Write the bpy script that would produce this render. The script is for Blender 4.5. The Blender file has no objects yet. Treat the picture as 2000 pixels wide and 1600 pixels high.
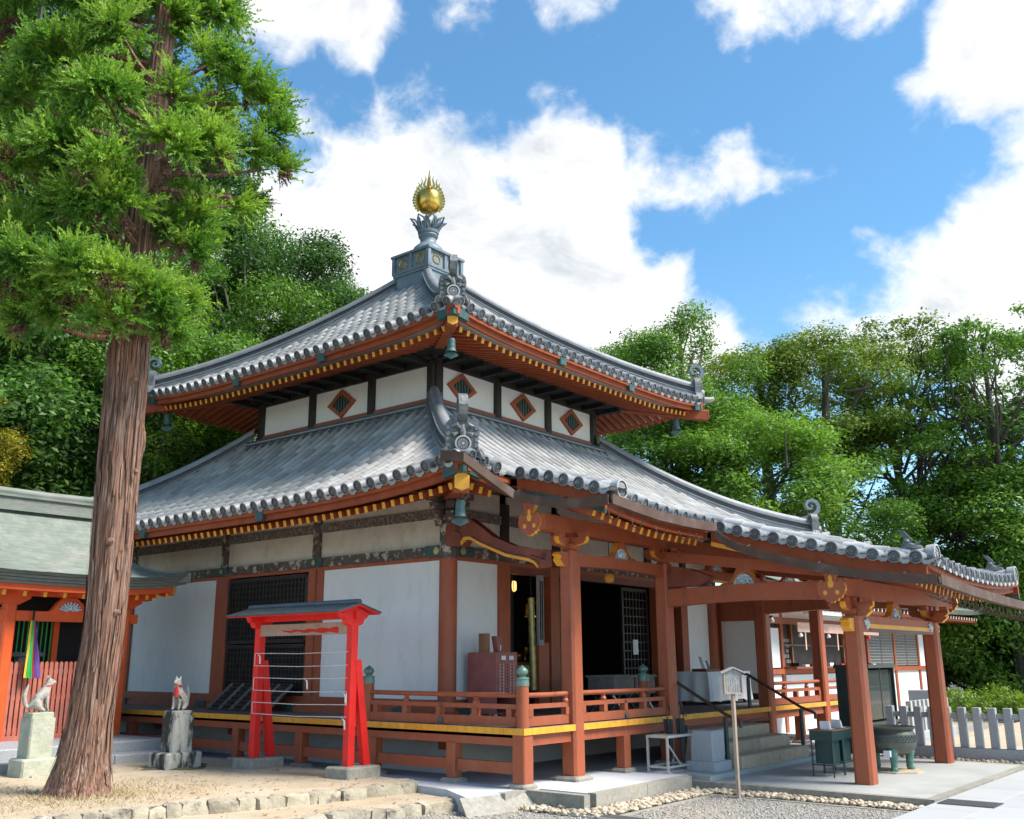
import bpy, math, random
import numpy as np
from mathutils import Matrix, Vector
R_ = math.radians
random.seed(7); rng = np.random.default_rng(7)
sc = bpy.context.scene
col = sc.collection
# ------------------------------------------------------------------ camera
YAW, PITCH, ROLL, FPX, EYE = R_(38.967), R_(14.359), R_(-0.2644), 1911.25, 1.65
_f = np.array([math.cos(YAW)*math.cos(PITCH), math.sin(YAW)*math.cos(PITCH), math.sin(PITCH)])
_r = np.array([math.sin(YAW), -math.cos(YAW), 0.0]); _u = np.cross(_r, _f)
_r, _u = math.cos(ROLL)*_r+math.sin(ROLL)*_u, -math.sin(ROLL)*_r+math.cos(ROLL)*_u
CAM = np.array([0, 0, EYE])
cd = bpy.data.cameras.new("camera"); cam = bpy.data.objects.new("camera", cd); col.objects.link(cam)
cd.sensor_width = 36.0; cd.lens = FPX/2000*36.0; cd.clip_start = 0.1; cd.clip_end = 2000
cam.matrix_world = Matrix(((_r[0], _u[0], -_f[0], 0), (_r[1], _u[1], -_f[1], 0), (_r[2], _u[2], -_f[2], EYE), (0, 0, 0, 1)))
sc.camera = cam
# ------------------------------------------------------------------ light
SUN_AZ, SUN_EL = R_(-68), R_(52)          # azimuth from +X towards +Y
sd = Vector((math.cos(SUN_AZ)*math.cos(SUN_EL), math.sin(SUN_AZ)*math.cos(SUN_EL), math.sin(SUN_EL)))
sl = bpy.data.lights.new("sun", 'SUN'); sl.energy = 2.85; sl.angle = R_(24); sl.color = (1.0, 0.95, 0.87)
so = bpy.data.objects.new("sun", sl); col.objects.link(so)
so.rotation_euler = (-sd).to_track_quat('-Z', 'Y').to_euler(); so.location = (30, -25, 40)
world = bpy.data.worlds.new("World"); sc.world = world; world.use_nodes = True
sc.view_settings.view_transform = 'Standard'; sc.view_settings.look = 'None'
sc.view_settings.exposure = 1.42; sc.view_settings.gamma = 1.0
def build_world():
    nt = world.node_tree; N = nt.nodes; L = nt.links; N.clear()
    out = N.new('ShaderNodeOutputWorld'); bg = N.new('ShaderNodeBackground'); L.new(bg.outputs[0], out.inputs[0])
    bg.inputs[1].default_value = 0.10
    sky = N.new('ShaderNodeTexSky'); sky.sky_type = 'NISHITA'; sky.sun_disc = False
    sky.sun_elevation = SUN_EL; sky.sun_rotation = math.pi/2-SUN_AZ
    sky.air_density = 1.0; sky.dust_density = 0.3; sky.ozone_density = 2.0
    tc = N.new('ShaderNodeTexCoord')
    nrm = N.new('ShaderNodeVectorMath'); nrm.operation = 'NORMALIZE'; L.new(tc.outputs['Generated'], nrm.inputs[0])
    D = nrm.outputs[0]
    def noise(scale, detail, rough, off, dist=0.0, sz=1.0):
        mp = N.new('ShaderNodeMapping'); L.new(D, mp.inputs[0]); mp.inputs['Location'].default_value = off
        mp.inputs['Scale'].default_value = (1, 1, sz)
        n = N.new('ShaderNodeTexNoise'); L.new(mp.outputs[0], n.inputs['Vector'])
        n.inputs['Scale'].default_value = scale; n.inputs['Detail'].default_value = detail
        n.inputs['Roughness'].default_value = rough; n.inputs['Distortion'].default_value = dist
        return n
    def math_(op, a, b=None, c=None, clamp=False):
        m = N.new('ShaderNodeMath'); m.operation = op; m.use_clamp = clamp
        for i, x in enumerate((a, b, c)):
            if x is None: continue
            if isinstance(x, (int, float)): m.inputs[i].default_value = x
            else: L.new(x, m.inputs[i])
        return m.outputs[0]
    # cumulus banks: where they stand in this sky (direction, angular size in degrees, weight)
    def dirpx(x, y):
        d = _f+(x-1000)/FPX*_r-(y-800)/FPX*_u; return d/np.linalg.norm(d)
    banks = [(640, 270, 4.5, .30), (800, 250, 4.5, .32), (700, 400, 6.5, .34), (900, 300, 4.5, .32), (1080, 250, 4.0, .33), (1120, 330, 5.5, .36), (1280, 330, 4.2, .33), (1420, 340, 3.4, .32), (1540, 335, 2.8, .30), (1605, 348, 2.0, .27),
             (900, 480, 7.0, .36), (1120, 480, 5.5, .34), (1050, 600, 7.0, .36), (1260, 600, 5.0, .34), (1370, 640, 3.6, .32), (480, 450, 5.0, .30), (560, 620, 6.5, .3),
             (1960, 480, 5.5, .36), (1850, 560, 5.5, .36), (1720, 575, 5.2, .36), (1600, 590, 4.4, .36), (2080, 380, 5, .34), (1500, 640, 3, .2), (2000, 620, 6, .3),
             (560, 30, 3.8, .30), (690, 70, 3.4, .30), (920, 40, 3.0, .29), (1130, 0, 3.6, .30), (1440, 40, 3.4, .31), (1560, 30, 3.4, .31), (1690, 20, 3.0, .29), (1800, 210, 2.8, .29), (1920, 150, 4.2, .33), (1980, 60, 4.0, .30), (1960, 270, 3.4, .28), (1900, 330, 2.2, .24)]
    holes = [(1560, 480, 6.0, .34), (1330, 180, 6.0, .34), (960, 150, 4.5, .30), (1600, 200, 6.0, .34), (430, 200, 6, .22), (640, 170, 3.2, .30), (800, 160, 3.0, .28), (1240, 60, 3.0, .22), (950, 374, 1.2, .13), (1005, 378, 1.4, .16), (1075, 378, 1.2, .13), (1460, 520, 4.5, .26), (1160, 140, 4.5, .3), (590, 320, 2.2, .22), (1750, 330, 5.0, .32), (1300, 460, 3.2, .26), (1740, 90, 2.6, .26), (1350, 20, 2.4, .22), (830, 20, 2.4, .2)]
    acc = None
    wob = noise(9.0, 4, .6, (3.1, 1.7, .3))
    wv = N.new('ShaderNodeVectorMath'); wv.operation = 'MULTIPLY_ADD'
    sub = N.new('ShaderNodeVectorMath'); sub.operation = 'SUBTRACT'; L.new(wob.outputs['Color'], sub.inputs[0]); sub.inputs[1].default_value = (.5, .5, .5)
    L.new(sub.outputs[0], wv.inputs[0]); wv.inputs[1].default_value = (.06, .06, .06); L.new(D, wv.inputs[2])
    DW = wv.outputs[0]
    for sign, lst in ((1, banks), (-1, holes)):
        tot = None
        for x, y, rad, w in lst:
            d = dirpx(x, y)
            dp = N.new('ShaderNodeVectorMath'); dp.operation = 'DISTANCE'; L.new(DW, dp.inputs[0]); dp.inputs[1].default_value = d
            r = R_(rad)
            mr = N.new('ShaderNodeMapRange'); mr.interpolation_type = 'SMOOTHSTEP'; L.new(dp.outputs['Value'], mr.inputs[0])
            mr.inputs[1].default_value = r*1.35; mr.inputs[2].default_value = r*0.35
            mr.inputs[3].default_value = 0; mr.inputs[4].default_value = w
            tot = mr.outputs[0] if tot is None else math_('MAXIMUM', tot, mr.outputs[0])
        acc = tot if acc is None else math_('SUBTRACT', acc, tot)
    n1 = noise(5.5, 9, .58, (0.4, 2.2, 7.1), .25, 1.5)
    n2 = noise(22, 8, .62, (5.4, .2, 1.1), .3, 1.3)
    base = math_('ADD', math_('ADD', math_('MULTIPLY', n1.outputs['Fac'], .80), math_('MULTIPLY', n2.outputs['Fac'], .42)), -.15)
    dens = math_('ADD', base, acc)
    mask = N.new('ShaderNodeMapRange'); mask.interpolation_type = 'SMOOTHSTEP'; L.new(dens, mask.inputs[0])
    mask.inputs[1].default_value = .475; mask.inputs[2].default_value = .74
    # self shading: thick, low parts of a cloud a little greyer
    n3 = noise(8, 7, .62, (1.4, 7.2, 3.1), .5, 1.8)
    sh = N.new('ShaderNodeMapRange'); L.new(math_('MULTIPLY', n3.outputs['Fac'], math_('ADD', dens, .25)), sh.inputs[0])
    sh.inputs[1].default_value = .46; sh.inputs[2].default_value = .76; sh.inputs[3].default_value = 0; sh.inputs[4].default_value = 1
    cc = N.new('ShaderNodeMix'); cc.data_type = 'RGBA'; L.new(sh.outputs[0], cc.inputs['Factor'])
    cc.inputs[6].default_value = (4.5, 4.5, 4.5, 1); cc.inputs[7].default_value = (2.75, 2.95, 3.15, 1)
    tint = N.new('ShaderNodeMix'); tint.data_type = 'RGBA'; tint.blend_type = 'MULTIPLY'; 
    sz_ = N.new('ShaderNodeSeparateXYZ'); L.new(D, sz_.inputs[0]); tf = N.new('ShaderNodeMapRange'); L.new(sz_.outputs[2], tf.inputs[0]); tf.inputs[1].default_value = .02; tf.inputs[2].default_value = .40; tf.inputs[3].default_value = .35; L.new(tf.outputs[0], tint.inputs['Factor'])
    L.new(sky.outputs[0], tint.inputs[6]); tint.inputs[7].default_value = (.56, .84, .89, 1)
    mx = N.new('ShaderNodeMix'); mx.data_type = 'RGBA'; L.new(mask.outputs[0], mx.inputs['Factor'])
    L.new(tint.outputs[2], mx.inputs[6]); L.new(cc.outputs[2], mx.inputs[7])
    L.new(mx.outputs[2], bg.inputs[0])
build_world()
# ------------------------------------------------------------------ photo pixel -> place
def RAY(x, y): return _f+(x-1000)/FPX*_r-(y-800)/FPX*_u
def onZ(x, y, Z): d = RAY(x, y); return CAM+d*(Z-EYE)/d[2]
def onX(x, y, X): d = RAY(x, y); return CAM+d*X/d[0]
def onY(x, y, Y): d = RAY(x, y); return CAM+d*Y/d[1]
def zat(X, Y, ypx):
    lo, hi = -3.0, 30.0
    for _ in range(40):
        m = (lo+hi)/2; v = np.array([X, Y, m])-CAM
        if 800-FPX*(v@_u)/(v@_f) > ypx: lo = m
        else: hi = m
    return lo
def atD(x, y, D):
    """point on the pixel ray at horizontal distance D"""
    d = RAY(x, y); return CAM+d*D/math.hypot(d[0], d[1])
# ------------------------------------------------------------------ mesh helpers
def lerp(a, b, t): return a+(b-a)*t
class MB:
    def __init__(s): s.v = []; s.f = []; s.m = []
    def add(s, v, f, m=0):
        o = len(s.v); s.v.extend([tuple(map(float, p)) for p in v])
        for i, q in enumerate(f):
            s.f.append(tuple(o+k for k in q)); s.m.append(m if isinstance(m, int) else m[i])
        return s
    def box(s, x0, x1, y0, y1, z0, z1, m=0):
        v = [(x, y, z) for z in (z0, z1) for y in (y0, y1) for x in (x0, x1)]
        return s.add(v, [(0, 2, 3, 1), (4, 5, 7, 6), (0, 1, 5, 4), (2, 6, 7, 3), (0, 4, 6, 2), (1, 3, 7, 5)], m)
    def cbox(s, x0, x1, y0, y1, z0, z1, b=.01, m=0):
        """box with chamfered vertical edges and a chamfered top"""
        def ring(z, e, b):
            X0, X1, Y0, Y1 = x0+e, x1-e, y0+e, y1-e
            return [(X0+b, Y0, z), (X1-b, Y0, z), (X1, Y0+b, z), (X1, Y1-b, z), (X1-b, Y1, z), (X0+b, Y1, z), (X0, Y1-b, z), (X0, Y0+b, z)]
        v = ring(z0, 0, b)+ring(z1-b, 0, b)+ring(z1, b, b*.6)
        f = [tuple(range(7, -1, -1)), tuple(range(16, 24))]
        for k in (0, 8):
            f += [(k+i, k+(i+1) % 8, k+8+(i+1) % 8, k+8+i) for i in range(8)]
        return s.add(v, f, m)
    def post(s, x, y, z0, z1, w, ch=.03, m=0, taper=0.0):
        def ring(z, w):
            h = w/2; b = ch
            return [(x-h+b, y-h, z), (x+h-b, y-h, z), (x+h, y-h+b, z), (x+h, y+h-b, z), (x+h-b, y+h, z), (x-h+b, y+h, z), (x-h, y+h-b, z), (x-h, y-h+b, z)]
        v = ring(z0, w)+ring(z1, w-taper)
        f = [tuple(range(7, -1, -1)), tuple(range(8, 16))]+[(i, (i+1) % 8, 8+(i+1) % 8, 8+i) for i in range(8)]
        return s.add(v, f, m)
    def obox(s, c, ax, ay, az, m=0):
        c, ax, ay, az = map(np.array, (c, ax, ay, az))
        v = [c+i*ax+j*ay+k*az for k in (-1, 1) for j in (-1, 1) for i in (-1, 1)]
        return s.add(v, [(0, 2, 3, 1), (4, 5, 7, 6), (0, 1, 5, 4), (2, 6, 7, 3), (0, 4, 6, 2), (1, 3, 7, 5)], m)
    def beam(s, p, q, w, h, m=0, up=(0, 0, 1), mend=None):
        p = np.array(p, float); q = np.array(q, float); d = q-p; L = np.linalg.norm(d); d /= L
        sd_ = np.cross(d, up); sd_ /= np.linalg.norm(sd_); u = np.cross(sd_, d)
        mm = [m]*6
        if mend is not None: mm[2] = mend
        c = (p+q)/2; ax, ay, az = sd_*w/2, d*L/2, u*h/2
        return s.obox(c, ax, ay, az, mm)
    def tube(s, pts, r, n=8, m=0, caps=True):
        pts = [np.array(p, float) for p in pts]; k = len(pts)
        rs = r if hasattr(r, '__len__') else [r]*k
        o = len(s.v); prev = None; v = []
        for i, p in enumerate(pts):
            d = pts[min(i+1, k-1)]-pts[max(i-1, 0)]; d = d/(np.linalg.norm(d)+1e-9)
            a = np.array((0, 0, 1.)) if prev is None else prev
            if prev is None and abs(d[2]) > .9: a = np.array((1., 0, 0))
            sx = a-d*(a@d); sx /= np.linalg.norm(sx)+1e-9; sy = np.cross(d, sx); prev = sx
            for j in range(n):
                t = 2*math.pi*j/n; v.append(p+rs[i]*(math.cos(t)*sx+math.sin(t)*sy))
        f = [(i*n+j, i*n+(j+1) % n, (i+1)*n+(j+1) % n, (i+1)*n+j) for i in range(k-1) for j in range(n)]
        if caps: f += [tuple(range(n-1, -1, -1)), tuple(range((k-1)*n, k*n))]
        return s.add(v, f, m)
    def lathe(s, prof, c=(0, 0, 0), n=16, m=0, caps=True):
        v = [(c[0]+r*math.cos(2*math.pi*j/n), c[1]+r*math.sin(2*math.pi*j/n), c[2]+z) for r, z in prof for j in range(n)]
        k = len(prof)
        f = [(i*n+j, i*n+(j+1) % n, (i+1)*n+(j+1) % n, (i+1)*n+j) for i in range(k-1) for j in range(n)]
        if caps: f += [tuple(range(n-1, -1, -1)), tuple(range((k-1)*n, k*n))]
        return s.add(v, f, m)
    def prism(s, poly, t, m=0, medge=None):
        """closed 3-D polygon pushed along vector t (both caps)"""
        n = len(poly); t = np.array(t, float); p = [np.array(q, float) for q in poly]
        v = [q for q in p]+[q+t for q in p]
        f = [tuple(range(n)), tuple(range(2*n-1, n-1, -1))]+[(i, n+i, n+(i+1) % n, (i+1) % n) for i in range(n)]
        return s.add(v, f, [m, m]+[m if medge is None else medge]*n)
    def sweep(s, path, prof, ups=None, m=0, closed=True, caps=True):
        """profile points (side, up) carried along a path; side = horizontal right of travel"""
        path = [np.array(p, float) for p in path]; k = len(path); n = len(prof); v = []
        for i, p in enumerate(path):
            d = path[min(i+1, k-1)]-path[max(i-1, 0)]; d[2] = 0; d = d/np.linalg.norm(d)
            sx = np.array((d[1], -d[0], 0.))
            for a, b in prof: v.append(p+sx*a+np.array((0, 0, b)))
        e = n if closed else n-1
        f = [(i*n+j, i*n+(j+1) % n, (i+1)*n+(j+1) % n, (i+1)*n+j) for i in range(k-1) for j in range(e)]
        mm = [(m[j] if hasattr(m, '__len__') else m) for i in range(k-1) for j in range(e)]
        if closed and caps:
            f += [tuple(range(n-1, -1, -1)), tuple(range((k-1)*n, k*n))]; mm += [m[0] if hasattr(m, '__len__') else m]*2
        return s.add(v, f, mm)
    def mesh(s, name, mats, smooth=False):
        me = bpy.data.meshes.new(name); me.from_pydata(s.v, [], s.f)
        for m_ in (mats if isinstance(mats, (list, tuple)) else [mats]): me.materials.append(M[m_] if isinstance(m_, str) else m_)
        if me.polygons: me.polygons.foreach_set('material_index', s.m)
        if smooth: me.polygons.foreach_set('use_smooth', [True]*len(me.polygons))
        me.update()
        if smooth: me.set_sharp_from_angle(angle=R_(38))
        return me
    def build(s, name, mats, parent=None, smooth=False):
        return link(name, s.mesh(name, mats, smooth), parent)
LOC = {}
def link(name, me, parent=None, mw=None):
    o = bpy.data.objects.new(name, me); col.objects.link(o)
    if mw is not None: o.matrix_basis = mw
    if parent is not None:
        o.parent = parent
        if parent.name in LOC: o.matrix_parent_inverse = LOC[parent.name]
    return o
def tag(o, label, cat, group=None):
    o['label'] = label; o['category'] = cat
    if group: o['group'] = group
    return o
def thing(name, label, cat, loc=(0, 0, 0), group=None):
    o = bpy.data.objects.new(name, None); col.objects.link(o); o.location = loc; o.empty_display_size = .2
    LOC[o.name] = Matrix.Translation(-Vector(loc))
    return tag(o, label, cat, group)
def struct(o): o['kind'] = 'structure'; return o
def stuff(o): o['kind'] = 'stuff'; return o
def npmesh(name, V, Fq, mats, rnd=None, mi=None, smooth=False):
    """fast mesh from numpy: V (n,3), Fq (m,k) all the same size"""
    me = bpy.data.meshes.new(name); V = np.asarray(V, np.float32); Fq = np.asarray(Fq, np.int32); m, k = Fq.shape
    me.vertices.add(len(V)); me.vertices.foreach_set('co', V.ravel())
    me.loops.add(m*k); me.loops.foreach_set('vertex_index', Fq.ravel())
    me.polygons.add(m); me.polygons.foreach_set('loop_start', np.arange(0, m*k, k, dtype=np.int32))
    for m_ in (mats if isinstance(mats, (list, tuple)) else [mats]): me.materials.append(M[m_])
    if mi is not None: me.polygons.foreach_set('material_index', np.asarray(mi, np.int32))
    if smooth: me.polygons.foreach_set('use_smooth', np.ones(m, bool))
    me.update(calc_edges=True)
    if rnd is not None:
        a = me.attributes.new('rnd', 'FLOAT', 'FACE'); a.data.foreach_set('value', np.asarray(rnd, np.float32))
    return me
# ------------------------------------------------------------------ materials
M = {}
def mat(name, c1, c2=None, rough=.6, scale=4.0, detail=6, bump=0.0, bscale=None, metal=0.0, stretch=(1, 1, 1), lo=.35, hi=.65,
        c3=None, s3=1.5, t3=(.55, .75), c4=None, s4=14, t4=(.66, .70), st4=(1, 1, 1), rnd=0.0, attr=False, spec=.5, nrough=.6, tl=None, f3=1.0):
    m = bpy.data.materials.new(name); m.use_nodes = True; nt = m.node_tree; N = nt.nodes; L = nt.links
    bs = N['Principled BSDF']; bs.inputs['Roughness'].default_value = rough; bs.inputs['Metallic'].default_value = metal
    bs.inputs['Specular IOR Level'].default_value = spec
    c2 = c2 or tuple(x*.8 for x in c1)
    tc = N.new('ShaderNodeTexCoord'); mp = N.new('ShaderNodeMapping'); L.new(tc.outputs['Object'], mp.inputs[0]); mp.inputs['Scale'].default_value = stretch
    n = N.new('ShaderNodeTexNoise'); L.new(mp.outputs[0], n.inputs['Vector']); n.inputs['Scale'].default_value = scale; n.inputs['Detail'].default_value = detail; n.inputs['Roughness'].default_value = nrough
    mr = N.new('ShaderNodeMapRange'); L.new(n.outputs['Fac'], mr.inputs[0]); mr.inputs[1].default_value = lo; mr.inputs[2].default_value = hi
    mx = N.new('ShaderNodeMix'); mx.data_type = 'RGBA'; L.new(mr.outputs[0], mx.inputs['Factor'])
    mx.inputs[6].default_value = (*c1, 1); mx.inputs[7].default_value = (*c2, 1)
    c = mx.outputs[2]
    if c3:
        n3 = N.new('ShaderNodeTexNoise'); L.new(mp.outputs[0], n3.inputs['Vector']); n3.inputs['Scale'].default_value = s3; n3.inputs['Detail'].default_value = 8; n3.inputs['Roughness'].default_value = .65
        m3 = N.new('ShaderNodeMapRange'); L.new(n3.outputs['Fac'], m3.inputs[0]); m3.inputs[1].default_value = t3[0]; m3.inputs[2].default_value = t3[1]; m3.inputs[4].default_value = f3
        x3 = N.new('ShaderNodeMix'); x3.data_type = 'RGBA'; L.new(m3.outputs[0], x3.inputs['Factor']); L.new(c, x3.inputs[6]); x3.inputs[7].default_value = (*c3, 1); c = x3.outputs[2]
    if c4:
        mp4 = N.new('ShaderNodeMapping'); L.new(tc.outputs['Object'], mp4.inputs[0]); mp4.inputs['Scale'].default_value = st4; mp4.inputs['Location'].default_value = (3.3, 1.7, .6)
        n4 = N.new('ShaderNodeTexNoise'); L.new(mp4.outputs[0], n4.inputs['Vector']); n4.inputs['Scale'].default_value = s4; n4.inputs['Detail'].default_value = 8; n4.inputs['Roughness'].default_value = .7
        m4 = N.new('ShaderNodeMapRange'); L.new(n4.outputs['Fac'], m4.inputs[0]); m4.inputs[1].default_value = t4[0]; m4.inputs[2].default_value = t4[1]; m4.inputs[4].default_value = .85
        x4 = N.new('ShaderNodeMix'); x4.data_type = 'RGBA'; L.new(m4.outputs[0], x4.inputs['Factor']); L.new(c, x4.inputs[6]); x4.inputs[7].default_value = (*c4, 1); c = x4.outputs[2]
    if rnd:
        oi = N.new('ShaderNodeObjectInfo'); src = oi.outputs['Random']
        if attr:
            at = N.new('ShaderNodeAttribute'); at.attribute_name = 'rnd'
            ad = N.new('ShaderNodeMath'); ad.operation = 'ADD'; L.new(src, ad.inputs[0]); L.new(at.outputs['Fac'], ad.inputs[1])
            fr = N.new('ShaderNodeMath'); fr.operation = 'FRACT'; L.new(ad.outputs[0], fr.inputs[0]); src = fr.outputs[0]
        vr = N.new('ShaderNodeMapRange'); L.new(src, vr.inputs[0]); vr.inputs[3].default_value = 1-rnd; vr.inputs[4].default_value = 1+rnd
        hv = N.new('ShaderNodeHueSaturation'); L.new(vr.outputs[0], hv.inputs['Value']); L.new(c, hv.inputs['Color']); c = hv.outputs[0]
    L.new(c, bs.inputs['Base Color'])
    if bump:
        b = N.new('ShaderNodeBump'); b.inputs['Strength'].default_value = bump; b.inputs['Distance'].default_value = .02
        nb = N.new('ShaderNodeTexNoise'); L.new(mp.outputs[0], nb.inputs['Vector']); nb.inputs['Scale'].default_value = bscale or scale*3; nb.inputs['Detail'].default_value = 5
        L.new(nb.outputs['Fac'], b.inputs['Height']); L.new(b.outputs[0], bs.inputs['Normal'])
    M[name] = m; return m
def leafmat(name, ca, cb, cc, trans=.35):
    m = bpy.data.materials.new(name); m.use_nodes = True; nt = m.node_tree; N = nt.nodes; L = nt.links; N.clear()
    out = N.new('ShaderNodeOutputMaterial'); mixs = N.new('ShaderNodeMixShader'); L.new(mixs.outputs[0], out.inputs[0]); mixs.inputs[0].default_value = trans
    df = N.new('ShaderNodeBsdfPrincipled'); tr = N.new('ShaderNodeBsdfTranslucent'); L.new(df.outputs[0], mixs.inputs[1]); L.new(tr.outputs[0], mixs.inputs[2])
    df.inputs['Roughness'].default_value = .5; df.inputs['Specular IOR Level'].default_value = .35
    at = N.new('ShaderNodeAttribute'); at.attribute_name = 'rnd'
    tc = N.new('ShaderNodeTexCoord'); n = N.new('ShaderNodeTexNoise'); n.inputs['Scale'].default_value = .7; n.inputs['Detail'].default_value = 3; L.new(tc.outputs['Object'], n.inputs['Vector'])
    ad = N.new('ShaderNodeMath'); ad.operation = 'MULTIPLY_ADD'; L.new(n.outputs['Fac'], ad.inputs[0]); ad.inputs[1].default_value = 1.0; 
    sb = N.new('ShaderNodeMath'); sb.operation = 'MULTIPLY_ADD'; L.new(at.outputs['Fac'], sb.inputs[0]); sb.inputs[1].default_value = .6; sb.inputs[2].default_value = -.3
    L.new(sb.outputs[0], ad.inputs[2])
    oi = N.new('ShaderNodeObjectInfo'); a2 = N.new('ShaderNodeMath'); a2.operation = 'MULTIPLY_ADD'; L.new(oi.outputs['Random'], a2.inputs[0]); a2.inputs[1].default_value = .3; L.new(ad.outputs[0], a2.inputs[2])
    s3 = N.new('ShaderNodeMath'); s3.operation = 'SUBTRACT'; L.new(a2.outputs[0], s3.inputs[0]); s3.inputs[1].default_value = .15
    cr = N.new('ShaderNodeValToRGB'); L.new(s3.outputs[0], cr.inputs[0])
    e = cr.color_ramp.elements; e[0].position = .2; e[0].color = (*ca, 1); e[1].position = .8; e[1].color = (*cc, 1); x = e.new(.5); x.color = (*cb, 1)
    L.new(cr.outputs[0], df.inputs['Base Color'])
    br = N.new('ShaderNodeHueSaturation'); br.inputs['Value'].default_value = 1.5; br.inputs['Saturation'].default_value = 1.1; L.new(cr.outputs[0], br.inputs['Color']); L.new(br.outputs[0], tr.inputs[0])
    M[name] = m
mat('tile', (.37, .355, .335), (.275, .265, .255), .6, 1.3, spec=.25, rnd=.22, attr=True, bump=.15, bscale=25, c3=(.17, .175, .18), s3=.8, t3=(.6, .85), f3=.6, c4=(.19, .185, .165), s4=3.5, t4=(.58, .72))
mat('tile_pan', (.17, .175, .185), (.12, .125, .135), .6, 1.3, rnd=.2, attr=True, bump=.15, bscale=25)
mat('tile_light', (.41, .405, .395), (.31, .305, .30), .55, 3, spec=.3, rnd=.18, bump=.15, bscale=25, c3=(.14, .15, .14), s3=2.2, t3=(.55, .8), f3=.7)
mat('tile_dark', (.05, .053, .058), (.08, .083, .09), .5, 6, bump=.3, bscale=30)
mat('oni_tile', (.16, .165, .165), (.09, .095, .10), .45, 7, bump=.5, bscale=26, c3=(.22, .22, .19), s3=5, t3=(.5, .7))
mat('bluegrey', (.17, .21, .235), (.12, .155, .18), .5, 5, bump=.2, bscale=20, c3=(.24, .27, .28), s3=3, t3=(.52, .8))
mat('gold', (.83, .52, .12), (.6, .33, .06), .28, 5, metal=1.0, bump=.25, bscale=9)
mat('gold_dull', (.55, .47, .2), (.4, .33, .12), .4, 8, metal=.4)
mat('red_eave_shaded', (.33, .072, .022), (.25, .052, .016), .6, 3.2, c3=(.40, .11, .045), s3=2, t3=(.5, .8), f3=.6, spec=.3)  # deeper than red: less faded paint, with eave shade put into the colour
mat('red', (.39, .092, .034), (.30, .068, .025), .55, 3.2, stretch=(1, 1, .5), c3=(.48, .165, .085), s3=3.2, t3=(.48, .75), f3=.55, bump=.2, bscale=40, c4=(.17, .05, .028), s4=6, t4=(.54, .72), st4=(1, 1, .3))
mat('red_dark', (.22, .055, .03), (.15, .035, .02), .55, 3, c3=(.28, .08, .045), s3=2, bump=.12, bscale=30)
mat('pink_red', (.36, .115, .095), (.30, .085, .07), .5, 5, c3=(.4, .16, .13), s3=3)
mat('yellow', (.85, .40, .035), (.74, .31, .025), .5, 5, c3=(.45, .20, .05), s3=7, t3=(.6, .72), f3=.8)
mat('plaster', (.83, .825, .81), (.78, .775, .76), .75, 1.0, stretch=(1, 1, .45), c3=(.66, .64, .59), s3=1.8, t3=(.54, .82), f3=.7, bump=.08, bscale=30, c4=(.64, .62, .575), s4=2.6, t4=(.55, .85), st4=(1.6, 1.6, .6))
mat('plaster_aged', (.66, .62, .54), (.58, .53, .46), .8, 2.0, c3=(.44, .37, .31), s3=2.2, t3=(.5, .8), bump=.08, bscale=30)
mat('dark_wood', (.016, .012, .010), (.030, .023, .019), .6, 5, stretch=(1, 1, 2), bump=.2)
mat('frieze', (.075, .055, .042), (.12, .095, .08), .7, 9, c3=(.42, .39, .36), s3=7, t3=(.53, .58), bump=.25)
mat('frieze2', (.10, .08, .066), (.16, .13, .11), .7, 14, c3=(.27, .24, .21), s3=16, t3=(.5, .56), bump=.25)
mat('soffit', (.64, .60, .55), (.54, .50, .46), .7, 4)
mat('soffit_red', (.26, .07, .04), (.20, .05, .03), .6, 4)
mat('green_metal', (.022, .06, .055), (.04, .095, .085), .5, 9, c3=(.09, .15, .13), s3=9)
mat('verdigris', (.04, .085, .08), (.07, .135, .125), .55, 8, c3=(.05, .09, .09), s3=6, bump=.2)
mat('giboshi', (.11, .19, .155), (.17, .26, .21), .4, 12, c3=(.06, .09, .08), s3=8, metal=.2)
mat('gutter', (.085, .048, .034), (.12, .075, .056), .7, 3, spec=.25, c3=(.17, .15, .13), s3=3, t3=(.55, .85))
mat('deck_wood', (.17, .155, .14), (.11, .10, .092), .65, 4, stretch=(1, 1, 1), c3=(.25, .23, .21), s3=5, rnd=.15, bump=.2)
mat('lattice', (.018, .014, .012), (.035, .028, .022), .55, 6)
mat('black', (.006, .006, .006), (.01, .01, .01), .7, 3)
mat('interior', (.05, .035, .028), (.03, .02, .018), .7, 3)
mat('concrete', (.55, .565, .58), (.49, .505, .52), .8, 1.0, c3=(.42, .43, .43), s3=.9, t3=(.5, .8), bump=.15, bscale=60)
mat('pad', (.42, .425, .40), (.37, .375, .35), .75, 1.2, c3=(.30, .30, .27), s3=1.0, t3=(.5, .8), bump=.12, bscale=60)
mat('curb', (.36, .33, .27), (.26, .24, .20), .85, 14, c3=(.20, .185, .15), s3=2.5, rnd=.12, bump=.5, bscale=60, c4=(.12, .11, .085), s4=3, t4=(.58, .75))
mat('granite', (.40, .405, .41), (.27, .275, .285), .7, 90, detail=3, c3=(.52, .52, .52), s3=60, t3=(.55, .62), rnd=.10, bump=.15, bscale=90)
mat('path', (.44, .44, .43), (.39, .39, .38), .75, 60, c3=(.38, .38, .365), s3=1.0, t3=(.45, .8), rnd=.035, bump=.1, bscale=80)
mat('sand', (.52, .405, .27), (.43, .325, .21), .9, 3.5, c3=(.58, .48, .35), s3=.9, t3=(.45, .75), bump=.8, bscale=55, c4=(.33, .25, .16), s4=2.2, t4=(.56, .78))
mat('gravel', (.36, .33, .29), (.20, .185, .165), .9, 38, detail=4, c3=(.44, .36, .26), s3=1.0, t3=(.5, .7), bump=1.0, bscale=45)
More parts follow.
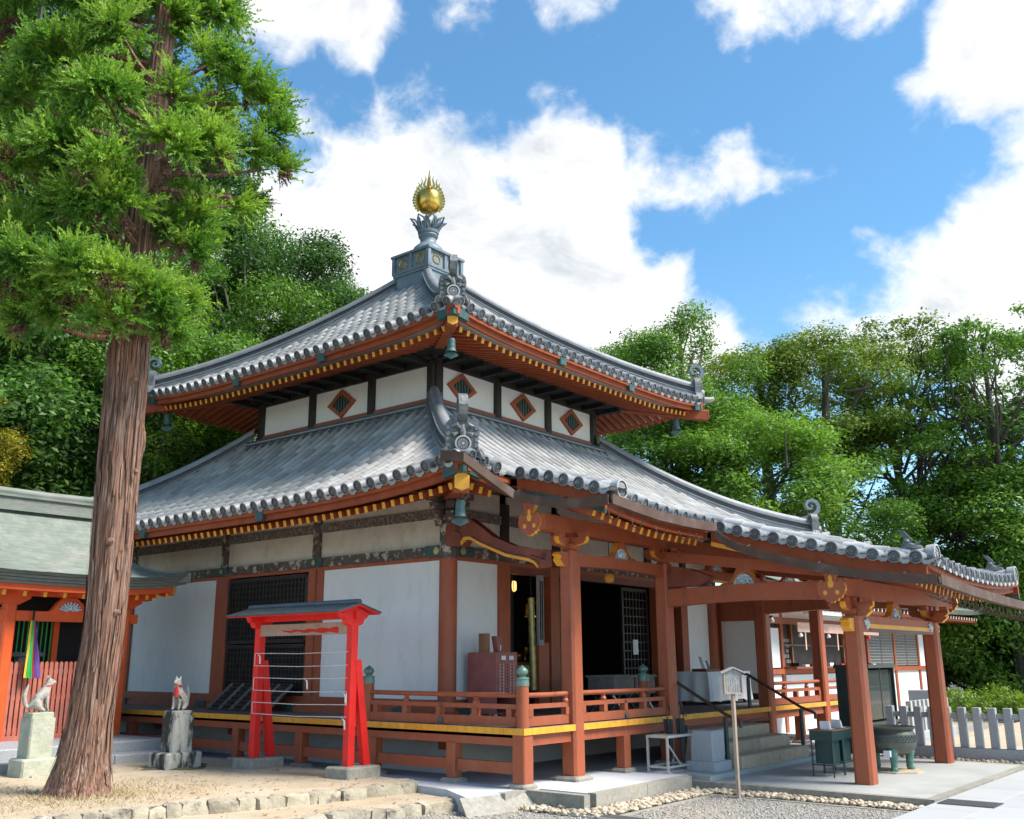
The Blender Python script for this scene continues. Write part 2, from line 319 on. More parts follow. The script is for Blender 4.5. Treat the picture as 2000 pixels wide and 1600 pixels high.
mat('pebble', (.56, .46, .33), (.43, .34, .24), .75, 7, rnd=.35, attr=True, c3=(.5, .34, .24), s3=3, t3=(.62, .75))
mat('gravel_stone', (.40, .36, .31), (.29, .26, .225), .8, 12, rnd=.45, attr=True)
mat('earth', (.10, .085, .055), (.06, .06, .03), .95, 1.5, c3=(.05, .07, .02), s3=.7, bump=.5)
mat('kerbstone', (.46, .40, .30), (.33, .28, .20), .9, 6, c3=(.10, .09, .075), s3=4.5, t3=(.54, .66), rnd=.22, bump=.7, bscale=22)
mat('oldstone', (.46, .45, .40), (.34, .33, .29), .9, 6, stretch=(1.6, 1.6, .6), c3=(.04, .038, .03), s3=2.6, t3=(.47, .55), bump=.6, bscale=24)
mat('palestone', (.46, .46, .36), (.36, .37, .28), .9, 7, c3=(.24, .27, .16), s3=2.5, bump=.5, bscale=24)
mat('foxstone', (.43, .40, .35), (.30, .27, .23), .85, 12, c3=(.12, .11, .095), s3=6, t3=(.54, .68), bump=.5, bscale=40)
mat('stepstone', (.54, .42, .29), (.43, .33, .22), .85, 8, c3=(.38, .295, .20), s3=1.8, rnd=.12, bump=.4, bscale=40)
mat('bib', (.65, .03, .02), (.5, .02, .015), .8, 8, bump=.3)
mat('vermilion', (.86, .022, .015), (.74, .016, .012), .5, 3, c3=(.62, .03, .02), s3=5, t3=(.56, .75), bump=.15, bscale=40, c4=(.35, .05, .03), s4=9, t4=(.64, .72), st4=(1, 1, .3))
mat('tile_eave', (.25, .252, .258), (.18, .183, .19), .5, 3, rnd=.22, bump=.2, bscale=25, c3=(.11, .112, .11), s3=2.2, t3=(.5, .75), f3=.7)
mat('sheet_metal', (.085, .11, .125), (.11, .135, .15), .35, 4, metal=.3, c3=(.15, .17, .18), s3=3)
mat('bare_wood', (.44, .34, .26), (.36, .27, .20), .7, 5, stretch=(4, 1, 1), c3=(.25, .18, .13), s3=3)
mat('grey_wood', (.34, .325, .305), (.25, .24, .225), .7, 10, stretch=(3, 3, 1))
mat('string', (.72, .68, .64), None, .8)
mat('paper', (.85, .85, .86), None, .8)
mat('orange', (.80, .115, .02), (.70, .09, .015), .5, 3)
mat('orange_faded', (.50, .15, .10), (.40, .11, .07), .7, 5, c3=(.32, .14, .11), s3=3)
mat('copper_green', (.17, .205, .165), (.135, .162, .135), .65, 3.0, stretch=(1, 2, 2), c3=(.22, .22, .195), s3=1.6, t3=(.45, .65), rnd=.11, attr=True, bump=.2, bscale=20)
mat('bark_shingle', (.22, .225, .20), (.15, .16, .14), .8, 6, stretch=(1, 1, 5), bump=.3)
mat('cloth_white', (.74, .75, .78), (.68, .69, .72), .85, 3, bump=.2, bscale=6)
mat('cloth_purple', (.12, .05, .26), (.09, .04, .2), .7, 6)
mat('cloth_green', (.04, .42, .09), (.03, .34, .07), .7, 6)
mat('cloth_yellow', (.78, .55, .04), None, .7)
mat('cloth_red', (.62, .03, .03), None, .7)
mat('aluminium', (.58, .58, .56), (.48, .48, .46), .45, 8, metal=.5)
mat('umbrella_black', (.012, .012, .013), (.025, .025, .028), .55, 9)
mat('paint_green', (.012, .045, .042), (.02, .06, .055), .42, 6, c3=(.20, .24, .22), s3=11, t3=(.70, .73))
mat('cabinet_green', (.012, .022, .021), (.02, .034, .032), .4, 4)
mat('bronze', (.125, .13, .11), (.085, .095, .08), .5, 8, metal=.35, c3=(.17, .16, .12), s3=4, bump=.3, bscale=22)
mat('bronze_green', (.07, .17, .14), (.10, .23, .19), .6, 9, metal=.1, bump=.3)
mat('brown_rail', (.075, .04, .025), (.05, .028, .018), .35, 6)
mat('drain', (.085, .088, .09), (.06, .06, .063), .6, 20)
mat('brownbox', (.28, .13, .06), (.22, .10, .045), .5, 5)
mat('lamp_orange', (.85, .40, .06), (.75, .3, .04), .5, 3)
mat('fluor', (.75, .85, .78), None, .3)
mat('pattern_cloth', (.62, .32, .22), (.72, .52, .42), .8, 60, detail=2, lo=.47, hi=.53)
mat('bark', (.27, .135, .085), (.085, .042, .028), .9, 24, stretch=(2.2, 2.2, .075), lo=.42, hi=.58, c3=(.37, .255, .19), s3=15, t3=(.52, .64), bump=1.0, bscale=34)
mat('bark_grey', (.10, .085, .07), (.05, .045, .038), .9, 8, stretch=(1, 1, .3), bump=.6)
mat('dry_grass', (.46, .36, .20), (.36, .27, .15), .9, 5)
mat('dry_leaf', (.20, .11, .05), (.30, .19, .07), .8, 9, rnd=.4, attr=True)
mat('moss', (.12, .10, .055), (.07, .075, .03), .95, 9, bump=.6)
mat('carved_white', (.66, .72, .74), (.16, .34, .5), .6, 30, detail=3, lo=.45, hi=.6)
def glassmat():
    m = bpy.data.materials.new('glass'); m.use_nodes = True; b = m.node_tree.nodes['Principled BSDF']
    b.inputs['Base Color'].default_value = (.05, .065, .065, 1); b.inputs['Roughness'].default_value = .03; b.inputs['Specular IOR Level'].default_value = .8
    b.inputs['Alpha'].default_value = .55; M['glass'] = m
glassmat()
leafmat('leaf_dark', (.026, .062, .014), (.058, .135, .024), (.12, .24, .042))
leafmat('leaf_mid', (.05, .115, .016), (.11, .225, .03), (.21, .35, .05))
leafmat('leaf_olive', (.065, .12, .016), (.14, .22, .03), (.27, .32, .055))
leafmat('leaf_yellow', (.16, .20, .02), (.30, .30, .03), (.48, .36, .04))
leafmat('leaf_cedar', (.042, .115, .02), (.13, .27, .036), (.31, .44, .07), .36)
leafmat('leaf_hedge', (.09, .17, .02), (.17, .27, .03), (.30, .36, .05))
# ------------------------------------------------------------------ temple hall: roofs
HALL = thing('temple_hall', 'large two-tiered temple hall with grey tiled roofs, red timber frame and white plaster walls', 'temple', (12.03, 11.1, 0))
SP = .287
class Hip:
    def __init__(s, O, I, z0, z1, k, upt, pw): s.O, s.I, s.z0, s.z1, s.k, s.upt, s.pw = O, I, z0, z1, k, upt, pw
    def rect(s, u): return [lerp(a, b, u) for a, b in zip(s.O, s.I)]
    def P(s, side, a, u):
        x0, x1, y0, y1 = s.rect(u)
        if side in 'LR': c, h = (y0+y1)/2, (y1-y0)/2
        else: c, h = (x0+x1)/2, (x1-x0)/2
        q = min(abs(a-c)/h, 1.0)
        z = s.z0+(s.z1-s.z0)*(s.k*u+(1-s.k)*u*u)+s.upt*q**s.pw*max(0, 1-u)**2
        return np.array({'L': (x0, a, z), 'R': (x1, a, z), 'F': (a, y0, z), 'B': (a, y1, z)}[side])
    def umax(s, side, a):
        O, I = s.O, s.I
        lo, hi, li, hh = (O[2], O[3], I[2], I[3]) if side in 'LR' else (O[0], O[1], I[0], I[1])
        if a < li: return (a-lo)/(li-lo)
        if a > hh: return (hi-a)/(hi-hh)
        return 1.0
    def rows(s, side):
        lo, hi = (s.O[2], s.O[3]) if side in 'LR' else (s.O[0], s.O[1])
        n = int(round((hi-lo)/SP)); d = (hi-lo)/n
        return [lo+(i+.5)*d for i in range(n)]
    def hip(s, i, n=26, u0=0.0, u1=1.0):
        """hip line: corner i = 0 near, 1 right, 2 far, 3 left"""
        out = []
        for t in np.linspace(u0, u1, n):
            x0, x1, y0, y1 = s.rect(t)
            x, y = [(x0, y0), (x1, y0), (x1, y1), (x0, y1)][i]
            out.append((x, y, s.P('L', y0, t)[2]))
        return out
UP = Hip((11.93, 21.04, 10.95, 20.85), (15.76, 16.86, 15.31, 16.41), 7.60, 10.38, .66, .20, 4)
LO = Hip((10.15, 23.0, 9.10, 22.10), (13.60, 19.40, 12.98, 18.80), 4.20, 6.55, .58, .30, 4)
EXT_L, EXT_R, EXT_Y = 11.2, 21.9, 7.42
POR_L, POR_R, POR_Y = 14.2, 19.6, 4.12
_zy = np.array([4.0, 4.7, 5.6, 6.46, 7.4, 8.2, 9.1]); _zz = np.array([2.885, 2.955, 3.15, 3.42, 3.785, 4.0, 4.22])
_pf = np.polyfit(_zy, _zz, 4)
def front_z(X, Y):
    if Y >= LO.O[2]: return LO.P('F', X, (Y-LO.O[2])/(LO.I[2]-LO.O[2]))[2]
    z = np.polyval(_pf, Y)
    q = max(0, (13.4-X)/2.2, (X-19.7)/2.2)
    w = min(1, max(0, (Y-5.6)/1.8)); z += .19*q*q*w
    q2 = max(0, (16.6-X)/2.4, (X-17.2)/2.4); z += .15*q2*q2*(1-w)
    return z
tiles = []      # (origin, x, y-vector, z, roof index, visible rank)
eaves = []      # frames for eave tiles
def frame(p, q):
    y = q-p; x = np.cross(y, (0, 0, 1)); x /= np.linalg.norm(x); z = np.cross(x, y); z /= np.linalg.norm(z)
    return x, y, z
TL = .34
def run(pts_fn, t0, t1, length, roof, vis, eave=True):
    n = max(1, int(math.ceil(length/TL-.25)))
    for i in range(n):
        ta = t0+(t1-t0)*min(1, i*TL/length); tb = t0+(t1-t0)*min(1, (i+1)*TL/length) if i < n-1 else t1
        p = pts_fn(ta); q = pts_fn(tb); x, y, z = frame(p, q)
        tiles.append((p, x, y, z, roof, vis))
        if i == 0 and eave: eaves.append((p, x, y/np.linalg.norm(y), z, roof, vis))
for ri, H in ((0, UP), (1, LO)):
    for side in 'LFRB':
        for a in H.rows(side):
            um = H.umax(side, a)
            if um < .03: um = .03
            L_ = abs((H.I[0]-H.O[0])*um)*1.15
            if ri == 1 and side == 'F' and EXT_L-.15 < a < EXT_R+.15: continue
            run(lambda t, H=H, side=side, a=a: H.P(side, a, t), 0.0, um, L_, ri, side in 'LF')
# front extension and porch rows
def frows(x0, x1, y0):
    n = int(round((x1-x0)/SP)); d = (x1-x0)/n
    return [x0+(i+.5)*d for i in range(n)]
ext_rows = frows(EXT_L+.28, EXT_R-.28, EXT_Y)
for a in ext_rows:
    y0 = POR_Y if POR_L+.2 < a < POR_R-.2 else EXT_Y
    ytop = LO.O[2]+(LO.I[2]-LO.O[2])*LO.umax('F', a)
    run(lambda t, a=a: np.array((a, t, front_z(a, t))), y0, ytop, (ytop-y0)*1.12, 1, True)
# verge tiles: short barrels that look out sideways
def verge(X, ya, yb, sgn):
    n = int(round((ya-yb)/SP))
    for i in range(n):
        y = ya-(i+.6)*(ya-yb)/n
        p = np.array((X, y, front_z(X, y)-.05)); q = p+np.array((sgn*.42, 0, .03)); x, yy, z = frame(p, q)
        tiles.append((p, x, yy, z, 1, False)); eaves.append((p, x, yy/np.linalg.norm(yy), z, 1, sgn > 0))
for X, sg in ((EXT_L, 1), (EXT_R, -1)): verge(X, 9.05, EXT_Y+.05, sg)
for X, sg in ((POR_L, 1), (POR_R, -1)): verge(X, EXT_Y-.02, POR_Y+.02, sg)
# unit barrel and pan
def unit_barrel():
    v = []; f = []
    for y, r, dz in ((0, .068, 0), (0, .080, .002), (1.03, .078, -.001)):
        for j in range(7):
            t = math.pi*j/6; v.append((r*math.cos(t), y, r*math.sin(t)+dz))
    for k in (0, 7): f += [(k+j, k+7+j, k+8+j, k+1+j) for j in range(6)]
    return np.array(v), np.array(f)
def unit_pan():
    v = []; f = []; w = SP-.095
    for y, dz in ((0, -.03), (0, .008), (1.04, -.008)):
        for j in range(5):
            x = -w/2+w*j/4; v.append((x+SP/2, y, .026*(2*x/w)**2-.028+dz))
    for k in (0, 5): f += [(k+j, k+1+j, k+6+j, k+5+j) for j in range(4)]
    return np.array(v), np.array(f)
UB, UBF = unit_barrel(); UPn, UPF = unit_pan()
# roof decks: the closed boarding under the tiles (one per roof), tiles hang on them as sub-parts
def deck_mesh(H, fr=False):
    mb = MB()
    for side in 'LFRB':
        for lvl, mt in ((-.055, 0),):
            nu, na = 12, 20
            g = []
            for i in range(nu+1):
                u = i/nu; x0, x1, y0, y1 = H.rect(u); lo, hi = (y0, y1) if side in 'LR' else (x0, x1)
                for j in range(na+1):
                    p = H.P(side, lerp(lo, hi, j/na), u).copy(); p[2] += lvl; g.append(p)
            mb.add(g, [(i*(na+1)+j, i*(na+1)+j+1, (i+1)*(na+1)+j+1, (i+1)*(na+1)+j) for i in range(nu) for j in range(na)])
    if fr:
        for X0, X1, Y0, Y1 in ((EXT_L+.02, EXT_R-.02, EXT_Y+.02, 9.14), (POR_L+.02, POR_R-.02, POR_Y+.02, EXT_Y+.02)):
            nx, ny = 24, 10; g = []
            for i in range(ny+1):
                for j in range(nx+1):
                    X, Y = lerp(X0, X1, j/nx), lerp(Y0, Y1, i/ny); g.append((X, Y, front_z(X, Y)-.06))
            mb.add(g, [(i*(nx+1)+j, i*(nx+1)+j+1, (i+1)*(nx+1)+j+1, (i+1)*(nx+1)+j) for i in range(ny) for j in range(nx)])
    return mb
ROOF = [deck_mesh(UP).build('upper_roof', 'tile_pan', HALL, True), deck_mesh(LO, True).build('lower_roof', 'tile_pan', HALL, True)]
ROOF[0]['label'] = 'upper pyramidal roof of grey tiles rising to the golden jewel'
ROOF[1]['label'] = 'lower skirt roof of grey tiles with the porch roof running out of it'
# barrels: those that show largest become pieces of their own
order = sorted([i for i, t in enumerate(tiles) if t[5] and t[4] == 1], key=lambda i: np.linalg.norm(tiles[i][0]-CAM))
single = set(order[:295])
mbB = MB(); mbB.add(UB, [tuple(q) for q in UBF]); me_barrel = mbB.mesh('roof_tile', 'tile', True)
for i in single:
    p, x, y, z, ri, _ = tiles[i]
    mw = Matrix(((x[0], y[0], z[0], p[0]), (x[1], y[1], z[1], p[1]), (x[2], y[2], z[2], p[2]), (0, 0, 0, 1)))
    link('roof_tile', me_barrel, ROOF[ri], mw)
for ri in (0, 1):
    V = []; F = []; RN = []; n = 0
    V2 = []; F2 = []; R2 = []; n2 = 0
    for i, (p, x, y, z, r_i, vis) in enumerate(tiles):
        if r_i != ri: continue
        B = np.stack([x, y, z])
        if i not in single:
            V.append(UB@B+p); F.append(UBF+n); n += len(UB); RN.append(np.full(len(UBF), random.random()))
        V2.append(UPn@B+p); F2.append(UPF+n2); n2 += len(UPn); R2.append(np.full(len(UPF), random.random()))
    if V: stuff(link('barrel_tiles', npmesh('barrel_tiles', np.concatenate(V), np.concatenate(F), 'tile', np.concatenate(RN), smooth=True), ROOF[ri]))
    stuff(link('pan_tiles', npmesh('pan_tiles', np.concatenate(V2), np.concatenate(F2), 'tile_pan', np.concatenate(R2)), ROOF[ri]))
# eave-end tiles: round disc with a petalled face, and the hanging pan between
def disc_mesh(name, r=.095, petals=14, body=.30, mats=('tile_eave', 'tile_dark')):
    mb = MB(); n = 20; c = .02
    rings = [(r*.92, .10), (r, .0), (r, -.028), (r*.80, -.030), (r*.77, -.004), (.001, -.004)]
    v = []
    for rr, y in rings:
        for j in range(n):
            t = 2*math.pi*j/n; v.append((rr*math.cos(t), y, c+rr*math.sin(t)))
    f = []; mm = []
    for i in range(len(rings)-1):
        for j in range(n):
            f.append((i*n+j, (i+1)*n+j, (i+1)*n+(j+1) % n, i*n+(j+1) % n)); mm.append(1 if i >= 3 else 0)
    mb.add(v, f, mm)
    for k in range(petals):
        a = 2*math.pi*k/petals; w = math.pi/petals*.50
        pts = [(r*.24, a-w*.4), (r*.62, a-w), (r*.67, a), (r*.62, a+w), (r*.24, a+w*.4)]
        mb.add([(q*math.cos(t), -.021, c+q*math.sin(t)) for q, t in pts], [(4, 3, 2, 1, 0)], 0)
    mb.add([(r*.2*math.cos(t), -.024, c+r*.2*math.sin(t)) for t in np.linspace(0, 2*math.pi, 9)[:8]], [(7, 6, 5, 4, 3, 2, 1, 0)], 0)
    for y0, y1, r0, r1 in ((.0, body, .086, .08),):
        v = [(rr*math.cos(math.pi*j/6), y, rr*math.sin(math.pi*j/6)+.012) for y, rr in ((y0, r0), (y1, r1)) for j in range(7)]
        mb.add(v, [(j, 7+j, 8+j, j+1) for j in range(6)], 0)
    return mb.mesh(name, list(mats), True)
me_disc = disc_mesh('eave_tile')
def pan_mesh():
    mb = MB(); w = SP-.10; n = 8; v = []
    for j in range(n+1):
        x = -w/2+w*j/n; q = 2*x/w; top = .030*q*q-.035
        drop = -.095+.045*abs(q)**1.5+.008*math.cos(q*9)
        v += [(x+SP/2, -.015, top), (x+SP/2, -.02, min(drop, top-.02)), (x+SP/2, .25, top+.0)]
    f = []
    for j in range(n): f += [(3*j, 3*j+1, 3*j+4, 3*j+3), (3*j+2, 3*j, 3*j+3, 3*j+5)]
    return mb.add(v, f).mesh('eave_pan_tile', 'tile_light', True)
me_pan = pan_mesh()
cnt = 0
V = {0: [], 1: []}
dv = np.array([v.co[:] for v in me_disc.vertices]); 
for p, x, y, z, ri, vis in eaves:
    mw = Matrix(((x[0], y[0], z[0], p[0]), (x[1], y[1], z[1], p[1]), (x[2], y[2], z[2], p[2]), (0, 0, 0, 1)))
    if vis:
        link('eave_tile', me_disc, ROOF[ri], mw); link('eave_pan_tile', me_pan, ROOF[ri], mw)
    else: V[ri].append((p, x, y, z))
for ri in (0, 1):
    mb = MB()
    for p, x, y, z in V[ri]:
        for me in (me_disc, me_pan):
            B = np.stack([x, y, z]); vv = np.array([v.co[:] for v in me.vertices])@B+p
            mb.add(vv, [tuple(q.vertices) for q in me.polygons], [q.material_index for q in me.polygons])
    stuff(mb.build('far_eave_tiles', ['tile_light', 'tile_dark'], ROOF[ri], True))
# hip ridges
HP = [(.17, -.06), (.18, .05), (.135, .06), (.135, .085), (.155, .09), (.155, .115), (.10, .118), (.10, .225), (.145, .23), (.145, .262), (.11, .268), (.11, .295), (.095, .30), (.085, .345), (.05, .382), (0, .395)]
HPs = HP+[(-a, b) for a, b in HP[-2::-1]]
HM = [0]*len(HPs); HM[6] = 1; HM[len(HPs)-8] = 1
def hip_ridge(H, i, u0, u1, parent):
    pts = H.hip(i, 24, u0, u1)
    return MB().sweep(pts, HPs, m=HM).build('hip_ridge', ['tile_eave', 'tile_dark'], parent, True)
me_kiku = disc_mesh('crest_disc', .125, 16, .1, ('tile_light', 'tile_dark'))
def oni(H, i, u, parent, s=1.0):
    """ridge-end ogre tile: shouldered plate, studded side lobes, crest disc and a curled horn"""
    p = np.array(H.hip(i, 2, u, u+.02)); c = p[0]; d = p[0]-p[1]; d[2] = 0; d /= np.linalg.norm(d)
    sx = np.array((-d[1], d[0], 0)); up = np.array((0, 0, 1.))
    def W(a, b, c_): return c+sx*a*s+d*b*s+up*c_*s
    out = [(-.36, -.10), (-.33, .02), (-.25, .10), (-.245, .22), (-.27, .34), (-.25, .46), (-.19, .52), (-.10, .49), (0, .55), (.10, .49), (.19, .52), (.25, .46), (.27, .34), (.245, .22), (.25, .10), (.33, .02), (.36, -.10), (.12, -.04), (-.12, -.04)]
    mb = MB(); mb.prism([W(a, .10, z) for a, z in out], -d*.16*s)
    # brow, cheeks and side studs
    for k in (-1, 1):
        mb.tube([W(k*.02, .13, .36), W(k*.09, .15, .43), W(k*.17, .13, .40)], [.03*s, .045*s, .02*s], 6)
        mb.tube([W(k*.05, .14, .30), W(k*.13, .15, .26), W(k*.17, .12, .30)], [.02*s, .04*s, .02*s], 6)
        for z in (.02, .11, .20, .29, .38):
            q = W(k*(.215 if z > .05 else .25), .105, z); mb.obox(q, sx*.028*s, d*.02*s, up*.028*s)
        mb.tube([W(k*.30, .06, -.06), W(k*.26, .10, .0), W(k*.24, .10, .08)], [.05*s, .04*s, .025*s], 6)
    mb.tube([W(0, .13, .42), W(0, .17, .30), W(0, .14, .20)], [.03*s, .05*s, .05*s], 6)
    plate = mb.build('ogre_tile', 'oni_tile', parent, True)
    cc = W(0, .20, .12)
    mw = Matrix(((sx[0]*s, -d[0]*s, 0, cc[0]), (sx[1]*s, -d[1]*s, 0, cc[1]), (0, 0, s, cc[2]-.02), (0, 0, 0, 1)))
    link('crest_disc', me_kiku, parent, mw)
    horn = [(-.34, .42), (-.12, .44), (.06, .50), (.18, .60), (.215, .72), (.17, .84), (.06, .895), (-.06, .86), (-.105, .76), (-.06, .675), (.03, .67), (.06, .73), (.02, .775)]
    hm = MB(); t = [.05, .07, .09, .10, .10, .095, .085, .075, .065, .06, .05, .045, .03]
    L_, R2_ = [], []
    for k, (a, b) in enumerate(horn):
        a0, b0 = horn[max(k-1, 0)]; a1, b1 = horn[min(k+1, len(horn)-1)]; n = math.hypot(a1-a0, b1-b0)
        nx, nz = -(b1-b0)/n, (a1-a0)/n
        L_.append((a+nx*t[k]/2, b+nz*t[k]/2)); R2_.append((a-nx*t[k]/2, b-nz*t[k]/2))
    for k in range(len(horn)-1):
        q = [L_[k], L_[k+1], R2_[k+1], R2_[k]]
        hm.prism([W(-.072, a, b) for a, b in q], sx*.144*s)
    hm.build('curled_horn', 'bluegrey' if i else 'oni_tile', parent, True)
for i in range(4):
    u_ = .05 if i == 0 else .035; hip_ridge(UP, i, u_+.005, 1.0, ROOF[0]); hip_ridge(LO, i, u_+.005, 1.0, ROOF[1])
    oni(UP, i, u_, ROOF[0], .92); oni(LO, i, u_, ROOF[1], .95)
    # upturned corner tile beyond the ridge
    for H, rf in ((UP, ROOF[0]), (LO, ROOF[1])) if i else ():
        p = np.array(H.hip(i, 2, 0, .03)); d = p[0]-p[1]; d /= np.linalg.norm(d)
        MB().tube([p[1]-d*.1+(0, 0, .02), p[0]+(0, 0, .02), p[0]+d*(.05 if i == 0 else .16)+(0, 0, .02 if i == 0 else .06), p[0]+d*(.08 if i == 0 else .26)+(0, 0, .02 if i == 0 else .12)], [.08, .08, .075, .05], 8).build('corner_tile', 'tile_light', rf, True)
# flashing courses where the skirt roof meets the upper walls
mb = MB()
x0, x1, y0, y1 = 13.45, 19.58, 12.83, 18.98
ring = [(x0, y0), (x1, y0), (x1, y1), (x0, y1)]
for k in range(4):
    a, b = ring[k], ring[(k+1) % 4]; d = np.array((b[0]-a[0], b[1]-a[1], 0)); d /= np.linalg.norm(d)
    A = np.array((*a, 6.44)); B = np.array((*b, 6.44))
    mb.sweep([A, (A+B)/2, B], [(.10, -.10), (.11, -.02), (.06, -.015), (.06, .015), (.085, .02), (.085, .05), (.03, .055), (.03, .10), (.06, .105), (.06, .135), (-.02, .14), (-.16, .14), (-.16, -.10)], m=[0, 0, 0, 0, 0, 0, 1, 0, 0, 0, 0, 0, 0])
mb.build('flashing_course', ['tile_dark', 'tile'], ROOF[1])
# verge rolls of the extension and the porch, each length a tile
def verge_roll(X, ya, yb, sg, horn, hs=.72):
    xx = X+sg*.40; n = max(2, int(round((ya-yb)/.33)))
    for i in range(n):
        y0_, y1_ = lerp(ya, yb, i/n), lerp(ya, yb, (i+1)/n)
        a = np.array((xx, y0_, front_z(xx, y0_)+.035)); b = np.array((xx, y1_-.02, front_z(xx, y1_)+.045))
        MB().tube([a, b], [.118, .128], 14).build('verge_roll_tile', 'tile_light', ROOF[1], True)
    e = np.array((xx, yb-.03, front_z(xx, yb)+.06))
    mw = Matrix(((1.15, 0, 0, e[0]), (0, 1, 0, e[1]), (0, 0, 1.15, e[2]), (0, 0, 0, 1)))
    link('crest_disc', me_kiku, ROOF[1], mw)
    if horn:
        yy = yb+.30; z = front_z(xx, yy)+.13; mb = MB()
        B_ = lambda a, b, c: (xx+a*hs, yy+b*hs, z+c*hs)
        mb.tube([B_(0, .28, 0), B_(0, 0, .05), B_(0, -.22, .02)], [.05*hs, .12*hs, .06*hs], 8)
        mb.tube([B_(0, .12, .06), B_(0, .05, .20), B_(0, .02, .25)], [.07*hs, .08*hs, .03*hs], 7)
        mb.prism([B_(-.025, .04, .16), B_(-.025, .22, .44), B_(-.025, .10, .40), B_(-.025, -.06, .20)], (.05*hs, 0, 0))
        mb.tube([B_(0, -.05, .09), B_(0, -.14, .12), B_(0, -.20, .18)], [.05*hs, .04*hs, .015*hs], 6)
        mb.build('ridge_beast', 'oni_tile', ROOF[1], True)
for X, sg in ((EXT_L, 1), (EXT_R, -1)): verge_roll(X, 8.95, EXT_Y+.02, sg, False)
for X, sg in ((POR_L, 1), (POR_R, -1)): verge_roll(X, EXT_Y+.25, POR_Y+.02, sg, True)
# ---- fascias, soffits, rafters
def fascia(path, parent, inset=1):
    pr = [(-.03, -.06), (-.03, -.14), (-.10, -.145), (-.10, -.235), (-.17, -.235), (-.17, -.06)]
    return MB().sweep(path, [(a*inset, b) for a, b in pr]).build('eave_fascia', 'red_eave_shaded', parent)
def eave_path(H, side, n=30, rev=False):
    lo, hi = (H.O[2], H.O[3]) if side in 'LR' else (H.O[0], H.O[1])
    pts = [H.P(side, lerp(lo, hi, i/n), 0) for i in range(n+1)]
    return pts[::-1] if rev else pts
def soffit(H, side, z_in, ins, parent, mats='soffit', a0=None, a1=None, wall=None):
    lo, hi = (H.O[2], H.O[3]) if side in 'LR' else (H.O[0], H.O[1])
    g = []; n = 24
    wi = wall
    for i in range(n+1):
        t = i/n
        p = H.P(side, lerp(lo, hi, t), 0).copy()
        wlo, whi = (wi[2], wi[3]) if side in 'LR' else (wi[0], wi[1])
        b = lerp(wlo, whi, t)
        q = np.array({'L': (wi[0], b, z_in), 'R': (wi[1], b, z_in), 'F': (b, wi[2], z_in), 'B': (b, wi[3], z_in)}[side])
        p[2] -= .25; d = q-p; p = p+d*.07
        g += [p, q]
    mb = MB(); mb.add(g, [(2*i, 2*i+1, 2*i+3, 2*i+2) for i in range(n)])
    return mb.build('soffit_boards', mats, parent)
def rafters(H, side, z_in, parent, wall, vis=True, lo_=None, hi_=None, inset=.28, sp=.198):
    lo, hi = (H.O[2]+.30, H.O[3]-.30) if side in 'LR' else (H.O[0]+.30, H.O[1]-.30)
    n = int((hi-lo)/sp); out = []
    for i in range(n+1):
        a = lerp(lo, hi, i/n)
        if lo_ is not None and not (a < lo_ or a > hi_): continue
        p = H.P(side, a, 0).copy(); p[2] -= .30
        wlo, whi = (wall[2], wall[3]) if side in 'LR' else (wall[0], wall[1])
        dpt = abs(wall[{'L': 0, 'R': 1, 'F': 2, 'B': 3}[side]]-H.O[{'L': 0, 'R': 1, 'F': 2, 'B': 3}[side]])
        run_ = dpt
        if a < wlo: run_ = min(dpt, (a-(H.O[2] if side in 'LR' else H.O[0]))*dpt/(wlo-(H.O[2] if side in 'LR' else H.O[0])))
        if a > whi: run_ = min(dpt, ((H.O[3] if side in 'LR' else H.O[1])-a)*dpt/((H.O[3] if side in 'LR' else H.O[1])-whi))
        run_ = max(run_, .42)
        dirv = {'L': (1, 0), 'R': (-1, 0), 'F': (0, 1), 'B': (0, -1)}[side]
        s0 = np.array((p[0]+dirv[0]*inset, p[1]+dirv[1]*inset, p[2]))
        zi = p[2]+(z_in-.09-p[2])*run_/dpt
        s1 = np.array((p[0]+dirv[0]*run_, p[1]+dirv[1]*run_, zi))
        MB().beam(s0, s1, .074, .10, 0, mend=1).build('rafter', ['red_eave_shaded', 'yellow'], parent)
UWALL = (13.72, 19.40, 13.09, 18.74); LWALL = (12.03, 21.07, 11.10, 20.78)
for side in 'LFRB':
    fascia(eave_path(UP, side, rev=side in 'LB'), ROOF[0])
    soffit(UP, side, 7.86, 0, ROOF[0], 'soffit', wall=UWALL); rafters(UP, side, 7.86, ROOF[0], UWALL)
    soffit(LO, side, 4.52, 0, ROOF[1], 'soffit_red', wall=LWALL)
    if side != 'F': fascia(eave_path(LO, side, rev=side in 'LB'), ROOF[1])
    if side in 'L': rafters(LO, side, 4.52, ROOF[1], LWALL)
    if side == 'F': rafters(LO, side, 4.52, ROOF[1], LWALL, lo_=11.15, hi_=22.0)
fp = [LO.P('F', lerp(10.15, EXT_L+.05, i/6), 0) for i in range(7)]; fascia(fp, ROOF[1])
fp = [LO.P('F', lerp(EXT_R-.05, 23.0, i/6), 0) for i in range(7)]; fascia(fp, ROOF[1])
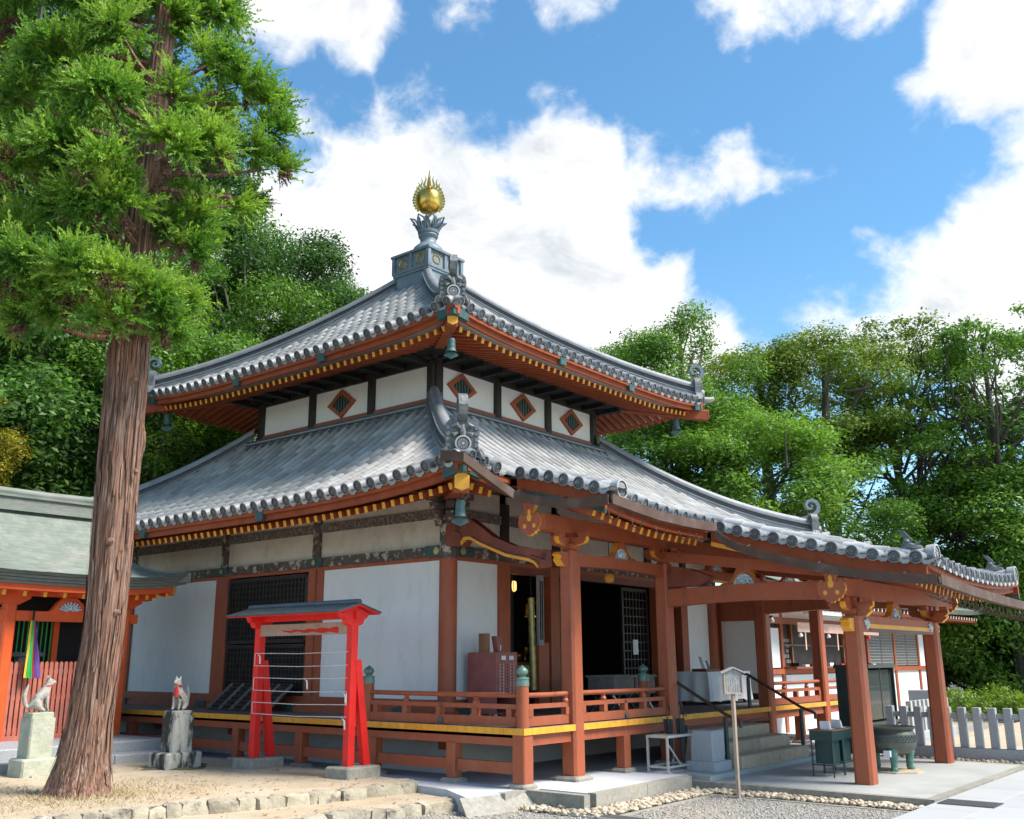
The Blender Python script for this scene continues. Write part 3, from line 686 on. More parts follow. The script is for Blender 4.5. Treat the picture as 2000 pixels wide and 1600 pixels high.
# extension / porch fascias and rafters
def fpath(X0, X1, Y, n=16): return [np.array((lerp(X0, X1, i/n), Y, front_z(lerp(X0, X1, i/n), Y))) for i in range(n+1)]
def vpath(X, Y0, Y1, n=16): return [np.array((X, lerp(Y0, Y1, i/n), front_z(X, lerp(Y0, Y1, i/n))-.03)) for i in range(n+1)]
fascia(fpath(EXT_L+.05, POR_L+.1, EXT_Y), ROOF[1]); fascia(fpath(POR_R-.1, EXT_R-.05, EXT_Y), ROOF[1])
fascia(fpath(POR_L+.05, POR_R-.05, POR_Y, 24), ROOF[1])
bp = [(-.04, -.06), (-.04, -.27), (-.10, -.27), (-.10, -.06)]
bp2 = [(-.03, -.265), (-.03, -.335), (-.09, -.335), (-.09, -.265)]
for X, a, b, sg in ((EXT_L, 9.0, EXT_Y+.03, -1), (POR_L, EXT_Y, POR_Y+.03, -1), (EXT_R, 9.0, EXT_Y+.03, 1), (POR_R, EXT_Y, POR_Y+.03, 1)):
    MB().sweep(vpath(X, a, b), [(-q*sg, w) for q, w in bp]).build('verge_board', 'red_eave_shaded', ROOF[1])
    MB().sweep(vpath(X, a, b), [(-q*sg, w) for q, w in bp2]).build('verge_trim', 'yellow' if X in (POR_L,) else 'green_metal', ROOF[1])
def ext_rafters(X0, X1, Y, Yin, drop=.30):
    n = int((X1-X0)/.198)
    for i in range(n+1):
        a = lerp(X0, X1, i/n)
        MB().beam((a, Y+.26, front_z(a, Y)-.29), (a, Yin, front_z(a, Yin)-.22), .072, .105, 0, mend=1).build('rafter', ['red', 'yellow'], ROOF[1])
ext_rafters(EXT_L+.12, POR_L+.0, EXT_Y, 9.0); ext_rafters(POR_L+.15, POR_R-.15, POR_Y, 5.6)
mb = MB()
for X0, X1, Y0, Y1, dz in ((EXT_L+.12, EXT_R-.12, EXT_Y+.18, 9.3, -.20), (POR_L+.12, POR_R-.12, POR_Y+.18, EXT_Y+.2, -.20)):
    nx, ny = 12, 8; g = []
    for i in range(ny+1):
        for j in range(nx+1): X, Y = lerp(X0, X1, j/nx), lerp(Y0, Y1, i/ny); g.append((X, Y, front_z(X, Y)+dz))
    mb.add(g, [(i*(nx+1)+j, i*(nx+1)+j+1, (i+1)*(nx+1)+j+1, (i+1)*(nx+1)+j) for i in range(ny) for j in range(nx)])
mb.build('soffit_boards', 'soffit_red', ROOF[1])
# hip rafters with yellow capped noses, green corner irons
def hip_rafter(H, i, wallxy, z_in, parent, s=1.0):
    p = np.array(H.hip(i, 2, .03 if i in (0, 2) else -.012, .05)[0]); p[2] -= .36*s; q = np.array((*wallxy, z_in-.1))
    d = p-q; d /= np.linalg.norm(d); p = p-d*.02
    mb = MB(); hd = np.array((d[0], d[1], 0)); hd /= np.linalg.norm(hd); sx = np.array((-hd[1], hd[0], 0)); up = np.array((0, 0, 1.))
    w, h = .095*s, .13*s
    sec = [(-w, -h), (w, -h), (w, h*.7), (0, h*1.15), (-w, h*.7)]
    mb.prism([q+sx*a+up*b for a, b in sec], p-q, 0)
    o = mb.build('hip_rafter', 'red_eave_shaded', parent)
    c = p+hd*.012
    sec2 = [(-w*.98, -h*.55), (0, -h*.85), (w*.98, -h*.55), (w*.98, h*.62), (0, h*1.08), (-w*.98, h*.62)]
    MB().prism([c+sx*a+up*b for a, b in sec2], hd*.03, 0).build('rafter_cap', 'yellow' if i in (0, 2) else 'red', parent)
    return p, hd, sx
for i, (wx, wy) in enumerate(((13.72, 13.09), (19.4, 13.09), (19.4, 18.74), (13.72, 18.74))): hip_rafter(UP, i, (wx, wy), 7.86, ROOF[0])
for i, (wx, wy) in enumerate(((12.03, 11.1), (21.07, 11.1), (21.07, 20.78), (12.03, 20.78))): hip_rafter(LO, i, (wx, wy), 4.52, ROOF[1], 1.15)
def iron2(H, side, a0, a1, parent):
    n = 3; pts = [H.P(side, lerp(a0, a1, k/n), 0) for k in range(n+1)]
    if side in 'LB': pts = pts[::-1]
    MB().sweep(pts, [(-.018, -.068), (-.018, -.242), (-.108, -.242), (-.108, -.068)]).build('corner_iron', 'green_metal', parent)
for H, rf in ((UP, ROOF[0]), (LO, ROOF[1])):
    iron2(H, 'L', H.O[2]+.02, H.O[2]+.42, rf); iron2(H, 'F', H.O[0]+.02, H.O[0]+.42, rf)
    iron2(H, 'F', H.O[1]-.42, H.O[1]-.02, rf); iron2(H, 'L', H.O[3]-.42, H.O[3]-.02, rf)
    for t in (.36, .64): iron2(H, 'L', lerp(H.O[2], H.O[3], t)-.1, lerp(H.O[2], H.O[3], t)+.1, rf)
for t in (.36, .64): iron2(UP, 'F', lerp(UP.O[0], UP.O[1], t)-.1, lerp(UP.O[0], UP.O[1], t)+.1, ROOF[0])
# ---- copper gutter with hooks
gp = [(9.98, 9.35, 880), (10.02, 8.98, 884), (10.35, 8.95, 912), (10.75, 8.93, 940), (11.0, 8.85, 958), (11.02, 8.5, 968), (11.02, 8.1, 974), (11.02, 7.7, 974), (11.02, 7.22, 965)]
gp2 = [(11.02, 7.22, 965), (11.6, 7.22, 982), (12.2, 7.22, 998), (12.9, 7.22, 1010), (13.6, 7.22, 1019), (13.98, 7.22, 1022)]
gp3 = [(13.98, 7.22, 1030), (13.98, 7.0, 1052), (13.98, 6.7, 1066), (13.98, 6.2, 1083), (13.98, 5.6, 1099), (13.98, 5.0, 1112), (13.98, 4.4, 1120), (13.98, 3.94, 1122)]
GZ = lambda L_: [np.array((x, y, zat(x, y, p))) for x, y, p in L_]
gut = MB()
gpr = [(.05, 0), (.05, -.135), (-.05, -.135), (-.05, 0), (-.04, 0), (-.04, -.12), (.04, -.12), (.04, 0)]
g1, g2, g3 = GZ(gp), GZ(gp2), GZ(gp3)
z3 = g3[-1][2]
g4 = [np.array((lerp(13.98, POR_R+.1, t), 3.94, z3-.17*(1-(1-t)**2))) for t in np.linspace(0, 1, 16)]
for g in (g1, g2, g3, g4): gut.sweep(g, gpr)
gut.build('rain_gutter', 'gutter', ROOF[1])
for g in (g2, g4):
    n = 5 if g is g2 else 22
    for k in range(n):
        t = (k+.5)/n*(len(g)-1); i = int(t); p = lerp(g[i], g[min(i+1, len(g)-1)], t-i)+np.array((0, .10, -.15))
        MB().tube([p+(0, .12, .0), p+(0, .10, -.10), p+(0, .03, -.15), p+(0, -.05, -.10), p+(0, -.07, -.0)], .009, 5).build('gutter_hook', 'gutter', ROOF[1])
for g in (g1, g3):
    for k in (2, 4, 6): p = g[k]; MB().beam(p+(.0, 0, -.02), p+(.22, .0, .05), .02, .02).build('gutter_hook', 'gutter', ROOF[1])
# ---- jewel finial
FX, FY = 16.31, 15.86
FZ = zat(FX, FY, 543)
FIN = MB(); bw = .62
FIN.box(FX-.60, FX+.60, FY-.60, FY+.60, FZ-.55, FZ-.30)
for e, z0, z1 in ((.605, -.38, -.13), (.57, -.13, -.06), (.60, -.065, 0)): FIN.box(FX-e, FX+e, FY-e, FY+e, FZ+z0, FZ+z1)
zt_ = .50
FIN.box(FX-bw, FX+bw, FY-bw, FY+bw, FZ, FZ+.04); FIN.box(FX-bw+.05, FX+bw-.05, FY-bw+.05, FY+bw-.05, FZ+.04, FZ+zt_-.05)
FIN.box(FX-bw-.03, FX+bw+.03, FY-bw-.03, FY+bw+.03, FZ+zt_-.05, FZ+zt_+.01)
for s1 in (-1, 1):
    for s2 in (-1, 1): FIN.box(FX+s1*(bw-.04)-.045, FX+s1*(bw-.04)+.045, FY+s2*(bw-.04)-.045, FY+s2*(bw-.04)+.045, FZ+.04, FZ+zt_-.05)
    FIN.box(FX-.045, FX+.045, FY+s1*(bw-.035)-.03, FY+s1*(bw-.035)+.03, FZ+.04, FZ+zt_-.05)
    FIN.box(FX+s1*(bw-.035)-.03, FX+s1*(bw-.035)+.03, FY-.045, FY+.045, FZ+.04, FZ+zt_-.05)
fin = FIN.build('finial_base', 'bluegrey', ROOF[0])
def emblem(c, sx, nrm):
    mb = MB(); up = np.array((0, 0, 1.)); pts = []
    for t in np.linspace(0, 2*math.pi, 21): 
        r = .115*(1-.22*max(0, math.cos(t+math.pi/2+0))**3) 
        pts.append(c+sx*r*1.05*math.cos(t)+up*r*math.sin(t))
    mb.tube(pts, .02, 6, caps=False)
    mb.build('gilt_emblem', 'gold', ROOF[0], True)
for k in (-.29, .29):
    emblem(np.array((FX+k, FY-bw+.045, FZ+.24)), np.array((1., 0, 0)), 0); emblem(np.array((FX-bw+.045, FY+k, FZ+.24)), np.array((0, 1., 0)), 0)
sc_ = 1.0
zd_ = FZ+zt_
ztop = zat(FX, FY, 337); zneck = zat(FX, FY, 462); zflare = zat(FX, FY, 440); zball = zat(FX, FY, 392)
MB().lathe([(.42, 0), (.42, .05), (.41, .14), (.36, .26), (.28, .34), (.22, .38), (.20, .44), (.20, .52), (.235, .56), (.25, .60), (.235, .64), (.26, .66), (.27, .72), (.22, .78), (.2, .98), (.05, 1.0)], (FX, FY, zd_), 24).build('finial_bell', 'bluegrey', ROOF[0], True)
zl = zd_+.70
pet = MB()
for k in range(8):
    t = 2*math.pi*k/8+.2; d = np.array((math.cos(t), math.sin(t), 0)); sx = np.array((-d[1], d[0], 0)); up = np.array((0, 0, 1.))
    o = np.array((FX, FY, zl))
    A = [o+d*.22+sx*w+up*0 for w in (-.05, .05)]
    lft = [o+d*r-sx*w+up*z for r, w, z in ((.22, .035, 0), (.28, .10, .14), (.36, .085, .27), (.47, .0, .33))]
    rgt = [o+d*r+sx*w+up*z for r, w, z in ((.22, .035, 0), (.28, .10, .14), (.36, .085, .27), (.47, .0, .33))]
    pet.tube(lft, [.02, .03, .028, .016], 5); pet.tube(rgt, [.02, .03, .028, .016], 5)
    t2 = t+math.pi/8; d2 = np.array((math.cos(t2), math.sin(t2), 0)); s2 = np.array((-d2[1], d2[0], 0))
    poly = [o+d2*r+s2*w+up*z for r, w, z in ((.2, -.05, .02), (.2, .05, .02), (.26, .09, .18), (.28, .06, .30), (.30, 0, .37), (.28, -.06, .30), (.26, -.09, .18))]
    pet.prism(poly, d2*.025)
pet.build('lotus_petals', 'bluegrey', ROOF[0], True)
br = .36; bc = zball-.02
ball = MB().lathe([(a*.87, b*.9) for a, b in ((.10, -.36), (.24, -.31), (.325, -.20), (.36, -.02), (.355, .12), (.33, .22), (.27, .27), (.14, .33), (.06, .40), (.03, .46), (.005, .52))], (FX, FY, bc), 28).build('jewel', 'gold', ROOF[0], True)
def flame(ax):
    mb = MB(); up = np.array((0, 0, 1.)); o = np.array((FX, FY, bc)); nrm = np.cross(ax, up)
    inner = []
    for j in range(19):
        t = R_(-52+284*j/18); inner.append((t, .28, .38))
    pts = [o+ax*.40*math.cos(t)+up*(.40*math.sin(t)) for t, _, _ in inner]
    for j in range(18):
        t0, t1 = inner[j][0], inner[j+1][0]
        q = [o+ax*r*math.cos(t)+up*r*math.sin(t) for r, t in ((.26, t0), (.35, t0), (.35, t1), (.26, t1))]
        mb.prism([p-nrm*.015 for p in q], nrm*.03)
    for j in range(23):
        t = R_(-48+276*j/22); ln = .12+.30*max(0, math.sin(t))**3+(.10 if j == 11 else 0)
        sgn = -1 if j < 11 else 1
        bend = 0 if j == 11 else .07*sgn
        e1 = ax*math.cos(t)+up*math.sin(t); e1 = e1*.6+up*.7; e1 /= np.linalg.norm(e1); e2 = np.cross(nrm, e1)
        b = o+(ax*math.cos(t)+up*math.sin(t))*.335
        w = .046 if j != 11 else .075
        L_ = [b+e2*w, b+e1*ln*.35+e2*(w*.8+bend*.6), b+e1*ln*.7+e2*(w*.35-bend*.25), b+e1*ln]
        R2_ = [b+e1*ln*.7-e2*(w*.3+bend*.25), b+e1*ln*.35-e2*(w*.55-bend*.6), b-e2*w]
        mb.prism([p-nrm*.012 for p in L_+R2_], nrm*.024)
    mb.build('flame_halo', 'gold', ROOF[0])
flame(np.array((.7071, -.7071, 0))); flame(np.array((.7071, .7071, 0)))
# ------------------------------------------------------------------ temple hall: body
WX, WY, WX1, WY1 = 12.03, 11.10, 21.07, 22.0     # wall planes (left, front, right, back)
ZD = .763                                        # deck height
# --- upper storey
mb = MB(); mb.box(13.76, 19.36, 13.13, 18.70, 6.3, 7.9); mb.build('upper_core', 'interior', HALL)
def panel(name, X=None, Y=None, a0=0, a1=1, z0=0, z1=1, m='plaster', d=.03, parent=None):
    mb = MB()
    if X is not None: mb.box(min(X, X+d), max(X, X+d), a0, a1, z0, z1)
    else: mb.box(a0, a1, min(Y, Y+d), max(Y, Y+d), z0, z1)
    return mb.build(name, m, parent or HALL)
UYb = [(13.27, 14.83), (15.01, 16.73), (16.95, 18.60)]; UXb = [(13.93, 15.57), (15.78, 17.36), (17.60, 19.22)]
for a, b in UYb: panel('wall_panel', X=13.735, a0=a-.02, a1=b+.02, z0=6.76, z1=7.44)
for a, b in UXb: panel('wall_panel', Y=13.105, a0=a-.02, a1=b+.02, z0=6.76, z1=7.44)
for a, b in ((13.3, 18.6),): panel('wall_panel', X=19.365, a0=a, a1=b, z0=6.76, z1=7.44)
for y in (13.18, 14.92, 16.84, 18.67): MB().post(13.755, y, 6.5, 7.75, .20, .03).build('upper_post', 'dark_wood', HALL)
for x in (13.83, 15.675, 17.48, 19.31): MB().post(x, 13.125, 6.5, 7.75, .20, .03).build('upper_post', 'dark_wood', HALL)
for m_, z0, z1, e in (('red', 6.60, 6.75, .03), ('dark_wood', 7.44, 7.60, .05), ('dark_wood', 7.62, 7.84, .10)):
    for X0, X1, Y0, Y1 in ((13.72-e, 13.80, 13.0-e, 18.80+e), (13.80, 19.5+e, 13.09-e, 13.17), (19.36, 19.40+e, 13.17, 18.80+e)):
        MB().box(X0, X1, Y0, Y1, z0, z1).build('upper_beam', m_, HALL)
for y in (14.92, 16.84): MB().box(13.675, 13.70, y-.10, y+.10, 6.585, 6.70).build('beam_iron', 'green_metal', HALL)
for x in (15.675, 17.48, 19.3): MB().box(x-.10, x+.10, 13.045, 13.07, 6.585, 6.765).build('beam_iron', 'green_metal', HALL)
# bracket course under the upper eave: dark timber, eave shade painted in as black
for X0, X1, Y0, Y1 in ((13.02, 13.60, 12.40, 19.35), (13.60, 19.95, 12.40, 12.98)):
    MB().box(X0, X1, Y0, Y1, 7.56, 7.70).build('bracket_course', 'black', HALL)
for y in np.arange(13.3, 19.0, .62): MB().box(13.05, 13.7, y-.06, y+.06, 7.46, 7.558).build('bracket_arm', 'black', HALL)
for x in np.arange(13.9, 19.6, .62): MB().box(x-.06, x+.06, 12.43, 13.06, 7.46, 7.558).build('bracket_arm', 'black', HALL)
# bracket clusters under the upper eave
for x, y, dx, dy in ((13.72, 13.09, -1, -1), (19.4, 13.09, 1, -1), (13.72, 18.74, -1, 1)):
    mb = MB()
    for k, (o, z) in enumerate(((.18, 7.56), (.34, 7.66))):
        mb.beam((x, y, z), (x+dx*o*1.6, y, z), .12, .09); mb.beam((x, y, z), (x, y+dy*o*1.6, z), .12, .09); mb.beam((x, y, z), (x+dx*o*1.3, y+dy*o*1.3, z), .12, .09)
    mb.build('eave_bracket', 'dark_wood', HALL)
def diamond(c, sx, nrm, w=.45, h=.32):
    up = np.array((0, 0, 1.)); c = np.array(c)
    fr = MB()
    O = [(-w, 0), (0, -h), (w, 0), (0, h)]; k = .68; I = [(a*k, b*k) for a, b in O]
    for i in range(4):
        j = (i+1) % 4
        fr.prism([c+sx*a+up*b for a, b in (O[i], O[j], I[j], I[i])], nrm*.05)
    win = fr.build('diamond_window', 'red', HALL)
    MB().prism([c+sx*a+up*b-nrm*.0 for a, b in I], nrm*.006).build('window_backing', 'black', win)
    bw_ = .023; n = 7
    for i in range(n):
        x = (-w*k)+(i+.5)*2*w*k/n; hh = (1-abs(x)/(w*k))*h*k*.98
        if hh < .03: continue
        MB().obox(c+sx*x+nrm*.024, sx*bw_, nrm*.012, up*hh).build('window_bar', 'verdigris', win)
diamond((13.735, 15.87, 7.08), np.array((0, 1., 0)), np.array((-1., 0, 0)))
for (a, b), dx in zip(UXb, (-.22, 0, .0)): diamond(((a+b)/2+dx, 13.105, 7.10), np.array((1., 0, 0)), np.array((0, -1., 0)))
# --- lower walls, left face
def wallL(y0, y1, z0, z1, m='plaster'): return panel('wall_panel', X=WX, a0=y0, a1=y1, z0=z0, z1=z1, m=m, d=.04)
def wallF(x0, x1, z0, z1, m='plaster'): return panel('wall_panel', Y=WY, a0=x0, a1=x1, z0=z0, z1=z1, m=m, d=.04)
for y0, y1 in ((11.2, 14.25), (17.48, 20.66), (20.9, 22.0)): wallL(y0, y1, 1.03, 3.30)
for y0, y1 in ((11.2, 14.32), (14.5, 17.22), (17.38, 20.66), (20.86, 22.0)):
    wallL(y0, y1, 3.50, 3.98, 'plaster_aged'); wallL(y0, y1, 4.12, 4.50, 'plaster_aged')
for y, w in ((11.10, .30),): 
    MB().lathe([(w/2, 0), (w/2, 2.52)], (WX, WY, ZD), 20).build('corner_column', 'red', HALL, True)
MB().lathe([(.15, 0), (.15, 1.2)], (WX, WY, 3.28), 20).build('corner_column', 'frieze', HALL, True)
for y0, y1 in ((14.21, 14.40), (14.40, 14.61), (17.09, 17.30), (17.30, 17.52), (20.63, 20.93)):
    MB().box(WX-.045 if (y1-y0) > .205 else WX-.02, WX+.1, y0, y1, .98, 3.30).build('wall_column', 'red', HALL)
for y0, y1 in ((14.32, 14.52), (17.20, 17.40), (20.66, 20.90)):
    MB().box(WX-.05, WX+.1, y0, y1, 3.5, 4.35).build('strut', 'frieze', HALL)
MB().box(WX-.03, WX+.1, 11.25, 22.0, 3.27, 3.335).build('tie_rail', 'red', HALL)
MB().box(WX-.075, WX+.1, 11.22, 22.0, 3.335, 3.50).build('frieze_beam', 'frieze', HALL)
MB().box(WX-.04, WX+.1, 11.22, 22.0, 3.97, 4.135).build('upper_frieze', 'frieze2', HALL)
for y in (14.42, 17.3): 
    o = MB().box(WX-.095, WX-.07, y-.22, y+.22, 3.34, 3.495).build('beam_iron', 'green_metal', HALL)
    MB().lathe([(.045, 0), (.05, .012), (.02, .02)], (0, 0, 0), 10).build('stud', 'gold_dull', o, True).matrix_basis = Matrix.Translation((WX-.097, y, 3.42))@Matrix.Rotation(-math.pi/2, 4, 'Y')
# corner iron with flower bosses
o = MB().box(WX-.10, WX-.073, 11.0, 11.55, 3.325, 3.51).box(WX-.10, WX+.50, WY-.105, WY-.075, 3.325, 3.51).build('beam_iron', 'green_metal', HALL)
for P_, ax in (((WX-.102, 11.28, 3.42), (-math.pi/2, 'Y')), ((WX+.24, WY-.107, 3.42), (math.pi/2, 'X'))):
    MB().lathe([(.06, 0), (.065, .012), (.025, .02)], (0, 0, 0), 12).build('stud', 'gold_dull', o, True).matrix_basis = Matrix.Translation(P_)@Matrix.Rotation(ax[0], 4, ax[1])
# stepped sill boards
for k, (z0, z1, e) in enumerate(((ZD-.03, .86, .16), (.86, .95, .10), (.95, 1.03, .055))):
    MB().box(WX-e, WX+.1, 11.0, 22.0, z0, z1).build('sill_board', 'red', HALL)
    MB().box(WX-e+.001, 13.62, WY-e, WY+.1, z0, z1+.0).build('sill_board', 'red', HALL)
    MB().box(19.5, WX1+e, WY-e, WY+.1, z0, z1).build('sill_board', 'red', HALL)
for y in (12.0, 14.9, 17.6, 20.5):
    MB().box(WX-.19, WX-.155, y-.16, y+.16, .775, .90).build('sill_iron', 'green_metal', HALL)
for x in (12.3, 12.95): MB().box(x-.16, x+.16, WY-.19, WY-.155, .775, .90).build('sill_iron', 'green_metal', HALL)
# lattice door, left face (hinged upper leaf and lower leaf)
def lattice(y0, y1, z0, z1, X, parent, sp=.105, bar=.022):
    mb = MB(); n = int((y1-y0)/sp); m_ = int((z1-z0)/sp)
    for i in range(n+1): y = lerp(y0, y1, i/n); mb.box(X-.035, X-.012, y-bar/2, y+bar/2, z0, z1)
    for i in range(m_+1): z = lerp(z0, z1, i/m_); mb.box(X-.028, X-.010, y0, y1, z-bar/2, z+bar/2)
    mb.box(X-.010, X+.01, y0, y1, z0, z1, 1)
    for a, b, c_, d_ in ((y0-.05, y0+.03, z0, z1), (y1-.03, y1+.05, z0, z1), (y0, y1, z0-.04, z0+.03), (y0, y1, z1-.03, z1+.04)): mb.box(X-.05, X-.006, a, b, c_, d_)
    return mb.build('lattice_leaf', ['lattice', 'black'], parent)
lattice(14.66, 17.04, 2.02, 3.2, WX-.0, HALL); lattice(14.66, 17.04, 1.07, 1.92, WX+.03, HALL)
# --- front face
wallF(12.15, 13.32, 1.03, 3.30); wallF(19.88, 20.95, 1.03, 3.30)
for x0, x1 in ((12.15, 13.36), (13.56, 14.9), (15.1, 18.2), (18.4, 19.7), (19.9, 21.0)):
    wallF(x0, x1, 3.50, 3.98, 'plaster_aged'); wallF(x0, x1, 4.12, 4.5, 'plaster_aged')
for x0, x1 in ((13.29, 13.59), (14.78, 15.05), (18.55, 18.80), (19.62, 19.90)):
    MB().box(x0, x1, WY-.05, WY+.12, .85, 3.32).build('wall_column', 'red', HALL)
for x0, x1 in ((13.36, 13.56), (14.9, 15.1), (18.2, 18.4), (19.7, 19.9)): MB().box(x0, x1, WY-.06, WY+.1, 3.5, 4.35).build('strut', 'dark_wood', HALL)
MB().lathe([(.15, 0), (.15, 2.52)], (WX1, WY, ZD), 20).build('corner_column', 'red', HALL, True)
MB().lathe([(.15, 0), (.15, 1.2)], (WX1, WY, 3.28), 20).build('corner_column', 'frieze', HALL, True)
MB().box(12.15, 21.0, WY-.035, WY+.1, 3.27, 3.335).build('tie_rail', 'red', HALL)
MB().box(12.15, 21.0, WY-.078, WY+.1, 3.335, 3.50).build('frieze_beam', 'frieze', HALL)
MB().box(12.15, 21.0, WY-.042, WY+.1, 3.97, 4.135).build('upper_frieze', 'frieze2', HALL)
panel('wall_panel', X=WX1-.04, a0=11.2, a1=22, z0=.8, z1=4.5, d=.04); panel('wall_panel', Y=WY1-.04, a0=WX+.1, a1=WX1-.1, z0=.3, z1=4.5, d=.04)
# interior: floor, ceiling, inner screens (dark, lit only through the doors)
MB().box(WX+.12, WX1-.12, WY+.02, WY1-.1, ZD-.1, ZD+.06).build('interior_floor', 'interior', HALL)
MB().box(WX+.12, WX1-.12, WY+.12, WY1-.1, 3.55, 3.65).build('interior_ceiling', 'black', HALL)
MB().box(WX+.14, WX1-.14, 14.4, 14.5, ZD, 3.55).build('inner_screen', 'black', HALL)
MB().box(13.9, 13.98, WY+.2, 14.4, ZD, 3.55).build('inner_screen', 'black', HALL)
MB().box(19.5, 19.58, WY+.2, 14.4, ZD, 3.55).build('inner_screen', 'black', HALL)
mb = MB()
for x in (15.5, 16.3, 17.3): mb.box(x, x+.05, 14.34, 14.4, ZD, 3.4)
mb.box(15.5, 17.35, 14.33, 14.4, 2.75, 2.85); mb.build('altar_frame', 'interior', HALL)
# open lattice leaves at the doors (folded outwards / standing inside)
def lattice_x(x0, x1, z0, z1, Y, parent, name='lattice_leaf', sp=.13, solid=False):
    mb = MB(); n = max(2, int(round((x1-x0)/sp))); m_ = int((z1-z0)/(sp*1.25))
    for i in range(n+1): x = lerp(x0, x1, i/n); mb.box(x-.013, x+.013, Y-.014, Y+.014, z0, z1)
    for i in range(m_+1): z = lerp(z0, z1, i/m_); mb.box(x0, x1, Y-.011, Y+.011, z-.012, z+.012)
    if solid: mb.box(x0, x1, Y+.016, Y+.03, z0, z1, 1)
    for a, b, c_, d_ in ((x0-.06, x0+.0, z0, z1), (x1, x1+.06, z0, z1), (x0-.06, x1+.06, z0-.06, z0), (x0-.06, x1+.06, z1, z1+.06)): mb.box(a, b, Y-.025, Y+.025, c_, d_)
    return mb.build(name, ['lattice', 'black'], parent)
lattice_x(17.55, 18.45, .95, 3.05, WY+.16, HALL)
lattice_x(15.12, 15.45, .95, 3.05, WY+.10, HALL, solid=True)
lattice_x(18.85, 19.55, .95, 3.05, WY+.16, HALL, solid=True)
MB().box(14.34, 14.50, WY-.10, WY-.05, 1.9, 3.15).build('hanging_plaque', 'grey_wood', HALL)
MB().box(14.38, 14.40, WY-.112, WY-.1, 2.0, 3.05).box(14.44, 14.46, WY-.112, WY-.1, 2.0, 3.05).build('plaque_lettering', 'black', HALL)
MB().box(14.42, 14.72, WY-.04, WY+.08, .85, 1.95).build('door_post', 'red', HALL)
MB().box(13.56, 19.66, WY-.04, WY+.1, 3.14, 3.27).build('door_lintel', 'red_dark', HALL)
# --- veranda
VX, VY = 10.69, 8.465; DX1 = 22.35
def plankL(y0, y1):
    a = lambda y: min(WX-.10, VX+max(0, y-VY)*1.0)
    mb = MB(); zt, zb = ZD, ZD-.085
    P_ = [(VX, y0), (a(y0)+.001, y0), (a(y1)+.001, y1), (VX, y1)]
    v = [(x, y, z) for z in (zb, zt) for x, y in P_]
    mb.add(v, [(3, 2, 1, 0), (4, 5, 6, 7), (0, 1, 5, 4), (1, 2, 6, 5), (2, 3, 7, 6), (3, 0, 4, 7)], [0, 0, 0, 0, 0, 1])
    return mb
def plankF(x0, x1):
    a = lambda x: min(WY-.10, VY+max(0, x-VX)*1.0)
    mb = MB(); zt, zb = ZD, ZD-.085
    P_ = [(x0, VY), (x1, VY), (x1, a(x1)), (x0, a(x0))]
    v = [(x, y, z) for z in (zb, zt) for x, y in P_]
    mb.add(v, [(3, 2, 1, 0), (4, 5, 6, 7), (0, 1, 5, 4), (1, 2, 6, 5), (2, 3, 7, 6), (3, 0, 4, 7)], [0, 0, 1, 0, 0, 0])
    return mb
DECK = MB().box(VX+.06, WX, VY+.08, 22.2, ZD-.13, ZD-.09).box(WX+.001, DX1-.06, VY+.08, WY, ZD-.13, ZD-.09).build('veranda', 'red_dark', HALL)
DECK['label'] = 'raised timber veranda with yellow plank ends round the hall'
y = VY; 
while y < 22.1:
    w = .155+.03*rng.random(); plankL(y+.002, min(y+w, 22.2)-.002).build('plank', ['deck_wood', 'yellow'], DECK); y += w
x = VX
while x < DX1:
    w = .155+.03*rng.random(); plankF(x+.002, min(x+w, DX1)-.002).build('plank', ['deck_wood', 'yellow'], DECK); x += w
# deck edge beams and lower ties, short posts on base stones
MB().box(VX+.06, VX+.20, VY+.06, 22.2, .53, .675).build('edge_beam', 'red', DECK)
MB().box(VX+.20, DX1-.06, VY+.06, VY+.20, .53, .675).build('edge_beam', 'red', DECK)
vp_L = [9.83, 11.44, 13.16, 14.85, 16.55, 18.25, 19.95, 21.6]
MB().box(VX+.09, VX+.16, VY+.2, 22.0, .165, .315).build('lower_tie', 'red', DECK)
def vpost(x, y, w=.17, zt=.531, stone=.15):
    MB().post(x, y, .06, zt, w, .015).build('veranda_post', 'red', DECK)
    MB().cbox(x-stone, x+stone, y-stone, y+stone, -.02, .062, .03).build('base_stone', 'curb', DECK)
for y in vp_L: vpost(VX+.125, y)
vpost(VX+.12, VY+.12, .21, .677)
for x in (13.29, 16.55, 19.9): vpost(x, VY+.13, .17)
for y in (11.0, 13.2, 16.5, 19.0): vpost(WX-.1, y, .2, .7)
for x in (13.4, 15.0, 18.3, 19.8): vpost(x, WY-.05, .2, .7)
# white foundation mound under the hall
mb = MB(); ring = lambda e, z: [(WX+e, WY+e, z), (WX1-e, WY+e, z), (WX1-e, WY1-e, z), (WX+e, WY1-e, z)]
mb.add(ring(-.55, -.01)+ring(-.30, .22)+ring(-.05, .42)+ring(.1, .46), [(k*4+i, k*4+(i+1) % 4, k*4+4+(i+1) % 4, k*4+4+i) for k in range(3) for i in range(4)]+[(12, 13, 14, 15)])
mb.build('foundation_mound', 'plaster', HALL)
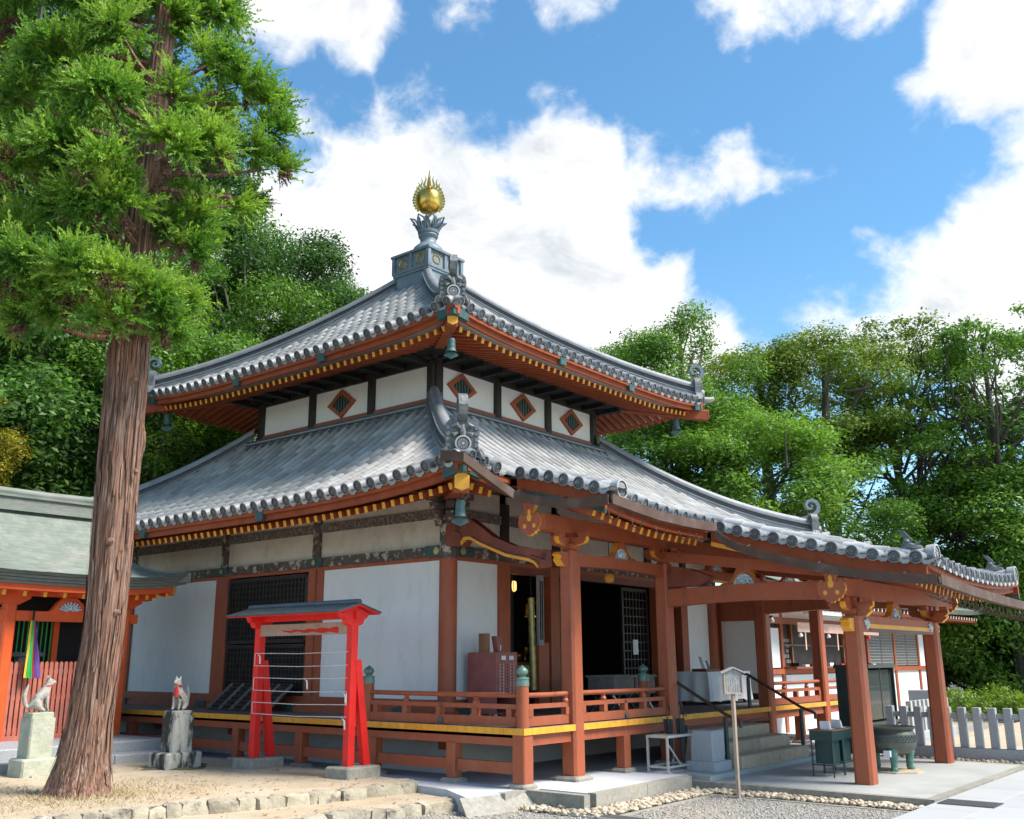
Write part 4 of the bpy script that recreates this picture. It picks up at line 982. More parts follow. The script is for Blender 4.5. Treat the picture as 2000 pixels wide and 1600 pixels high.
# railing
def newel(x, y):
    n = MB().lathe([(.088, 0), (.088, .545)], (x, y, ZD), 18).build('newel_post', 'red', DECK, True)
    z = ZD+.545
    MB().lathe([(.094, 0), (.094, .05), (.088, .055), (.088, .085), (.094, .09), (.09, .11), (.05, .118), (.045, .135), (.07, .15), (.082, .18), (.075, .215), (.04, .245), (.012, .262), (.003, .275)], (x, y, z), 18).build('newel_cap', 'giboshi', n, True)
def rail(p, q, mid, end0=False, end1=False):
    p = np.array((*p, 0.)); q = np.array((*q, 0.)); d = q-p; L_ = np.linalg.norm(d); e = d/L_
    z = lambda h: np.array((0, 0, ZD+h))
    MB().beam(p+z(.075), q+z(.075), .075, .12).build('bottom_rail', 'red', DECK)
    MB().beam(p+z(.27), q+z(.27), .06, .06).build('middle_rail', 'red', DECK)
    MB().tube([p+z(.42), p+e*L_*.5+z(.415), q+z(.42)], .034, 10).build('top_rail', 'red', DECK, True)
    for t in mid:
        c = p+d*t
        MB().box(c[0]-.045, c[0]+.045, c[1]-.045, c[1]+.045, ZD+.135, ZD+.24).build('baluster', 'red', DECK)
    for t, full in [(t, 1) for t in mid[1::2]]:
        c = p+d*t
        MB().lathe([(.045, 0), (.05, .03), (.03, .06), (.045, .09)], (c[0], c[1], ZD+.30), 8).build('baluster', 'red', DECK)
for y in (VY+.12, 11.62): newel(VX+.12, y)
rail((VX+.12, 11.53), (VX+.12, VY+.21), (.04, .26, .5, .74, .96))
for z_, r_b in ((.27, .022), (.06, .045)):
    o = MB().lathe([(r_b, 0), (r_b*1.05, .015), (r_b*.5, .025)], (0, 0, 0), 12).build('rail_boss', 'verdigris', DECK, True); o.matrix_basis = Matrix.Translation((VX+.08, 10.06, ZD+z_))@Matrix.Rotation(-math.pi/2, 4, 'Y')
rail((VX+.21, VY+.12), (11.84, VY+.12), (.05, .95))
rail((12.10, VY+.12), (14.55, VY+.12), (.04, .27, .5, .73, .97))
for z_, r_b in ((.27, .022), (.06, .045)):
    o = MB().lathe([(r_b, 0), (r_b*1.05, .015), (r_b*.5, .025)], (0, 0, 0), 12).build('rail_boss', 'verdigris', DECK, True); o.matrix_basis = Matrix.Translation((13.33, VY+.08, ZD+z_))@Matrix.Rotation(math.pi/2, 4, 'X')
rail((18.55, VY+.12), (21.0, VY+.12), (.04, .27, .5, .73, .97)); rail((21.26, VY+.12), (22.3, VY+.12), (.05, .95))
newel(14.62, VY+.55)
# --- front posts, beams, brackets
PY = 8.585; PX = (11.97, 14.68, 18.41, 21.13)
for x in PX:
    MB().post(x, PY, .06, 3.22, .26, .035, taper=.02).build('front_post', 'red', HALL)
    MB().cbox(x-.21, x+.21, PY-.21, PY+.21, -.02, .065, .03).build('base_stone', 'curb', HALL)
def arch_beam(x0, x1, Y, z0, z1, t=.16, trim=True, rise=.05):
    n = 10; lo = [(lerp(x0, x1, i/n), z0+rise*math.sin(math.pi*i/n)) for i in range(n+1)]; hi = [(lerp(x1, x0, i/n), z1+.3*rise*math.sin(math.pi*i/n)) for i in range(n+1)]
    MB().prism([(a, Y-t/2, b) for a, b in lo+hi], (0, t, 0)).build('rainbow_beam', 'red', HALL)
for a, b in zip(PX[:-1], PX[1:]): arch_beam(a+.12, b-.12, PY, 3.0, 3.19, rise=.03)
MB().sweep([np.array((lerp(15.0, 18.1, i/10), PY-.06, 2.985+.05*math.sin(math.pi*i/10)-.02)) for i in range(11)], [(.03, 0), (.03, .035), (-.03, .035), (-.03, 0)]).build('beam_trim', 'yellow', HALL)
def nose(x, y, dx, z, m0='red', m1='yellow', s=1.0, parent=HALL):
    """carved beam nose that pokes out of a post"""
    a = np.array((x, y, z)); d = np.array((dx, 0, 0.)) if not hasattr(dx, '__len__') else np.array((*dx, 0.))
    sx = np.array((-d[1], d[0], 0)); sx = sx/np.linalg.norm(sx); d = d/np.linalg.norm(d)
    pr = [(0, .10), (.20, .10), (.26, .06), (.20, .03), (.23, -.02), (.18, -.06), (.14, -.10), (0, -.10)]
    MB().prism([a+d*p*s+np.array((0, 0, q*s))-sx*.07*s for p, q in pr], sx*.14*s, 0, 1).build('beam_nose', [m0, m1], parent)
def bracket(x, y, z, s=1.0, parent=HALL):
    """boat bracket: bearing block, two crossing arms, small blocks"""
    mb = MB()
    mb.prism([(x-.10*s, y-.10*s, z), (x+.10*s, y-.10*s, z), (x+.14*s, y-.14*s, z+.07*s), (x-.14*s, y-.14*s, z+.07*s)], (0, .2*s, 0))
    mb.box(x-.14*s, x+.14*s, y-.14*s, y+.14*s, z+.07*s, z+.13*s)
    arm = [(-.42, .22), (-.42, .16), (-.36, .10), (-.2, .07), (.2, .07), (.36, .10), (.42, .16), (.42, .22)]
    mb.prism([(x+a*s, y-.055*s, z+b*s+.03*s) for a, b in arm], (0, .11*s, 0), 0, 1)
    mb.prism([(x-.055*s, y+a*s, z+b*s+.03*s) for a, b in arm], (.11*s, 0, 0), 0, 1)
    for a in (-.33, 0, .33):
        mb.box(x+a*s-.085*s, x+a*s+.085*s, y-.085*s, y+.085*s, z+.25*s, z+.335*s)
        if a: mb.box(x-.08*s, x+.08*s, y+a*s-.08*s, y+a*s+.08*s, z+.252*s, z+.33*s)
    mb.build('bracket', ['red', 'yellow'], parent)
for x in PX: bracket(x, PY, 3.22, .78)
MB().box(EXT_L+.02, EXT_R-.02, PY-.11, PY+.11, 3.475, 3.70).build('eave_purlin', 'red', HALL)
# frog-leg strut over the middle of each beam
def kaerumata(x, y, z, w, h, ax=(1., 0, 0), parent=HALL, carve=True):
    ax = np.array(ax); up = np.array((0, 0, 1.)); n = np.cross(ax, up); o = np.array((x, y, z))
    out = [(-1, 0), (-.92, .10), (-.62, .16), (-.45, .38), (-.30, .78), (-.16, 1.0), (.16, 1.0), (.30, .78), (.45, .38), (.62, .16), (.92, .10), (1, 0), (.50, 0), (.42, .2), (.28, .5), (0, .66), (-.28, .5), (-.42, .2), (-.50, 0)]
    half = [(a, b) for a, b in out]
    L_ = [half[i] for i in (0, 1, 2, 3, 4, 5)]+[half[i] for i in (15, 16, 17, 18)]
    R2_ = [half[i] for i in (6, 7, 8, 9, 10, 11)]+[half[i] for i in (12, 13, 14, 15)]
    mb = MB()
    for q in (L_, R2_): mb.prism([o+ax*a*w+up*b*h-n*.05 for a, b in q], n*.10, 0, 1)
    mb.prism([o+ax*a*w+up*b*h-n*.05 for a, b in (half[5], half[6], half[15])], n*.10, 0)
    k = mb.build('frog_leg_strut', ['red', 'yellow'], parent)
    if carve:
        cm = MB(); cm.prism([o+ax*a*w+up*b*h+n*.0 for a, b in ((-.44, .02), (.44, .02), (.36, .26), (.2, .5), (0, .6), (-.2, .5), (-.36, .26))], n*.03)
        for i in range(7):
            t = math.pi*(i+.5)/7; cm.tube([o+ax*.12*w*math.cos(t)+up*(.08+.1*math.sin(t))*h+n*.035, o+ax*.33*w*math.cos(t)+up*(.08+.42*math.sin(t))*h+n*.045], [.02, .012], 5)
        cm.build('carving', 'carved_white', k)
kaerumata(13.33, PY, 3.20, .42, .27); kaerumata(16.55, PY, 3.20, .42, .27); kaerumata(19.8, PY, 3.2, .42, .27)
# curved "lobster" beam from hall corner to front post, yellow soffit line
def lobster(X):
    up_ = [(880, 1030), (900, 1012), (925, 1013), (945, 1028), (970, 1048), (1010, 1066), (1050, 1073), (1085, 1075), (1088, 1108), (1062, 1112), (1050, 1100), (1000, 1090), (950, 1068), (930, 1056), (918, 1058), (912, 1068), (880, 1068)]
    P_ = [onX(a, b, 12.0) for a, b in up_]
    dx = X-12.0
    MB().prism([p+np.array((dx-.09, 0, 0)) for p in P_], (.18, 0, 0)).build('lobster_beam', 'red_dark', HALL)
    ln = [(913, 1066), (919, 1057), (931, 1056), (950, 1067), (1000, 1089), (1047, 1099), (1057, 1104), (1062, 1111)]
    Q = [onX(a, b, 12.0)+np.array((dx-.10, 0, .008)) for a, b in ln]
    MB().sweep(Q, [(.04, -.005), (.04, .042), (-.05, .042), (-.05, -.005)]).build('beam_trim', 'yellow', HALL)
    c = onX(903, 1032, 12.0)+np.array((dx-.092, 0, 0)); mb = MB()
    mb.tube([c+np.array((0, .07*k/16*math.cos(k*.75), .07*k/16*math.sin(k*.75))) for k in range(17)]+[c+np.array((0, .0-.06, -.09)), c+np.array((0, -.1, -.17))], .006, 4)
    c = onX(1070, 1088, 12.0)+np.array((dx-.092, 0, 0))
    mb.tube([c+np.array((0, .06*k/14*math.cos(k*.75), .06*k/14*math.sin(k*.75))) for k in range(15)]+[c+np.array((0, .14, .01)), c+np.array((0, .24, .04))], .006, 4)
    mb.build('beam_scrollwork', 'black', HALL)
lobster(11.97); lobster(21.13)
nose(11.87, PY, -1, 3.09); nose(21.23, PY, 1, 3.09)
# dark carved bracket set on the hall corner
mb = MB()
for k, (o_, z) in enumerate(((.28, 4.0), (.42, 4.14), (.5, 4.26))):
    for dx, dy in ((-1, 0), (0, -1), (-.75, -.75), (0, .6), (.6, 0)): mb.beam((WX, WY, z), (WX+dx*o_, WY+dy*o_, z), .12, .10)
mb.tube([(WX-.28, WY, 3.95), (WX-.24, WY, 3.85), (WX-.14, WY, 3.84)], [.07, .08, .03], 7)
mb.build('corner_bracket', 'frieze', HALL)
# gable pendants (turnip-shaped gegyo) on the verges
def gegyo(X, y, z, s, parent=HALL, sg=-1):
    hf = [(.55, 1.0), (.36, .60), (.30, .42), (.42, .34), (.50, .44), (.66, .46), (.84, .30), (.90, .05), (.82, -.16), (.70, -.22), (.62, -.36), (.46, -.38), (.36, -.50), (.18, -.50), (.10, -.58)]
    out = [(-a, b) for a, b in hf]+[(0, -.54)]+hf[::-1]
    w = .20*s; h = .27*s
    g = MB().prism([(X, y+a*w, z+b*h) for a, b in out], (sg*-.07, 0, 0), 0, 1).build('gable_pendant', ['red', 'yellow'], parent)
    mb = MB()
    x_ = X+sg*.004
    for q in ([(-.12, .1), (-.2, .3), (-.1, .42), (-.13, .58), (0, .68), (.13, .58), (.1, .42), (.2, .3), (.12, .1)],): mb.prism([(x_, y+a*w, z+b*h) for a, b in q], (-.006*sg, 0, 0))
    for k in (-1, 1): mb.prism([(x_, y+(k*.38+.13*math.cos(t))*w, z+(-.12+.11*math.sin(t))*h) for t in np.linspace(0, 2*math.pi, 9)[:8]], (-.006*sg, 0, 0))
    mb.build('pendant_ornament', 'yellow', g)
gy = onX(1032, 1022, EXT_L-.03); gegyo(EXT_L-.01, gy[1], gy[2], 1.15)
gy = onX(1622, 1152, POR_L-.03); gegyo(POR_L-.01, gy[1], gy[2], 1.2)
gegyo(EXT_R+.01, PY, 3.55, 1.05, sg=1); gegyo(POR_R+.01, 5.41, 2.62, 1.1, sg=1)
# --- porch
QY = 5.41; QZ = -.083
for x in (14.68, 18.41):
    MB().post(x, QY, QZ, 2.26, .27, .04, taper=.03).build('porch_post', 'red', HALL)
    bracket(x, QY, 2.26, .80)
    nose(x-.10 if x < 16 else x+.10, QY, -1 if x < 16 else 1, 2.13, 'yellow', 'yellow', .95)
    nose(x, QY-.10, (0, -1), 2.34, 'red', 'yellow', .9)
PB = MB().box(14.80, 18.29, QY-.09, QY+.09, 2.045, 2.27).build('porch_beam', 'red', HALL)
MB().box(15.05, 18.05, QY-.094, QY-.088, 2.09, 2.155).build('beam_trim', 'yellow', PB)
MB().box(15.12, 17.98, QY-.10, QY-.089, 2.05, 2.087).build('beam_trim', 'tile_dark', PB)
for x, k in ((14.98, 1), (18.1, -1)):
    mb = MB()
    for a, b, l in ((.9, .16, 1), (1.5, .17, 1), (2.2, .15, 1), (-.6, .12, 1)):
        mb.tube([(x, QY-.10, 2.08), (x+k*.05*math.cos(a), QY-.105, 2.10+b*.5), (x+k*b*math.cos(a), QY-.10, 2.09+b*math.sin(abs(a)))], [.018, .035, .008], 6)
    mb.build('leaf_carving', 'carved_white', PB, True)
mb = MB(); mb.tube([(14.555, QY+.02*math.cos(t)-.03, 2.13+.05*math.sin(t)) for t in np.linspace(0, 6.28, 10)], .018, 5); mb.build('leaf_carving', 'carved_white', PB, True)
kaerumata(16.55, QY, 2.27, .50, .28)
MB().box(POR_L+.02, POR_R-.02, QY-.11, QY+.11, 2.535, 2.79).build('eave_purlin', 'red', HALL)
for x in (14.68, 18.41):
    n = 12; y0, y1 = PY-.13, QY+.10
    lo = [(lerp(y0, y1, i/n), 2.50+.05*math.sin(math.pi*i/n)) for i in range(n+1)]; hi = [(lerp(y1, y0, i/n), 2.78+.03*math.sin(math.pi*i/n)) for i in range(n+1)]
    MB().prism([(x-.10, a, b) for a, b in lo+hi], (.20, 0, 0)).build('tie_beam', 'red', HALL)
    MB().prism([(x-.09, a, b) for a, b in ((PY-.1, 2.82), (PY-.75, 2.82), (PY-.95, 2.95), (PY-.5, 3.12), (PY-.1, 3.1))], (.18, 0, 0)).build('tie_beam', 'red_dark', HALL)
    kaerumata(x, 7.1, 2.80, .42, .30, (0, -1., 0))
    MB().beam((x, PY, 3.35), (x, QY-.2, 2.86), .15, .16).build('tie_beam', 'red', HALL)
# ------------------------------------------------------------------ the setting
GZ0 = -.20
def sheet(name, poly, z, m, sub=None): 
    return struct(MB().add([(x, y, z) for x, y in poly], [tuple(range(len(poly)))]).build(name, m))
sheet('ground', [(-150, -150), (250, -150), (250, 250), (-150, 250)], -.26, 'earth')
sheet('gravel_yard', [(-20, -30), (60, -30), (60, 30), (-20, 30)], GZ0, 'gravel')
# hall platform with kerb stones, porch pad
def solid(name, poly, z0, z1, m):
    return struct(MB().prism([(x, y, z1) for x, y in poly], (0, 0, z0-z1)).build(name, m))
PLAT = solid('hall_platform', [(10.30, 10.4), (10.14, 9.35), (9.70, 8.62), (10.30, 8.50), (10.93, 8.40), (10.93, 7.62), (13.52, 7.62), (13.52, 8.0), (24, 8.0), (24, 23), (10.30, 23)], -.3, 0, 'concrete')
def kerbline(p, q, parent, z1, w=.13, L_=1.05, z0=-.3):
    p = np.array((*p, 0.)); q = np.array((*q, 0.)); d = q-p; n = max(1, int(round(np.linalg.norm(d)/L_))); e = d/np.linalg.norm(d); sx = np.array((-e[1], e[0], 0))
    for i in range(n):
        a = p+d*i/n+e*.004; b = p+d*(i+1)/n-e*.004
        mb = MB(); ov = lambda z, t: [a-sx*t*0+np.array((0, 0, z)), b+np.array((0, 0, z)), b+sx*(w-t)+np.array((0, 0, z)), a+sx*(w-t)+np.array((0, 0, z))]
        mb.prism(ov(z1, 0), (0, 0, z0-z1)).build('kerb_stone', 'curb', parent)
kerbline((10.93, 7.50), (13.4, 7.50), PLAT, .006); kerbline((10.80, 8.42), (10.80, 7.50), PLAT, .006, w=-.13)
kerbline((10.25, 8.43), (10.80, 8.43), PLAT, .004, w=.13)
struct(MB().prism([(9.62, 8.64, -.004), (10.79, 8.43, -.004), (10.79, 8.18, -.215), (9.5, 8.40, -.215)], (0, 0, -.05)).build('apron_ramp', 'curb'))
PAD = solid('porch_pad', [(13.66, 4.28), (20.5, 4.28), (20.5, 8.0), (13.66, 7.99)], -.3, QZ, 'pad')
struct(MB().box(13.66, 18.9, 7.35, 8.2, -.3, -.012).build('step_apron', 'pad'))
kerbline((13.53, 7.62), (13.53, 4.15), PAD, QZ+.006, w=.128, L_=1.3); kerbline((13.53, 4.15), (20.5, 4.15), PAD, QZ+.004, w=.128, L_=1.3)
# granite path: slabs laid in courses
PATH = struct(MB().box(5, 40, -10, 4.14, -.3, -.135).build('granite_path', 'pad'))
mat_gap = 0
ys = [4.135, 3.50, 2.60, 1.70, .8, -.1]
for k in range(len(ys)-1):
    x = 7.0+(k % 2)*.6
    while x < 22:
        MB().cbox(x+.004, x+1.196, ys[k+1]+.004, ys[k]-.004, -.2, -.10, .004).build('slab', 'path', PATH); x += 1.2
# flush edging strips round the gravel
struct(MB().box(10.45, 13.2, 6.98, 7.06, -.25, GZ0+.012).box(13.12, 13.20, 4.15, 6.98, -.25, GZ0+.010).build('edging', 'curb'))
# pebbles
def pebble_mesh(name, pts, r0, r1, m, flat=.65, parent=None):
    ico = np.array([(0, 0, 1)]+[(.894*math.cos(t), .894*math.sin(t), .447) for t in np.arange(5)*2*math.pi/5]+[(.894*math.cos(t), .894*math.sin(t), -.447) for t in (np.arange(5)+.5)*2*math.pi/5]+[(0, 0, -1)])
    fc = [(0, 1+i, 1+(i+1) % 5) for i in range(5)]+[(1+i, 6+i, 1+(i+1) % 5) for i in range(5)]+[(6+i, 6+(i+1) % 5, 1+(i+1) % 5) for i in range(5)]+[(11, 6+(i+1) % 5, 6+i) for i in range(5)]
    fc = np.array(fc); V = []; F = []; RN = []
    for k, p in enumerate(pts):
        r = r0+(r1-r0)*rng.random()**2; s = r*np.array((1, .6+.4*rng.random(), flat*(.7+.5*rng.random()))); t = rng.random()*6.28
        v = ico*(1+.18*rng.standard_normal((12, 1)))*s
        c, s_ = math.cos(t), math.sin(t); v = np.stack([v[:, 0]*c-v[:, 1]*s_, v[:, 0]*s_+v[:, 1]*c, v[:, 2]], 1)
        V.append(v+np.array(p)+(0, 0, s[2]*.35)); F.append(fc+12*k); RN.append(np.full(20, rng.random()))
    return npmesh(name, np.concatenate(V), np.concatenate(F), m, np.concatenate(RN), smooth=True)
pts = []
for _ in range(1500): pts.append((10.6+2.75*rng.random(), 7.08+.38*rng.random(), GZ0+.01+.03*rng.random()))
for _ in range(350): pts.append((10.35+.42*rng.random(), 7.1+1.25*rng.random()**.8, GZ0+.01+.03*rng.random()))
for _ in range(1150): pts.append((13.22+.28*rng.random(), 4.2+2.9*rng.random(), GZ0+.01+.03*rng.random()))
o = stuff(link('pebble_border', pebble_mesh('pebble_border', pts, .016, .055, 'pebble', .55))); o['label'] = 'band of cream pebbles along the kerb of the hall platform'; o['category'] = 'pebbles'
pts = [(8.3+4.9*rng.random(), 4.2+4.9*rng.random(), GZ0) for _ in range(15000)]
pts = [p for p in pts if not (p[0] > 10.4 and p[1] > 7.0) and not p[0] > 13.1]
o = stuff(link('loose_gravel', pebble_mesh('loose_gravel', pts, .007, .02, 'gravel_stone'))); o['label'] = 'fine grey brown gravel spread over the front yard'; o['category'] = 'gravel'
# drain cover and grate
d0 = onZ(900, 1565, -.19); d1 = onZ(960, 1562, -.19); 
DR = thing('drain_cover', 'long dark slotted drain cover lying in the gravel by the platform corner', 'drain', (10.4, 8.0, GZ0))
a = np.array((10.62, 9.05, -.185)); b = np.array((10.42, 5.2, -.185)); 
for i in range(8):
    p, q = lerp(a, b, i/8), lerp(a, b, (i+1)/8-.003); MB().beam(p, q, .26, .03).build('cover_plate', 'drain', DR)
for s_ in (-1, 1): MB().beam(a+(s_*.145, 0, .0), b+(s_*.145, 0, .0), .02, .028).build('cover_frame', 'aluminium', DR)
GR = thing('floor_grate', 'dark rectangular metal grate set in the pale granite paving', 'grate', (13.75, 3.8, -.1))
MB().box(13.38, 13.86, 3.42, 4.08, -.12, -.094).build('grate_plate', 'drain', GR)
mb = MB()
for i in range(24): mb.box(13.385, 13.855, 3.43+i*.0275, 3.442+i*.0275, -.0935, -.086)
mb.build('grate_bars', 'drain', GR)
# sand terraces with rough edge stones
T1 = [(10.22, 10.02), (8.59, 10.28), (7.33, 10.62), (6.2, 10.9), (5.16, 11.1), (2.0, 11.8), (-8, 14), (-8, 40), (9.0, 40), (10.42, 24), (10.42, 11.6)]
TER = solid('sand_terrace', T1, -.3, .05, 'sand')
T2 = [(10.0, 9.02), (8.88, 9.2), (7.6, 9.45), (6.4, 9.75), (4, 10.3), (-2, 12), (-2, 14), (10.2, 10.3)]
TER2 = solid('lower_terrace', T2, -.3, -.085, 'sand')
def stone(name, c, ax, L_, w, h, parent, m='kerbstone'):
    """rough block, rounded by pushing a 3x3x3 grid"""
    ax = np.array((*ax, 0.)); ax /= np.linalg.norm(ax); sx = np.array((-ax[1], ax[0], 0)); v = []; idx = {}
    for i in range(4):
        for j in range(3):
            for k in range(3):
                a, b, d = i/3*2-1, j-1, k-1
                if 0 < i < 3 and j == 1 and k == 1: continue
                n = np.array((a, b, d)); r = max(1, np.linalg.norm(n*np.array((.86, .86, .86))))
                n = n/(r**.50)+rng.normal(0, .07, 3)
                idx[(i, j, k)] = len(v); v.append(np.array(c)+ax*n[0]*L_/2+sx*n[1]*w/2+np.array((0, 0, n[2]*h/2)))
    f = []
    for i in range(3):
        for k in range(2):
            for j in (0, 2): f.append((idx[i, j, k], idx[i+1, j, k], idx[i+1, j, k+1], idx[i, j, k+1]))
        for j in range(2):
            for k in (0, 2): f.append((idx[i, j, k], idx[i, j+1, k], idx[i+1, j+1, k], idx[i+1, j, k]))
    for i in (0, 3):
        for j in range(2):
            for k in range(2): f.append((idx[i, j, k], idx[i, j+1, k], idx[i, j+1, k+1], idx[i, j, k+1]))
    me = MB().add(v, f).mesh(name, m, True); 
    return link(name, me, parent)
def stones(line, z, h, parent, lo=.17, hi=.36):
    for (x0, y0), (x1, y1) in zip(line[:-1], line[1:]):
        d = np.array((x1-x0, y1-y0)); L_ = np.linalg.norm(d); e = d/L_; t = 0
        while t < L_-.05:
            l = min(lo+(hi-lo)*rng.random(), L_-t+.05); c = np.array((x0, y0))+e*(t+l/2)
            stone('edge_stone', (c[0]+rng.normal(0, .012), c[1]+rng.normal(0, .02), z-h/2-.012+rng.normal(0, .010)), e+rng.normal(0, .05, 2), l*1.10, .24+.08*rng.random(), h*(.92+.14*rng.random()), parent); t += l
stones([(10.24, 10.36), (10.15, 10.02), (8.59, 10.28), (7.33, 10.62), (6.2, 10.9), (4.6, 11.25)], .07, .26, TER)
stones([(10.1, 9.35), (9.98, 9.02), (8.88, 9.2), (7.6, 9.45), (6.4, 9.75)], -.065, .24, TER2)
# dry grass round the cedar foot
n = 3600; ang = rng.random(n)*6.28; rr = .35+1.5*rng.random(n)**1.6
cx_, cy_ = 6.65+rr*np.cos(ang), 12.2+rr*np.sin(ang)*.8
ok = cy_ > 11.0-(cx_-6.2)*.2; cx_, cy_ = cx_[ok], cy_[ok]; n = len(cx_)
h = .015+.06*rng.random(n); dx, dy = rng.normal(0, .06, n), rng.normal(0, .06, n); tx = rng.random(n)*6.28; wv = .006
V = np.empty((n, 3, 3)); V[:, 0] = np.stack([cx_-wv*np.cos(tx), cy_-wv*np.sin(tx), np.full(n, .045)], 1); V[:, 1] = np.stack([cx_+wv*np.cos(tx), cy_+wv*np.sin(tx), np.full(n, .045)], 1); V[:, 2] = np.stack([cx_+dx, cy_+dy, .05+h], 1)
o = stuff(link('dry_grass', npmesh('dry_grass', V.reshape(-1, 3), np.arange(3*n).reshape(-1, 3), 'dry_grass'))); o['label'] = 'straw-coloured dry grass round the foot of the cedar'; o['category'] = 'grass'
# hillside behind
def terrain():
    n = 60; g = []
    for i in range(n+1):
        for j in range(n+1):
            x, y = -60+180*i/n, -20+140*j/n
            d = (y-26)*.8+(10-x)*.25
            z = -.28+max(0, d)*.18+1.2*math.sin(x*.13)*math.cos(y*.11)*min(1, max(0, d)/10)
            g.append((x, y, z if d > 0 else -.6))
    return struct(MB().add(g, [(i*(n+1)+j, (i+1)*(n+1)+j, (i+1)*(n+1)+j+1, i*(n+1)+j+1) for i in range(n) for j in range(n)]).build('hillside', 'earth', None, True))
terrain()

# fallen leaves and grit on the sand
n = 150; x = 4.5+6*rng.random(n); y = 9.2+5.6*rng.random(n); zz = np.where(y > 10.35-(x-8.3)*.17, .056, -.078); ok = (y > 9.25-(x-8.8)*.15) & (x < 10.1)
x, y, zz = x[ok], y[ok], zz[ok]; n = len(x); t = rng.random(n)*6.28; s_ = .018+.03*rng.random(n); V = np.empty((n, 4, 3))
for k, (a, b, h) in enumerate(((-1, 0, .004), (0, -.5, .0), (1, 0, .010), (0, .5, .0))): V[:, k] = np.stack([x+s_*(a*np.cos(t)-b*np.sin(t)), y+s_*(a*np.sin(t)+b*np.cos(t)), zz+h+.004*rng.random(n)], 1)
o = stuff(link('fallen_leaves', npmesh('fallen_leaves', V.reshape(-1, 3), np.arange(4*n).reshape(-1, 4), 'dry_leaf', rng.random(n)))); o['label'] = 'scattered brown fallen leaves on the sand terrace'; o['category'] = 'leaves'
pts = [(4.5+5.8*rng.random(), 9.3+4.5*rng.random(), 0) for _ in range(900)]
pts = [(a, b, .05 if b > 10.4-(a-8.3)*.17 else -.085) for a, b, c in pts if b > 9.3-(a-8.8)*.15 and a < 10.1]
o = stuff(link('sand_grit', pebble_mesh('sand_grit', pts, .004, .016, 'gravel_stone'))); o['label'] = 'loose grit strewn over the sand terrace'; o['category'] = 'grit'
# ------------------------------------------------------------------ things round the hall
# wish-plaque rack
EY0, EY1, EX = 11.07, 13.25, 9.95
RK = thing('plaque_rack', 'bright red timber rack with a small dark roof and empty strings, standing on the sand', 'rack', (EX, 12.16, .05))
for y in (EY0, EY1):
    MB().cbox(EX-.22, EX+.42, y-.24, y+.24, 0.0, .20, .02).build('footing_stone', 'curb', RK)
    MB().post(EX, y, .20, 2.22, .125, .008).build('rack_post', 'vermilion', RK)
    MB().beam((EX+.30, y-.02, .20), (EX+.07, y-.02, 1.66), .10, .12, up=(1, 0, 0)).build('rack_brace', 'vermilion', RK)
    mb = MB(); mb.prism([(EX+a, y-.06, 2.21+b) for a, b in ((-.26, .115), (-.22, .05), (-.17, .03), (-.14, -.04), (-.08, -.06), (.08, -.06), (.14, -.04), (.17, .03), (.22, .05), (.26, .115), (0, .22))], (0, .12, 0)); mb.build('rack_bracket', 'vermilion', RK)
MB().box(EX-.05, EX-.03, EY0+.063, EY1-.063, 2.03, 2.205).build('name_board', 'bare_wood', RK)
mb = MB(); ys_ = np.linspace(EY0+.25, EY1-.62, 14); 
top = [(EX-.053, y, 2.135+.012*math.sin(i*2.1)-.03*(i/13)) for i, y in enumerate(ys_)]; bot = [(EX-.053, y, 2.085+.012*math.cos(i*1.7)-.03*(i/13)) for i, y in enumerate(ys_[::-1])]
bot = [(x, y, z-.0) for (x, y, z) in bot]; 
for i in range(13): mb.add([top[i], top[i+1], bot[12-i], bot[13-i]], [(0, 1, 2, 3)])
mb.build('torn_paint', 'bib', RK)
MB().beam((EX, EY0-.12, 2.30), (EX, EY1+.30, 2.30), .08, .10).build('ridge_beam', 'vermilion', RK)
for sg in (-1, 1):
    MB().prism([(EX, EY0-.16, 2.455), (EX+sg*.42, EY0-.16, 2.335), (EX+sg*.42, EY0-.16, 2.355), (EX, EY0-.16, 2.477)], (0, EY1-EY0+.52, 0)).build('roof_sheet', 'sheet_metal', RK)
    MB().prism([(EX, EY0-.15, 2.43), (EX+sg*.40, EY0-.15, 2.315), (EX+sg*.40, EY0-.15, 2.333), (EX, EY0-.15, 2.452)], (0, EY1-EY0+.50, 0)).build('roof_board', 'vermilion', RK)
    for k in range(5):
        y = lerp(EY0-.16, EY1+.36, (k+.5)/5); MB().beam((EX+sg*.02, y, 2.478), (EX+sg*.42, y, 2.362), .012, .012).build('roof_seam', 'sheet_metal', RK)
MB().tube([(EX, EY0-.13, 2.488), (EX, EY1+.30, 2.488)], .045, 12).build('ridge_cap', 'sheet_metal', RK, True)
for i, z in enumerate((1.77, 1.58, 1.40, 1.21, 1.03, .86)):
    MB().tube([(EX-.075, EY0, z+.01), (EX-.075, (EY0+EY1)/2, z-.012), (EX-.075, EY1, z)], .006, 5).build('string', 'string', RK)
for (y0, z0), (y1, z1) in (((EY1, 1.77), (EY1, 1.58)), ((EY1, 1.40), (EY1, 1.21)), ((EY1, 1.03), (EY1, .86)), ((EY0, 1.21), (EY0, 1.03))): MB().tube([(EX-.077, y0, z0), (EX-.077, y1, z1)], .006, 5).build('string', 'string', RK)
